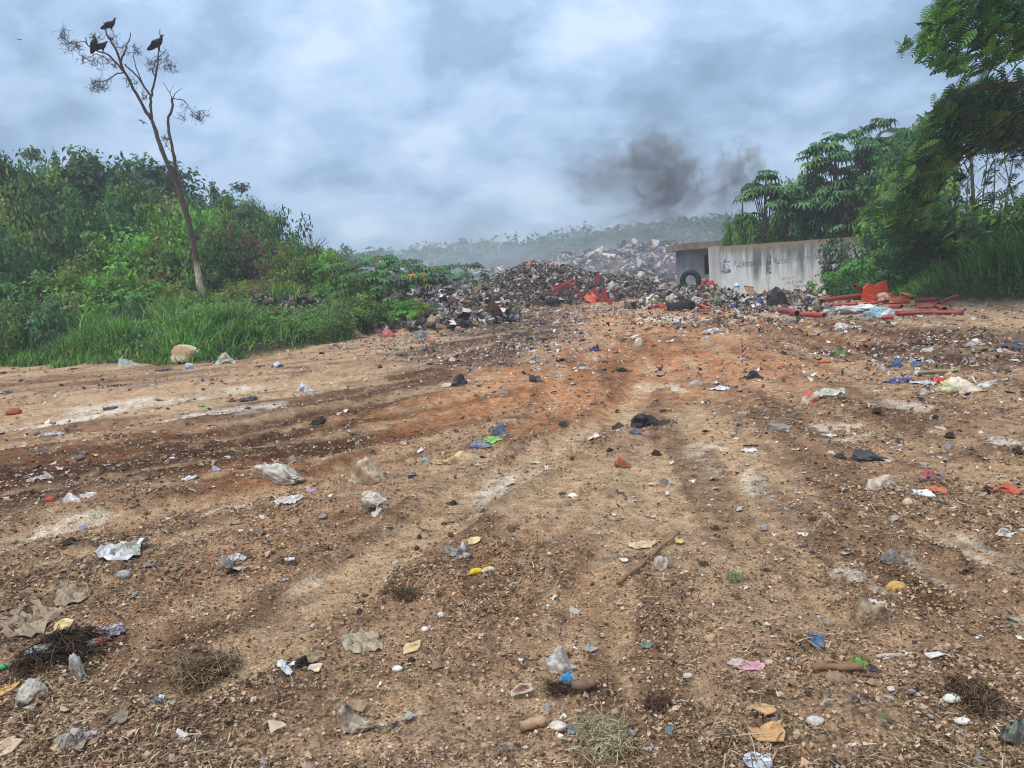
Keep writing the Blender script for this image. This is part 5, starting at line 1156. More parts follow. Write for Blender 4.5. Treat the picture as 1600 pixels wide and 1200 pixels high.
red_pipe((1252, 495), (1288, 497), .095, 'red pipe lying flat beside the white plastic sheets', GR)
red_pipe((1014, 484), (1036, 477), .08, 'dark red pipe leading to the flat tractor tyre', GR, ci=2)
red_pipe((1096, 488), (1130, 486), .07, 'thin red pipe on soil in front of the wall end', GR, ci=3)
red_pipe((1094, 479), (1107, 486), .08, 'red pipe slanting onto the thin pipe before the wall end', GR, ci=1)
red_pipe((1093, 475), (1104, 475), .10, 'orange-red pipe stub beside the flat tractor tyre', GR, ci=3)
def heap_pt(px, py, D): return pw(px, py, D)
GL = 'red plastic laths on the burnt heap'
def lath(a, b, D, w, label, D2=None, ci=0):
    A = pw(*a, D); B = pw(*b, D2 or D); d = B - A; l = np.linalg.norm(d); d /= l; s = np.cross(d, [0, .9, .3]); s /= np.linalg.norm(s); u = np.cross(s, d)
    mid_ = (A + B) / 2
    V = np.array([mid_ * 0 + d * (x * l / 2) + s * (y * w / 2) + u * (z * .02) + s * (.04 * w * math.sin(x * 3)) for x in (-1, 0, 1) for y, z in ((-1, -1), (1, -1), (1, 1), (-1, 1))])
    f = []
    for i in range(2):
        for j in range(4):
            p_, q_ = i * 4 + j, i * 4 + (j + 1) % 4; f += [(p_, q_, q_ + 4), (p_, q_ + 4, p_ + 4)]
    f += [(0, 2, 1), (0, 3, 2), (8, 9, 10), (8, 10, 11)]
    c = np.broadcast_to(lin(*REDS[ci]), V.shape) * rng.uniform(.8, 1.15, (len(V), 1))
    ob('red_lath', mesh_tri('red_lath', V, np.array(f), c), M_red, loc=mid_, label=label, cat='lath', group=GL)
hd = lambda px, py: float(ground_at(px, py)[1])
for a, b, w, lb, ci in (((864, 449), (896, 439), .14, 'red lath lying across the top of the tangled lath bundle', 0), ((862, 456), (890, 441), .12, 'red lath slanting up through the tangled lath bundle', 3), ((868, 458), (886, 443), .10, 'thin red lath in the middle of the tangled bundle', 2), ((880, 449), (898, 446), .14, 'short flat red lath at the end of the tangled bundle', 1), ((884, 447), (895, 435), .12, 'red lath sticking up from the tangled bundle', 3), ((867, 447), (873, 457), .10, 'small red lath hanging from the tangled bundle', 2),
                        ((932, 443), (935, 424), .16, 'upright red lath standing alone in the burnt heap', 2), ((925, 451), (940, 468), .17, 'red lath slanting down onto the orange sheet', 0), ((943, 448), (948, 471), .20, 'broad upright red lath beside the orange sheet', 2), ((904, 463), (925, 458), .14, 'red lath lying on the heap before the orange sheet', 0), ((946, 460), (961, 460), .12, 'red lath lying crosswise behind the broad upright lath', 2), ((952, 468), (954, 476), .22, 'short red stub standing at the heap foot', 0), ((897, 452), (906, 457), .16, 'dark red lath between tangled bundle and orange sheet', 2), ((916, 464), (922, 458), .10, 'thin red lath poking over the orange sheet', 0)):
    Dh = min(hd((a[0] + b[0]) / 2, max(a[1], b[1])), 47) - .25; lath(a, b, Dh, w * 1.1, lb, ci=ci)

# ------------------------------------------------------------------ loose litter, piece by piece
def rid(V, s, seed): return vn3(V * s + 31.7, seed)
def bag(seed, L_, W_, H_, col, ear=.0, col2=None, k=3, amp=.36):
    V, f = ico(k); g = np.random.default_rng(seed); V = V.copy()
    V = V + np.stack([rid(V, 1.1, seed + 31 * i) - .5 for i in range(3)], -1) * 1.1 * min(1, amp * 2.5)
    n = rid(V, 1.7, seed); n2 = 1 - np.abs(rid(V, 2.7, seed + 3) - .5) * 4; n3 = 1 - np.abs(rid(V, 5.6, seed + 5) - .5) * 4; n4 = (1 - np.abs(rid(V, 11, seed + 8) - .5) * 4) if k > 3 else rid(V, 11, seed + 8) - .5
    V = V * (1 - amp * .55 + amp * (n * 1.0 + .34 * n2 + .24 * n3 + .16 * n4))[:, None]
    if ear: V[:, 0] += np.where(V[:, 0] > .5, (V[:, 0] - .5) * ear * 3, 0); V[:, 2] *= np.where(V[:, 0] > .55, 1 - np.clip((V[:, 0] - .55), 0, .6), 1)
    V[:, 2] = np.where(V[:, 2] < 0, V[:, 2] * .35, V[:, 2])
    V = V * np.array([L_ / 2, W_ / 2, H_ * .85])
    c = np.broadcast_to(lin(*col), V.shape) * (.72 + .35 * n + .12 * np.clip(n3, -1, 1))[:, None]
    if col2 is not None:
        w = sstep(.5, .6, rid(V / L_, 3.0, seed + 9))[:, None]; c = c * (1 - w) + lin(*col2) * w
    dirt = sstep(.42, .7, rid(V / L_, 5.0, seed + 21) + .25 * (1 - np.clip(V[:, 2] / H_, 0, 1)) - .1)[:, None] * .6; c = c * (1 - dirt) + lin(140, 112, 86) * dirt * np.clip(c.mean(1, keepdims=True) / .25, .3, 1.1)
    return V, f, c
def sheet(seed, L_, W_, amp, col, col2=None, n=15, fold=0.0, ragged=.35):
    g = np.random.default_rng(seed); m_ = n; V = [(0, 0)]
    rings = 7
    for i in range(1, rings + 1):
        for j in range(m_ * 2):
            a = j * math.pi / m_; V.append((i / rings * math.cos(a), i / rings * math.sin(a)))
    V = np.array(V); ang = np.arctan2(V[:, 1], V[:, 0]); r = np.hypot(V[:, 0], V[:, 1])
    out = 1 - ragged + ragged * 2 * fbm(np.cos(ang) * 1.7 + seed, np.sin(ang) * 1.7, seed, 3); x = V[:, 0] * out * L_ / 2; y = V[:, 1] * out * W_ / 2
    p = np.column_stack([x / L_ * 4, y / L_ * 4]); a = np.abs(fbm(p[:, 0] * 1.6 + seed, p[:, 1] * 1.6, seed, 3) - .5) * 2; b = np.abs(fbm(p[:, 0] * 3.7, p[:, 1] * 3.7 + seed, seed + 4, 2) - .5) * 2
    z = amp * (a * 1.1 + .7 * b) + fold * np.abs(x) / L_ * amp
    x = x + amp * .4 * (rng.normal(0, .15, len(x)))
    P = np.column_stack([x, y, z]); f = []
    q = m_ * 2
    for j in range(q): f.append((0, 1 + j, 1 + (j + 1) % q))
    for i in range(rings - 1):
        for j in range(q):
            p_, s = 1 + i * q + j, 1 + i * q + (j + 1) % q; f += [(p_, p_ + q, s + q), (p_, s + q, s)]
    c = np.broadcast_to(lin(*col), P.shape) * (.8 + .4 * fbm(p[:, 0] * 2, p[:, 1] * 2, seed + 7, 3))[:, None]
    if col2 is not None:
        w = sstep(.48, .56, fbm(p[:, 0] * .9 + 5, p[:, 1] * .9, seed + 11, 2))[:, None]; c = c * (1 - w) + lin(*col2) * w
    dirt = sstep(.40, .66, fbm(p[:, 0] * 1.3 + 3, p[:, 1] * 1.3 + seed, seed + 17, 4))[:, None] * .5; c = c * (1 - dirt) + lin(160, 130, 100) * dirt
    P[:, 2] -= amp * .3
    return P, np.array(f), c
def board(seed, L_, W_, T_, bend, col, col2=None):
    """stiff flat piece (cardboard, shell, slab) with thickness and a broken outline"""
    g = np.random.default_rng(seed); m_ = 14; a = np.arange(m_) * 2 * math.pi / m_
    sq = 1 / np.maximum(np.abs(np.cos(a)), np.abs(np.sin(a))); rr_ = np.minimum(sq, 1.25) * g.uniform(.8, 1.05, m_)
    R = np.concatenate([np.zeros((1, 2)), np.column_stack([np.cos(a) * rr_ * .55, np.sin(a) * rr_ * .55]), np.column_stack([np.cos(a) * rr_, np.sin(a) * rr_])]) * np.array([L_ / 2, W_ / 2])
    z = bend * ((R[:, 0] / (L_ / 2)) ** 2) * L_ * .3 + .06 * L_ * g.uniform(-1, 1, len(R)) * (bend + .15)
    top = np.column_stack([R, z + T_]); bot = np.column_stack([R, z]); n = len(R); f = []
    for j in range(m_):
        k = (j + 1) % m_
        f += [(0, 1 + j, 1 + k), (1 + j, 1 + m_ + j, 1 + m_ + k), (1 + j, 1 + m_ + k, 1 + k), (n, n + 1 + k, n + 1 + j), (n + 1 + j, n + 1 + m_ + k, n + 1 + m_ + j), (n + 1 + j, n + 1 + k, n + 1 + m_ + k)]
        f += [(1 + m_ + j, n + 1 + m_ + j, n + 1 + m_ + k), (1 + m_ + j, n + 1 + m_ + k, 1 + m_ + k)]
    V = np.vstack([top, bot]); c = np.broadcast_to(lin(*col), V.shape) * g.uniform(.8, 1.2, (len(V), 1))
    if col2 is not None: c[: n // 2] = lin(*col2)
    dirt = sstep(.5, .7, fbm(V[:, 0] / L_ * 6, V[:, 1] / L_ * 6, seed, 3))[:, None] * .6; c = c * (1 - dirt) + lin(160, 130, 100) * dirt
    return V, np.array(f), c
def stone(seed, L_, W_, H_, col, col2=None):
    V, f = ico(2); V = V.copy(); n = rid(V, 1.3, seed); n2 = rid(V, 3.1, seed + 2)
    n3_ = rid(V, 7.0, seed + 3); V = V * (.66 + .26 * n + .24 * n2 + .14 * n3_)[:, None] * np.array([L_ / 2, W_ / 2, H_ * .6]); V[:, 2] += H_ * .3
    c = np.broadcast_to(lin(*col), V.shape) * (.75 + .5 * n2)[:, None]
    if col2 is not None:
        w = sstep(.45, .6, rid(V / L_, 2.6, seed + 5) * .7 + .3 * (V[:, 2] / H_))[:, None]; c = c * (1 - w) + lin(*col2) * w
    return V, f, c
def roll(seed, L_, R_, col, col2=None):
    x = np.linspace(-L_ / 2, L_ / 2, 7); pts = np.column_stack([x, .06 * L_ * np.sin(x / L_ * 5 + seed), np.full(7, R_)])
    Vo, fo = tube(pts, R_ * (1 + .12 * np.random.default_rng(seed).normal(0, 1, 7)), 11, False); Vi, fi = tube(pts, R_ * .8, 11, False); n = len(Vo); cap = []
    for e in (0, 6):
        for j in range(11):
            p_, q_ = e * 11 + j, e * 11 + (j + 1) % 11; cap += [(p_, q_, n + q_), (p_, n + q_, n + p_)]
    V = np.vstack([Vo, Vi]); c = np.broadcast_to(lin(*col), V.shape) * rng.uniform(.8, 1.15, (len(V), 1))
    if col2 is not None: c[V[:, 0] > L_ * .32] = lin(*col2)
    return V, np.vstack([fo, fi[:, ::-1] + n, np.array(cap)]), c
def shell(seed, L_, W_, H_, col, col2=None):
    V, f = ico(3); k = V[:, 2] > -.05; idx = -np.ones(len(V), int); idx[k] = np.arange(k.sum()); ff = f[k[f].all(1)]; V2 = V[k] * np.array([L_ / 2, W_ / 2, H_]); ff = idx[ff]
    n = len(V2); V3 = np.vstack([V2, V2 * .93]); c = np.broadcast_to(lin(*col), V3.shape) * (.75 + .5 * fbm(V3[:, 0] / L_ * 30, V3[:, 1] / L_ * 2, seed, 2))[:, None]
    return V3, np.vstack([ff, ff[:, ::-1] + n]), c
def clump(seed, L_, W_, H_, col, col2=None, nb=420):
    g = np.random.default_rng(seed); e = g.normal(0, .42, (nb, 2)).clip(-1, 1); P = np.column_stack([e * np.array([L_ / 2, W_ / 2]), H_ * (1 - np.hypot(e[:, 0], e[:, 1]) * .7).clip(.05) * g.uniform(0, 1, nb)])
    tv2 = np.array([(-1, -1, 0), (-1, 1, 0), (-.3, -1, .5), (-.3, 1, .5), (.4, -1, .55), (.4, 1, .55), (1, 0, .0)], float); tf2 = np.array([(0, 2, 3), (0, 3, 1), (2, 4, 5), (2, 5, 3), (4, 6, 5)])
    ln = np.minimum(L_ * g.uniform(.06, .22, nb), g.uniform(.02, .05, nb) + L_ * .03); w = max(.0012, min(L_ * .006, .0022))
    c1 = lin(*col) * g.uniform(.6, 1.3, (nb, 1)); 
    if col2 is not None: s = g.uniform(0, 1, nb) < .4; c1[s] = lin(*col2) * g.uniform(.7, 1.2, (s.sum(), 1))
    V, f, c = scatter(tv2, tf2, P, rotm(g.normal(0, .5, nb), g.normal(0, .5, nb), g.uniform(0, 6.3, nb)), np.stack([ln, np.full(nb, w), ln * .5], -1), c1)
    tv, tf = ico(0); k = 40; e = g.normal(0, .36, (k, 2)); P2 = np.column_stack([e * np.array([L_ / 2, W_ / 2]), H_ * .35 * g.uniform(0, 1, k)]); s = L_ * g.uniform(.03, .08, k)
    q = scatter(tv, tf, P2, rotm(g.uniform(0, 6, k), g.uniform(0, 6, k), g.uniform(0, 6, k)), s[:, None] * g.uniform(.6, 1.3, (k, 3)), np.broadcast_to(lin(*col) * .7, (k, 3)).copy(), .3)
    return cat_mesh([(V, f, c), q])
def banana(seed, L_, W_, H_, col, col2=None):
    x = np.linspace(-1, 1, 9); pts = np.column_stack([x * L_ / 2, W_ * .35 * (1 - x ** 2), H_ * .5 + 0 * x]); V, f = tube(pts, np.maximum(.15, 1 - x ** 4) * H_ * .55, 8)
    c = np.broadcast_to(lin(*col), V.shape) * rng.uniform(.85, 1.1, (len(V), 1))
    if col2 is not None: c[V[:, 1] < W_ * .05] = lin(*col2)
    return V, f, c
LIT = '''
292 575 46 34 stone rock 176,146,108 226,208,180|large pale limestone boulder at the edge of the grass|boulder
257 580 26 8 sheet tarp 110,114,128 -|flat grey tarp scrap beside the large boulder|tarp
296 580 16 12 bag plastic_bag 214,220,230 70,140,200|white and blue plastic bag below the large boulder|bag
349 573 26 18 bag plastic_bag 196,190,170 -|crumpled off-white bag lying past the large boulder|bag
330 566 40 10 sheet tarp 84,80,80 -|dark tarp scrap stretched behind the crumpled off-white bag|tarp
198 574 26 14 bag plastic_bag 190,196,200 150,180,180|pale bag tucked against the grass before the boulder|bag
22 649 20 10 stone brick_lump 168,92,64 -|orange-brown brick lump on the pale chalk track|brick
172 640 22 5 sheet film_scrap 58,54,54 -|thin black film scrap on the pale track|scrap
388 626 28 8 sheet film_scrap 48,46,48 -|black film scrap lying where the chalk track fades|scrap
315 636 12 6 sheet leaf_scrap 104,168,104 -|tiny pale green scrap on the tan track|scrap
364 643 18 6 sheet film_scrap 214,150,140 226,214,206|red and white wrapper on the tan track|wrapper
110 787 22 14 bag rag 232,228,226 -|small bright white rag on dark red soil|rag
138 779 22 12 sheet film_scrap 214,206,200 -|white film scrap trailing beside the bright white rag|scrap
82 681 32 8 sheet film_scrap 176,166,180 214,206,206|greyish violet film stretched on the reddish soil|film
296 751 26 8 sheet film_scrap 214,212,214 -|white scrap alone on the dark soil band|scrap
337 738 12 10 bag rag 206,206,220 -|tiny bluish white knot of film on dark soil|rag
270 720 8 6 roll cup_ring 214,204,196 -|tiny white ring on the dark soil band|ring
62 752 34 10 sheet film_scrap 190,180,170 -|dirty white film ribbon in the red-brown soil|film
78 785 14 8 stone brick_lump 190,88,66 -|small red lump beside dirty white film|lump
125 720 14 8 stone stone 118,112,112 -|small grey stone in the red-brown soil|stone
438 750 50 24 bag sack 204,200,186 -|off-white tied sack lying on the red-brown soil|sack
568 759 50 34 bag sack 196,178,150 150,128,104|large beige dirty sack with wrinkled top|sack
582 791 36 22 bag sack 210,200,180 -|cream sack lying just below the large beige sack|sack
576 803 34 14 bag rag 116,108,100 -|dark grey rag under the cream sack|rag
727 728 54 24 bag sack 214,184,140 190,172,146|tan torn sack at the end of the tan ridge|sack
752 722 20 8 bag rag 58,50,46 -|black muddy mouth of rag beside the tan torn sack|rag
780 684 28 20 bag plastic_bag 92,104,124 -|dark blue-grey bag standing beyond the green film|bag
770 692 34 10 sheet film_scrap 130,196,90 -|bright green film lying against the blue-grey bag|film
748 698 34 12 bag plastic_bag 124,140,168 -|pale blue bag partly under the bright green film|bag
664 724 14 8 bag plastic_scrap 110,190,200 -|small turquoise scrap in the dark soil|scrap
680 726 24 8 sheet paper_scrap 196,176,140 -|beige paper lying beside the turquoise scrap|paper
718 606 26 18 bag rubbish_bag 44,44,46 -|black crumpled bag beside a dirty white box|bag
698 606 20 10 board box_lid 206,188,160 -|dirty white box lid leaning against the black crumpled bag|lid
606 530 22 14 bag plastic_bag 196,90,104 70,120,130|pink and teal bag at the edge of the weeds|bag
658 532 26 16 bag plastic_bag 150,156,166 -|round grey bag at the weed edge near the rubbish heap|bag
676 536 18 10 bag rag 214,150,130 -|salmon pink rag touching the round grey bag|rag
558 530 16 12 bag sack 204,178,148 -|small beige sack half in the weeds|sack
537 539 14 8 board box_lid 206,204,140 -|pale yellow lid at the foot of the weeds|lid
630 557 28 10 sheet tarp 60,62,70 -|dark tarp scrap with pale edge on the open soil|tarp
475 614 22 12 bag plastic_bag 206,210,224 -|bluish white bag among mixed scraps on the slope|bag
497 666 28 12 bag rag 74,66,64 -|dark rag lying in the dark mulch band|rag
486 768 18 8 sheet film_scrap 206,150,180 -|pale purple film scrap near the off-white tied sack|film
452 786 46 14 sheet film_scrap 214,206,196 -|white film strip trodden into soil below the tied sack|film
432 576 18 10 bag plastic_bag 80,86,104 206,206,210|blue-black bag with white flap on the dark band|bag
707 566 14 8 bag rag 222,214,206 -|white rag where the dark band meets the orange soil|rag
630 696 16 8 sheet paper_scrap 206,186,160 -|small cream paper in the dark mulch|paper
560 703 10 12 bag rag 196,180,150 -|small tan twist of cloth in the dark mulch|rag
1008 676 48 30 bag rubbish_bag 44,43,46 -|charred black bag lying on the orange soil|bag
992 679 20 9 bag rag 108,118,138 -|bluish rag squeezed under the charred black bag|rag
1012 682 14 8 bag rag 190,150,140 -|pinkish lump in front of the charred black bag|rag
965 672 18 10 bag rag 96,88,80 -|dark lump a step before the charred black bag|lump
1125 613 38 16 sheet plastic_sheet 226,226,226 -|white plastic sheet on the edge of the orange soil|sheet
1088 603 16 8 bag plastic_bag 200,204,214 -|small silver bag near the white plastic sheet|bag
972 582 26 9 clump plant_clump 66,82,52 50,60,44|green wilted plant clump on the orange soil|plant
838 600 22 14 bag plastic_bag 60,58,60 -|small black bag beside pale strewn rubbish|bag
1178 594 22 13 bag rubbish_bag 48,46,48 -|black lump of film near the scattered white sheets|bag
998 546 14 18 stone jug 206,196,178 -|cream stone-like jug standing on the orange soil|jug
930 552 16 11 bag rag 80,76,120 -|small indigo rag on the orange soil|rag
1010 557 12 4 sheet film_scrap 214,86,66 -|narrow red strip on the orange soil|scrap
970 728 22 12 bag rag 176,100,74 -|rusty orange rag on the tan track|rag
907 693 20 12 stone stone 176,160,130 -|pale olive lump beside dirty paper|lump
928 684 20 8 sheet paper_scrap 226,214,196 -|cream paper beside the pale olive lump|paper
1170 707 26 8 sheet plastic_sheet 232,230,230 -|bright white scrap on the tan track|scrap
1173 699 22 4 stick stick 60,50,44 -|short black stick lying above the bright white scrap|stick
836 726 20 10 sheet foil 196,198,214 206,190,110|crinkled silver-blue foil on the tan soil|foil
880 667 18 12 clump plant_clump 72,80,58 96,110,104|dark green weedy clump in red soil|plant
1113 524 26 12 bag plastic_bag 212,208,206 -|white bag on dark soil below the wall|bag
1105 531 12 7 bag plastic_bag 190,190,196 -|tiny grey-white bag before the white bag|bag
1400 575 18 10 bag rag 78,104,150 -|blue rag lying on dark soil, first of two|rag
1431 575 16 9 bag rag 84,116,160 -|blue rag a step past its larger twin|rag
1407 599 36 10 sheet cloth 74,80,136 -|flat indigo cloth by the pile of clothes|cloth
1440 604 36 14 sheet cloth 208,212,226 196,180,180|crumpled white and blue cloth next to the indigo cloth|cloth
1488 616 60 20 bag cloth 232,214,190 206,206,160|large pale cloth bundle with a lime tint|cloth
1478 598 34 9 sheet cloth 206,70,60 -|red cloth lying above the large pale bundle|cloth
1505 602 30 12 sheet cloth 206,150,166 196,186,186|pink striped cloth beside the red cloth|cloth
1546 604 30 8 bag bottle_bag 206,204,204 -|white elongated bag lying past the pink striped cloth|bag
1447 618 26 12 bag plastic_bag 92,120,100 196,200,186|green and white bag in front of the pale bundle|bag
1464 586 58 7 log log 164,146,116 -|weathered log lying above the pile of clothes|log
1262 632 26 16 bag plastic_bag 196,184,160 206,80,90|cream bag with a red edge on the trodden soil|bag
1292 620 60 10 sheet plastic_sheet 196,196,180 -|translucent pale film trailing behind the cream bag|film
1585 545 44 14 sheet tarp 84,88,104 -|dark slate tarp at the far edge of dark soil|tarp
1318 516 22 10 bag plastic_bag 226,226,226 -|small white bag on dark soil below the white sheets|bag
1337 513 18 7 sheet film_scrap 206,206,206 -|white film beside the small white bag|film
1522 541 18 10 bag plastic_bag 214,214,214 -|round white bag on dark soil near the grass mound|bag
1350 720 48 14 bag rubbish_bag 62,62,66 -|flattened black bag on the tan trodden soil|bag
1312 718 16 10 bag rag 84,82,80 -|dark shreds beside the flattened black bag|rag
1378 764 34 16 bag sack 206,190,172 -|pale pinkish sack sunk in the soil|sack
1450 752 24 18 bag plastic_bag 182,76,72 150,140,150|crushed red bag standing behind a white tray|bag
1462 768 30 10 sheet plastic_sheet 206,106,72 -|orange plastic flap beside the crushed red bag|plastic
1441 774 36 9 board tray 236,236,236 -|bright white tray in front of the red bag|tray
1576 771 28 11 bag plastic_bag 214,84,60 -|bright orange-red crumpled wrapper alone on the soil|wrapper
1296 684 24 10 sheet film_scrap 226,222,216 -|white film strips on the trodden soil|film
1217 674 26 12 bag plastic_bag 150,150,142 -|grey-green film bag on the trodden soil|bag
1461 657 14 9 bag rag 46,44,44 206,206,206|small black and white lump on the trodden soil|lump
1418 791 16 11 stone stone 214,196,160 -|smooth cream stone below the white tray|stone
1310 560 34 12 bag rag 100,92,84 110,140,80|grey and green leafy rag on the orange soil edge|rag
1287 568 20 6 stone brick_lump 190,110,76 -|flat orange lump on the orange soil|lump
188 866 92 28 sheet plastic_sheet 220,220,220 150,164,150|large crumpled white plastic sheet with dark stripes|sheet
354 889 26 15 bag plastic_bag 168,164,156 -|grey dusty bag below a paper strip|bag
371 873 32 7 sheet paper_scrap 206,204,200 -|pale paper strip above the grey dusty bag|paper
118 935 56 30 sheet cloth 176,158,132 -|tan twisted cloth half buried in the soil|cloth
44 990 100 56 sheet netting 166,148,124 -|wide tan torn netting spread on the soil|netting
100 981 28 20 board cardboard 224,196,140 -|yellowish cardboard piece lying on the tan netting|cardboard
70 1032 54 22 shell broken_shell 150,146,136 -|grey striped half shell in the dark debris|shell
140 1015 34 13 roll tube 130,126,122 190,70,60|grey rubber tube with red end beside the half shell|tube
172 988 40 20 sheet paper_scrap 206,196,214 110,110,116|white and violet torn paper above the tube|paper
176 998 44 26 sheet film_scrap 70,66,68 150,150,158|black crumpled film at the end of the dark debris|film
96 998 60 14 sheet film_scrap 206,202,200 -|narrow white film strip along the dark debris|film
122 1062 22 30 bag shard 184,180,170 -|pointed pale grey shard standing in soil|shard
52 1092 44 20 bag foil 196,190,176 110,104,96|crumpled grey foil pack below the dark debris|foil
9 1086 34 18 board cardboard 214,166,100 -|orange cardboard at the edge of the view|cardboard
118 1172 62 34 sheet foil 196,192,184 110,104,100|crinkled silver foil wrapper near the bottom edge|foil
10 1182 44 36 board cardboard 206,176,150 -|pinkish cardboard corner at the bottom edge|cardboard
10 1048 24 10 roll bottle 80,170,110 200,80,80|green tube with red cap in the dark debris|tube
320 1070 120 52 clump straw_clump 92,74,56 150,130,98|wide dark clump of muddy roots and straw|straw
190 1127 22 14 board slate_chip 128,124,116 -|grey flat chip on the brown soil|chip
194 904 18 12 stone stone 176,170,160 -|pale grey stone below the large white sheet|stone
567 1020 74 52 sheet plastic_sheet 178,166,138 -|beige dirty plastic sheet lying flat on the soil|sheet
644 1018 38 24 board leaf 216,190,140 -|cream dry leaf beside the beige sheet|leaf
92 1022 150 46 clump root_clump 58,46,38 92,74,58|dark rotten debris strip under the half shell and tube|debris
440 1042 16 16 board shard 232,230,226 -|white broken tile, upper of three white tiles|tile
448 1056 18 18 board shard 236,234,230 -|white broken tile nearest the bottom of the three|tile
459 1046 16 16 board shard 226,222,216 -|white broken tile beside the dark rag|tile
493 1052 26 22 board paper_scrap 230,206,180 -|cream paper square beside white broken tiles|paper
488 1030 52 16 sheet cardboard 150,132,104 -|brown limp cardboard above the cream paper square|cardboard
472 1044 24 16 bag rag 56,48,44 -|black muddy rag between white tiles and cream paper|rag
546 1143 52 40 bag paper_cup 190,178,158 130,116,100|crushed greyish paper cup on the soil|cup
560 1108 36 12 board cardboard 160,132,104 -|brown flat cardboard above the crushed paper cup|cardboard
745 903 22 14 banana peel 232,190,40 -|yellow peel half, the outer piece of a pair|peel
764 899 22 12 banana peel 236,200,60 206,210,216|yellow peel half with silvery inside|peel
706 866 28 12 board shoe_sole 150,146,136 -|grey oval shoe sole lying beside the silvery rag|sole
724 873 24 22 bag rag 206,206,206 110,110,110|silvery white rag beside the grey shoe sole|rag
742 850 26 10 board strip 216,196,140 -|cream strip above the silvery rag|strip
704 840 9 9 stone seed 118,84,60 -|round brown seed pod on the tan ridge|seed
453 879 14 7 roll tube 236,230,226 -|small white tube lying on the brown soil|tube
664 988 11 8 stone stone 236,230,222 -|small white stone by dark straw|stone
688 965 12 8 stone stone 226,216,206 -|small white stone above its neighbour by dark straw|stone
621 1050 16 10 stone stone 232,226,216 -|white stone at the corner of the beige sheet|stone
635 940 56 26 clump straw_clump 88,70,54 120,100,76|dark muddy straw clump on the ridge edge|straw
872 1052 46 32 bag plastic_bag 196,192,184 -|pale grey bag with torn opening above the blue cap|bag
886 1078 26 20 bag wrapper 44,150,214 -|bright blue crumpled wrapper in muddy rags|wrapper
910 1082 34 20 roll coil 126,98,76 -|brown coiled strap beside the bright blue wrapper|strap
872 1084 60 24 clump straw_clump 72,58,48 110,90,70|muddy fibre clump around the bright blue wrapper|straw
832 1143 38 20 roll paper_roll 190,154,116 -|tan rolled paper near the bottom edge|paper
815 1082 44 16 board carton 206,186,164 110,80,70|striped cream carton lid in the soil|carton
895 1146 22 12 sheet film_scrap 120,150,170 -|pale blue film scrap beside the dry grass tuft|film
872 1141 26 12 stone stone 222,206,184 -|white and rust stone beside the tan roll|stone
940 1166 110 60 clump grass_tuft 178,164,130 128,116,88|pale dry uprooted grass tuft near the bottom edge|grass
975 881 17 15 board foam 240,238,232 -|white foam chip on the open brown soil|foam
1010 884 170 6 longstick long_stick 142,112,82 -|long thin stick lying diagonally on the soil|stick
1005 857 60 16 sheet cloth 206,186,152 -|cream twisted cloth beside the long stick|cloth
1036 890 30 20 bag plastic_bag 196,182,170 -|dirty white lump of film under the long stick|film
1170 1048 62 16 sheet film_scrap 206,150,166 -|pink torn film on the brown soil|film
1153 1040 40 10 sheet film_scrap 214,206,190 -|whitish torn film against the pink film|film
1011 1012 26 7 sheet strip 70,130,110 -|narrow sea-green strip on the soil|strip
1026 1112 48 34 clump root_clump 78,54,46 110,84,66|dark reddish clump of roots in the soil|roots
1046 1147 16 12 sheet film_scrap 90,130,150 -|teal scrap beyond the dry grass tuft|scrap
1184 1190 56 26 sheet cloth 214,226,240 -|light blue-white cloth at the bottom edge|cloth
1192 1112 52 16 board cardboard 206,166,116 -|straight brown cardboard strip on the soil|cardboard
1197 1158 62 30 board cardboard 206,160,110 -|bent brown cardboard piece near the blue-white cloth|cardboard
1150 908 34 14 clump plant_clump 120,140,104 150,146,110|faded green grass wisps on the brown soil|grass
1062 849 18 7 board leaf 214,180,110 -|yellow-brown leaf at the far end of the long stick|leaf
1362 976 62 34 bag bundle 176,156,126 140,118,92|muddy cloth-wrapped bundle, largest lump on the open soil|bundle
1368 952 40 12 sheet film_scrap 206,200,190 90,90,96|white torn film on top of the muddy bundle|film
1276 1009 26 14 board plastic_chip 60,104,140 -|flat dark blue plastic chip on the soil|plastic
1343 1042 18 10 clump seedling 96,166,70 140,190,90|tiny bright green seedling among roots|seedling
1308 1050 64 12 log root 150,118,90 -|thick brown root lying across the soil|root
1306 1070 30 18 stone stone 156,132,108 -|rounded brown stone below the thick root|stone
1396 878 34 14 bag can 130,126,122 -|crushed dull grey can on the chalk streak|can
1400 925 26 15 stone stone 206,166,96 -|yellowish lump at the edge of the chalk streak|lump
1567 838 26 9 bag sack 230,222,210 -|small white pouch near the edge of the view|pouch
1586 1166 40 34 bag netting 120,132,126 60,64,60|grey-green bundle of netting near the bottom corner|netting
1390 1028 34 6 stick stick 206,190,160 -|pale short stick beyond the green seedling|stick
1460 1028 34 12 board shard 230,222,206 -|pale bone-like splinter on the soil|splinter
1490 1096 26 10 stone stone 232,226,214 -|white stone beside dark muddy straw|stone
1503 1132 18 8 stone stone 236,230,222 -|small white stone nearer than the other by the muddy straw|stone
1273 1133 24 12 stone stone 206,200,190 -|angular pale stone in the gravel near the bottom|stone
1520 1098 80 40 clump root_clump 76,60,48 120,98,76|large dark clump of muddy straw beside white stones|straw
1392 1084 12 18 board shell_chip 206,200,196 -|upright pale shell chip in the gravel|shell
1358 1060 30 5 stick stick 120,96,76 -|dark twig beside the pale shell chip|twig
1075 1060 14 8 stone stone 214,196,180 -|small pink-white stone near the pink film|stone
'''
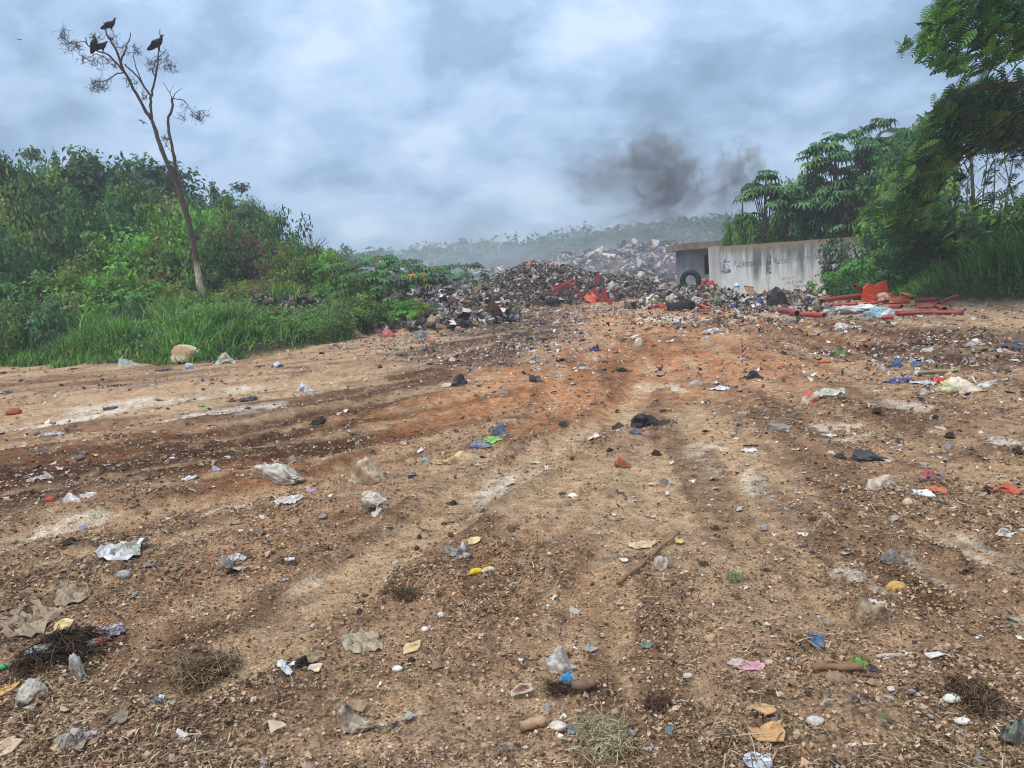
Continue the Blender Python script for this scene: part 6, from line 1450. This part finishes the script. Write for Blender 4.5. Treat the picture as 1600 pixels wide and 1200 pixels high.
def build_litter():
    mats = {'cloth': M_cloth, 'stone': M_stone, 'clump': M_straw, 'stick': M_bark, 'log': M_bark, 'longstick': M_bark, 'board': M_cloth, 'netting': M_cloth, 'rag': M_cloth, 'sack': M_cloth}
    for i, ln in enumerate(LIT.strip().split('\n')):
        spec, label, catg = ln.split('|'); px, py, w, h, kind, name, c1, c2 = spec.split(); px, py, w, h = float(px), float(py), float(w), float(h)
        c1 = tuple(map(int, c1.split(','))); c2 = None if c2 == '-' else tuple(map(int, c2.split(',')))
        seed = 1000 + i * 17; g = np.random.default_rng(seed)
        p = ground_at(px, py - h * .25 if py < 1190 else py); D = np.linalg.norm(p - np.array([0, 0, CAMZ])); s = D / F; W_ = w * s * ((.86 if py < 800 else .74) if kind in ('sheet', 'bag', 'clump', 'board') else 1)
        graze = CAMZ / max(D, 1.0)                      # foreshortening of lengths along the ground
        if kind in ('sheet', 'board', 'clump'): dep = min(max(h * s / max(graze, .12) * .75, W_ * .35), W_ * 1.1); hh = 0
        else: dep = W_ * g.uniform(.6, .8); hh = h * s * .85
        rz = math.radians(-4.3) + g.normal(0, .12)
        if kind == 'bag': m_ = bag(seed, W_, dep, hh, c1, ear=.28 if 'sack' in name else 0.12, col2=c2, k=4 if w >= 24 else 3)
        elif kind == 'sheet': m_ = sheet(seed, W_, dep, min(W_, dep) * .20, c1, c2)
        elif kind == 'board': m_ = board(seed, W_, dep, max(.004, W_ * .035), g.uniform(0, .35), c1, c2)
        elif kind == 'stone': m_ = stone(seed, W_, dep, hh, c1, c2)
        elif kind == 'roll': m_ = roll(seed, W_, max(hh * .42, W_ * .14), c1, c2); rz += math.radians(18)
        elif kind == 'shell': m_ = shell(seed, W_, dep, hh * .9, c1); rz += .3
        elif kind == 'clump': m_ = clump(seed, W_, dep * 1.3, W_ * .16, c1, c2, 1100 if w > 60 else 420)
        elif kind == 'banana': m_ = banana(seed, W_, dep, hh * .8, c1, c2); rz += .6
        elif kind in ('stick', 'log'):
            x = np.linspace(-1, 1, 8); rr_ = max(h * s * .42, .004); m_ = (*tube(np.column_stack([x * W_ / 2, g.normal(0, W_ * .02, 8), rr_ + g.normal(0, rr_ * .12, 8)]), rr_ * g.uniform(.75, 1.15, 8), 7), lin(*c1)); rz += g.normal(0, .15)
        elif kind == 'longstick':
            a, b = ground_at(966, 916), ground_at(1062, 836); t = np.linspace(0, 1, 12)[:, None]; q = a + (b - a) * t; q[:, :2] += g.normal(0, .006, (12, 2)); q[:, 2] = H(q[:, 0], q[:, 1]) + .014; q[:, 2] = np.maximum(q[:, 2], np.linspace(q[0, 2], q[-1, 2], 12)); p = q[6].copy()
            m_ = (*tube(q - p, np.linspace(.011, .006, 12), 6), lin(*c1)); rz = 0
        V, f, c = m_[0], m_[1], np.broadcast_to(m_[2], m_[0].shape)
        if kind in ('sheet', 'clump', 'board', 'bag') and kind != 'longstick':      # lie on the uneven soil
            cz, sz = math.cos(rz), math.sin(rz); xx = p[0] + V[:, 0] * cz - V[:, 1] * sz; yy = p[1] + V[:, 0] * sz + V[:, 1] * cz
            V = V.copy(); V[:, 2] += (.85 if kind != 'bag' else .5) * np.clip(H(xx, yy) - p[2], -.3, .3) + (.006 if kind != 'bag' else 0)
        mt = M_cloth if name in ('cloth', 'rag', 'sack', 'netting', 'cardboard', 'paper_scrap', 'straw_clump', 'tarp') else mats.get(kind, M_litter)
        if kind == 'clump': mt = M_straw
        ob(name, mesh_tri(name, V, f, c, kind in (('bag',) if name in ('sack', 'cloth', 'bundle') or w >= 24 else ()) + ('stone', 'roll', 'shell', 'banana', 'stick', 'log', 'longstick')), mt, loc=p, rotz=rz, label=label, cat=catg)
build_litter()
# pieces leaning in or lying on the heaps
def at_heap(px, py, D=None):
    return ground_at(px, py) if D is None else pw(px, py, D)
def hbag(px, py, w, h, col, name, label, catg, col2=None, ear=.2, D=None, mat=M_litter, group=None, amp=.36):
    p = at_heap(px, py + h * .5, D); s = np.linalg.norm(p) / F
    V, f, c = bag(int(px * 7 + py), w * s, w * s * .8, h * s, col, ear, col2, amp=amp); ob(name, mesh_tri(name, V, f, c, amp < .2 or mat is not M_litter), mat, loc=p, rotz=float(rng.normal(0, .3)), label=label, cat=catg, group=group)
hbag(1213, 464, 30, 30, (40, 40, 44), 'rubbish_bag', 'big shiny black rubbish bag against the wall foot', 'bag')
hbag(1187, 470, 14, 13, (40, 86, 170), 'blue_ball', 'bright blue ball lying in the rubbish beside the black bag', 'ball', amp=.06, ear=0)
hbag(1120, 467, 11, 10, (92, 160, 120), 'plastic_bag', 'round green bag at the foot of the wall end pillar', 'bag', amp=.15)
hbag(1147, 478, 10, 6, (40, 70, 140), 'plastic_bag', 'small dark blue bag below the white board', 'bag')
hbag(1243, 463, 16, 10, (84, 96, 104), 'plastic_bag', 'slate grey bag beside the big black bag', 'bag')
hbag(1264, 468, 18, 9, (62, 62, 80), 'rubbish_bag', 'dark violet bag close to the red pipe pair', 'bag')
hbag(1287, 463, 12, 14, (226, 206, 200), 'rag', 'white and pink rag standing up beside the vine shrub', 'rag', mat=M_cloth, D=31)
hbag(1062, 449, 26, 16, (44, 44, 46), 'rubbish_bag', 'black rubbish bag leaning below the upright tyre', 'bag', D=33)
hbag(1100, 439, 14, 9, (206, 72, 52), 'plastic_bag', 'orange-red bag on top of the heap beside the wall end', 'bag', D=34.2)
hbag(1111, 442, 10, 11, (190, 44, 44), 'plastic_bag', 'deep red bag touching the wall end pillar', 'bag', D=34.4)
hbag(1035, 447, 14, 9, (186, 180, 170), 'plastic_bag', 'pale grey bag on the heap before the upright tyre', 'bag', D=33.5)
hbag(1102, 456, 16, 9, (214, 204, 176), 'sack', 'cream sack on the heap below the red bags', 'sack', D=33, mat=M_cloth)
hbag(1088, 467, 16, 8, (196, 206, 220), 'plastic_bag', 'light blue bag behind the flat tractor tyre', 'bag')
hbag(1021, 470, 10, 7, (226, 190, 90), 'plastic_bag', 'yellow and white bag in front of the rubbish heap', 'bag', col2=(226, 220, 206))
hbag(1036, 477, 10, 8, (206, 66, 52), 'plastic_bag', 'red bag beside the dark red pipe', 'bag')
hbag(1050, 466, 20, 9, (206, 200, 184), 'plastic_bag', 'off-white bag just behind the flat tractor tyre', 'bag')
hbag(830, 413, 17, 15, (196, 140, 120), 'sack', 'pinkish sack crowning the burnt heap', 'sack', D=46.5, mat=M_cloth)
hbag(842, 420, 12, 11, (84, 74, 70), 'drum', 'dark drum beside the pinkish sack on the burnt heap', 'drum', D=46, amp=.08, ear=0)
hbag(868, 415, 10, 13, (206, 110, 100), 'sack', 'red and white sack on the burnt heap crest', 'sack', D=46.5, col2=(214, 206, 200), mat=M_cloth)
hbag(956, 447, 14, 10, (190, 196, 186), 'plastic_bag', 'pale green-grey bag above the broad upright lath', 'bag')
hbag(773, 481, 20, 24, (92, 58, 44), 'tree_stump', 'rust-brown stump standing between both rubbish heaps', 'stump', mat=M_bark, amp=.25)
hbag(717, 506, 26, 12, (50, 52, 62), 'rubbish_bag', 'long black bag at the foot of the loose heap', 'bag')
hbag(737, 502, 20, 9, (214, 186, 150), 'sack', 'beige sack beside the long black bag', 'sack', mat=M_cloth)
hbag(720, 494, 12, 7, (206, 218, 232), 'plastic_bag', 'bright bluish white bag above the long black bag', 'bag')
hbag(676, 475, 22, 16, (80, 84, 92), 'rubbish_bag', 'slate black bag in the middle of the loose heap', 'bag')
hbag(673, 452, 20, 8, (66, 66, 70), 'rubbish_bag', 'dark bag near the crest of the loose heap below the papaya', 'bag')
hbag(686, 461, 16, 8, (196, 190, 180), 'plastic_bag', 'whitish bag near the crest of the loose heap', 'bag')
hbag(752, 487, 12, 10, (222, 218, 210), 'plastic_bag', 'white bag on the lower slope of the loose heap', 'bag')
hbag(785, 470, 9, 9, (226, 226, 226), 'plastic_bag', 'white round bag on dark heap beside the stump', 'bag')
hbag(716, 514, 12, 8, (206, 150, 120), 'rag', 'salmon lump below the long black bag', 'rag', mat=M_cloth)
hbag(705, 470, 14, 8, (120, 96, 82), 'rag', 'brown cloth lump on the middle of the loose heap', 'rag', mat=M_cloth)
hbag(733, 465, 10, 6, (196, 110, 84), 'plastic_bag', 'rust orange scrap on the far slope of the loose heap', 'scrap')
# white sheets before the red pipes
for px, py, w, h, c1, c2, lb in ((1308, 490, 32, 12, (190, 204, 200), (120, 124, 110), 'whitish plastic sheet, first beside the red pipe pair'), (1340, 488, 46, 13, (226, 238, 238), None, 'bright white plastic sheet in the middle of three sheets'), (1366, 495, 34, 14, (160, 200, 214), None, 'light blue plastic sheet lying before the white sheets'), (1386, 494, 20, 11, (206, 222, 232), None, 'pale crumpled film at the tip of the longest red pipe')):
    p = ground_at(px, py); s = np.linalg.norm(p) / F; V, f, c = bag(int(px), w * s, w * s * .8, h * s * .8, c1, .3, c2, amp=.5)
    ob('plastic_sheet', mesh_tri('plastic_sheet', V, f, c, False), M_litter, loc=p, label=lb, cat='sheet', group='plastic sheets by the red pipes')
# white board, slatted wood, water jug at the wall
def plank(a, b, w, t, col, name, label=None, catg=None, parent=None, mat=M_cloth):
    A, B = np.array(a), np.array(b); d = B - A; l = np.linalg.norm(d); d /= l; s = np.cross(d, [0, .94, .34]); s /= np.linalg.norm(s); u = np.cross(s, d); mid_ = (A + B) / 2
    V = np.array([d * x * l / 2 + s * y * w / 2 + u * z * t / 2 for x in (-1, 1) for y, z in ((-1, -1), (1, -1), (1, 1), (-1, 1))]); f = [(0, 1, 5), (0, 5, 4), (1, 2, 6), (1, 6, 5), (2, 3, 7), (2, 7, 6), (3, 0, 4), (3, 4, 7), (0, 2, 1), (0, 3, 2), (4, 5, 6), (4, 6, 7)]
    return ob(name, mesh_tri(name, V, np.array(f), np.broadcast_to(lin(*col), V.shape) * rng.uniform(.85, 1.1, (8, 1))), mat, parent, loc=mid_, label=label, cat=catg)
plank(pw(1127, 476, 31.8), pw(1146, 464, 32.6), .22, .03, (226, 226, 220), 'board', 'long white board leaning on the rubbish near the wall end', 'board')
cr = ob('slatted_crate', None, loc=(0, 0, 0), label='broken brown slatted crate leaning against the wall', cat='crate')
for i in range(5):
    a = pw(1163 + i * 3.2, 448 + i * .6, 35.2 - i * .1); b = pw(1172 + i * 3.6, 463 + i * 1.0, 34.8 - i * .1); plank(a, b, .055, .02, (158, 116, 78), 'slat', parent=cr)
plank(pw(1163, 447, 35.25), pw(1177, 449, 34.85), .05, .03, (140, 104, 72), 'rail', parent=cr); plank(pw(1171, 462, 34.86), pw(1188, 466, 34.45), .05, .03, (140, 104, 72), 'rail', parent=cr)
jp = pw(1151.5, 452, 35.3); jug = ob('water_jug', None, loc=jp, label='white container with blue label standing before the wall', cat='container')
a = np.arange(16) * 2 * math.pi / 16
def lathe(prof, col, n=16):
    V = np.array([[(r * math.cos(t), r * math.sin(t), z) for r, z in prof] for t in np.arange(n) * 2 * math.pi / n]).reshape(-1, 3); m_ = len(prof); f = []
    for i in range(n):
        for j in range(m_ - 1):
            p_, q_ = i * m_ + j, ((i + 1) % n) * m_ + j; f += [(p_, q_, q_ + 1), (p_, q_ + 1, p_ + 1)]
    return V, np.array(f), np.broadcast_to(lin(*col), V.shape)
ob('container_body', mesh_tri('container_body', *lathe([(0, 0), (.115, 0), (.12, .03), (.12, .20), (.11, .24), (.06, .26), (.055, .29), (0, .29)], (232, 236, 240)), True), M_litter, jug)
ob('label_band', mesh_tri('label_band', *lathe([(.1225, .09), (.1225, .155)], (70, 120, 190)), True), M_litter, jug)
# broken red crate by the vine thicket
cD = 26.2
c0 = pw(1387, 468, cD); cz = float(H(c0[0], cD)); crate = ob('red_crate', None, loc=(c0[0], cD, cz), label='broken orange-red plastic crate tipped over among red pipes', cat='crate'); crate.rotation_euler = (.42, -.10, .38); crate.scale = (1.3, 1.1, .95)
def tilt_panel(x0, x1, y, z0, z1, lean, col, name):
    n = 5; V = []
    for k, yy in ((0, 0), (1, .03)):
        for i in range(n):
            x = x0 + (x1 - x0) * i / (n - 1)
            for z in (z0, z1 + (.05 * math.sin(i * 2.1 + x0) + (.03 if i % 2 else -.02))): V.append((x, y + yy + lean * (z - z0), z))
    V = np.array(V); o = 2 * n; f = []
    for i in range(n - 1):
        p_ = 2 * i; f += [(p_, p_ + 2, p_ + 3), (p_, p_ + 3, p_ + 1), (o + p_, o + p_ + 3, o + p_ + 2), (o + p_, o + p_ + 1, o + p_ + 3), (p_ + 1, p_ + 3, o + p_ + 3), (p_ + 1, o + p_ + 3, o + p_ + 1)]
    f += [(0, 1, o + 1), (0, o + 1, o), (o - 2, 2 * o - 2, 2 * o - 1), (o - 2, 2 * o - 1, o - 1)]
    return ob(name, mesh_tri(name, V, np.array(f), np.broadcast_to(lin(*col), V.shape) * rng.uniform(.85, 1.15, (len(V), 1))), M_red, crate)
tilt_panel(-.55, .30, .30, .08, .44, .55, (214, 84, 54), 'back_panel'); tilt_panel(-.55, -.02, -.05, .0, .24, .1, (200, 70, 50), 'front_panel')
V, f = box(-.60, -.05, .0, -.55, .42, .30); ob('side_panel', mesh_tri('side_panel', V, f, np.broadcast_to(lin(196, 66, 48), V.shape)), M_red, crate)
V, f = box(.0, -.15, .05, .66, .34, .09); o = ob('loose_lid', mesh_tri('loose_lid', V, f, np.broadcast_to(lin(206, 84, 56), V.shape)), M_red, crate); o.rotation_euler = (.1, .18, .1)
hbag(1383, 463, 18, 11, (206, 186, 170), 'plastic_bag', 'cream bag stuffed inside the broken red crate', 'bag', D=25.9)
hbag(1410, 470, 12, 9, (206, 76, 54), 'plastic_scrap', 'orange-red plastic scrap just past the broken crate', 'plastic')
for px, py, w, h, lb, ci in ((1402, 474, 34, 8, 'flat broken red panel lying before the tipped crate', 0), (1425, 466, 26, 7, 'orange-red broken flap between crate and grass mound', 3), (1350, 468, 24, 6, 'dull red broken strip under the leaning pipe', 2), (1445, 482, 22, 5, 'small red broken plate below the row of pipes', 1)):
    p = ground_at(px, py); s = np.linalg.norm(p) / F; V, f, c = board(int(px), w * s, w * s * .7, .02, .12, REDS[ci]); o = ob('red_fragment', mesh_tri('red_fragment', V, f, c), M_red, loc=p + np.array([0, 0, .08]), label=lb, cat='plastic piece', group='broken red plastic pieces'); o.rotation_euler = (.35, float(rng.normal(0, .15)), float(rng.normal(0, .4)))
D_ = 43.0
p = ground_at(929, 474); V, f, c = sheet(99, 1.0, .9, .16, (222, 96, 60), None); o = ob('orange_sheet', mesh_tri('orange_sheet', V, f, c, True), M_red, loc=(p[0], p[1] + .1, p[2] + .22), label='bent orange plastic sheet among red laths on the burnt heap', cat='sheet'); o.rotation_euler = (.75, .1, .2)

# ------------------------------------------------------------------ smaller repeated litter over the open soil
def repeats():
    tm = {}
    specs = [('film_scrap', 'dirty white film scrap trodden into the soil', 'scrap', (214, 206, 196), 'sheet', M_litter), ('paper_scrap', 'brownish paper scrap trodden into the soil', 'paper', (186, 164, 134), 'board', M_cloth), ('plastic_bag', 'small crumpled grey bag on the open soil', 'bag', (150, 146, 142), 'bag', M_litter),
             ('stone', 'loose pale stone on the brown soil', 'stone', (196, 176, 150), 'stone', M_stone), ('rag', 'small muddy dark rag on the soil', 'rag', (74, 62, 54), 'bag', M_cloth), ('straw_clump', 'small muddy straw clump on the soil', 'straw', (96, 78, 60), 'clump', M_straw)]
    taken = np.array([[float(v) for v in ln.split()[:2]] for ln in LIT.strip().split('\n')])
    heroes = [(float(a[0]), float(a[1]), ln.split('|')[1]) for ln in LIT.strip().split('\n') for a in [ln.split()]]; used = set()
    def short(t):
        w = t.replace(',', ' ,').split(); stop = {'lying', 'near', 'on', 'at', 'beside', 'below', 'in', 'with', 'next', 'by', 'of', 'against', 'standing', 'past', 'under', 'above', 'half', 'where', 'trodden', 'alone', 'behind', 'stretched', 'trailing', 'tucked', 'just', 'partly', 'leaning', 'touching', 'among', 'squeezed', ',', 'before', 'a', 'sunk', 'along', 'spread', 'beyond', 'upper', 'nearest', 'nearer', 'wrapped', 'stuffed', 'across', 'over', 'the'}
        o_ = [];
        for x_ in w:
            if x_ in stop: break
            o_.append(x_)
        return ' '.join(o_)
    cnt = {}
    for h_ in heroes: cnt[short(h_[2])] = cnt.get(short(h_[2]), 0) + 1
    heroes = [h_ for h_ in heroes if cnt[short(h_[2])] == 1]
    def near_label(label, k, px, py):
        b_ = label.split(' on ')[0].split(' trodden')[0]
        for h_ in sorted(heroes, key=lambda q: math.hypot(q[0] - px, 1.6 * (q[1] - py))):
            if (k, h_[2]) in used: continue
            used.add((k, h_[2])); return f'{b_} near the {short(h_[2])}'
        return label
    for k, (name, label, catg, colr, kind, mt) in enumerate(specs):
        var = []
        for v in range(4):
            s = 7000 + 31 * k + v
            q = {'sheet': lambda: sheet(s, 1, .55, .13, colr), 'board': lambda: board(s, 1, .6, .03, .2, colr), 'bag': lambda: bag(s, 1, .75, .45, colr, .2, k=2), 'stone': lambda: stone(s, 1, .8, .6, colr), 'clump': lambda: clump(s, 1, .9, .16, colr, (140, 120, 92), 160)}[kind]()
            var.append(mesh_tri(name, q[0], q[1], np.broadcast_to(q[2], q[0].shape), kind in ('stone',)))
        n = 0
        while n < (22 if kind != 'clump' else 30):
            px = rng.uniform(10, 1590); py = 520 + 670 * rng.uniform(0, 1) ** 1.3
            if np.min(np.hypot(taken[:, 0] - px, (taken[:, 1] - py) * 1.5)) < 26: continue
            d = ray(px, py); t = -CAMZ / d[2]; x, y = d[0] * t, d[1] * t
            if bank_d(x, y) > -.2 or mound_right(x, y) > .05: continue
            p = np.array([x, y, float(H(x, y))]); s = np.hypot(x, y) / F * rng.uniform(7, 15) * (1.7 if kind == 'clump' else 1.0) * (.75 if kind == 'stone' else 1)
            o = ob(name, var[n % 4], mt, loc=p + np.array([0, 0, .004]), rotz=float(rng.uniform(0, 6.28)), label=near_label(label, k, px, py), cat=catg, group=label.split(' on ')[0].split(' trodden')[0] + 's'); o.scale = (s, s, s); n += 1
            taken = np.vstack([taken, [[px, py]]])
repeats()

# ------------------------------------------------------------------ smoke and haze
def smoke_mat(name, dens, col, nscale, off, aniso=0.2, stretch=(1, 1, 1), thr=.5):
    m = bpy.data.materials.new(name); m.use_nodes = True; t = m.node_tree; t.nodes.clear()
    tc = N(t, 'ShaderNodeTexCoord'); P = tc.outputs['Object']
    ln = N(t, 'ShaderNodeVectorMath', operation='LENGTH'); L(t, P, ln.inputs[0])
    mp = N(t, 'ShaderNodeMapping'); mp.inputs['Location'].default_value = off; mp.inputs['Scale'].default_value = stretch; L(t, P, mp.inputs[0])
    n = N(t, 'ShaderNodeTexNoise', i_Scale=nscale, i_Detail=7.0, i_Roughness=0.6, i_Distortion=0.9); L(t, mp.outputs[0], n.inputs['Vector'])
    fall = math_n(t, 'SUBTRACT', 1.0, ln.outputs['Value'])
    d = math_n(t, 'ADD', math_n(t, 'MULTIPLY', math_n(t, 'SUBTRACT', fall, .25), 1.1), math_n(t, 'MULTIPLY', math_n(t, 'SUBTRACT', n.outputs[0], thr), 6.5))
    d = math_n(t, 'MULTIPLY', math_n(t, 'MULTIPLY', d, math_n(t, 'MULTIPLY', fall, 2.5, True), True), dens)
    v = N(t, 'ShaderNodeVolumePrincipled'); v.inputs['Color'].default_value = (*col, 1); v.inputs['Anisotropy'].default_value = aniso
    L(t, d, v.inputs['Density']); L(t, v.outputs[0], N(t, 'ShaderNodeOutputMaterial').inputs['Volume']); return m
def smoke(px, py, D, rx, ry, rz, mat, label, tilt=0.0):
    p = pw(px, py, D); V, f = ico(2)
    o = ob('smoke', mesh_tri('smoke', V, f, None, True), mat, loc=p, label=label, kind='stuff', scale=(rx, ry, rz)); o.rotation_euler = (0, tilt, 0); return o
DS = (.34, .30, .28)
DK = smoke_mat('dark_smoke', .42, DS, 2.4, (3, 1, 2), thr=.515); DK2 = smoke_mat('dark_smoke', .42, DS, 2.2, (1, 5, 9), thr=.505); TH = smoke_mat('thin_smoke', .16, DS, 2.2, (7, 2, 4), thr=.48)
smoke(1022, 258, 118, 8.5, 6, 8.0, DK, 'dark smoke cloud over the far woods', .5)
smoke(1050, 300, 118, 8.5, 5, 7.0, DK2, 'lower dark smoke rolling above the ridge', -.5)
smoke(950, 278, 119, 12, 6, 6.5, TH, 'thin brown smoke drifting beside the dark cloud', .1)
smoke(1152, 272, 122, 6.0, 4, 7.0, DK2, 'smaller smoke cloud rising behind the concrete house', .3)
smoke(1130, 320, 122, 9, 5, 6, TH, 'thin smoke trail below the smaller cloud', -.5)
smoke(1000, 355, 120, 16, 6, 6, TH, 'thin smoke rising from the far heap to the clouds', -.3)
smoke(110, 130, 130, 26, 8, 15, smoke_mat('faint_smoke', .030, (.30, .28, .28), 1.3, (9, 3, 5)), 'faint grey smoke veil behind the dead tree', -.5)
PS = (.82, .86, .92)
smoke(930, 405, 98, 34, 24, 8.0, smoke_mat('pale_smoke', .022, PS, 2.2, (2, 2, 2), stretch=(1.4, 1, .8), thr=.46), 'pale smoke lying over the far rubbish heap')
smoke(700, 420, 66, 13, 10, 4.5, smoke_mat('pale_smoke', .06, PS, 2.0, (5, 2, 7), thr=.46), 'pale smoke drifting behind the papaya plants')
smoke(860, 415, 58, 12, 4, 3.2, smoke_mat('pale_smoke', .06, PS, 2.0, (4, 4, 1), thr=.45), 'pale smoke rising behind the burnt heap')
smoke(1045, 420, 62, 8, 10, 4.0, smoke_mat('pale_smoke', .035, PS, 2.0, (1, 9, 7), thr=.46), 'pale smoke drifting behind the concrete house')
hz = bpy.data.materials.new('haze'); hz.use_nodes = True; t = hz.node_tree; t.nodes.clear()
v = N(t, 'ShaderNodeVolumePrincipled', i_Density=0.0018); v.inputs['Color'].default_value = (.80, .86, .95, 1)
L(t, v.outputs[0], N(t, 'ShaderNodeOutputMaterial').inputs['Volume'])
V, f = box(-320, -320, -1.5, 320, 320, 34); ob('haze', mesh_tri('haze', V, f), hz, label='even pale haze over the dump', kind='stuff')
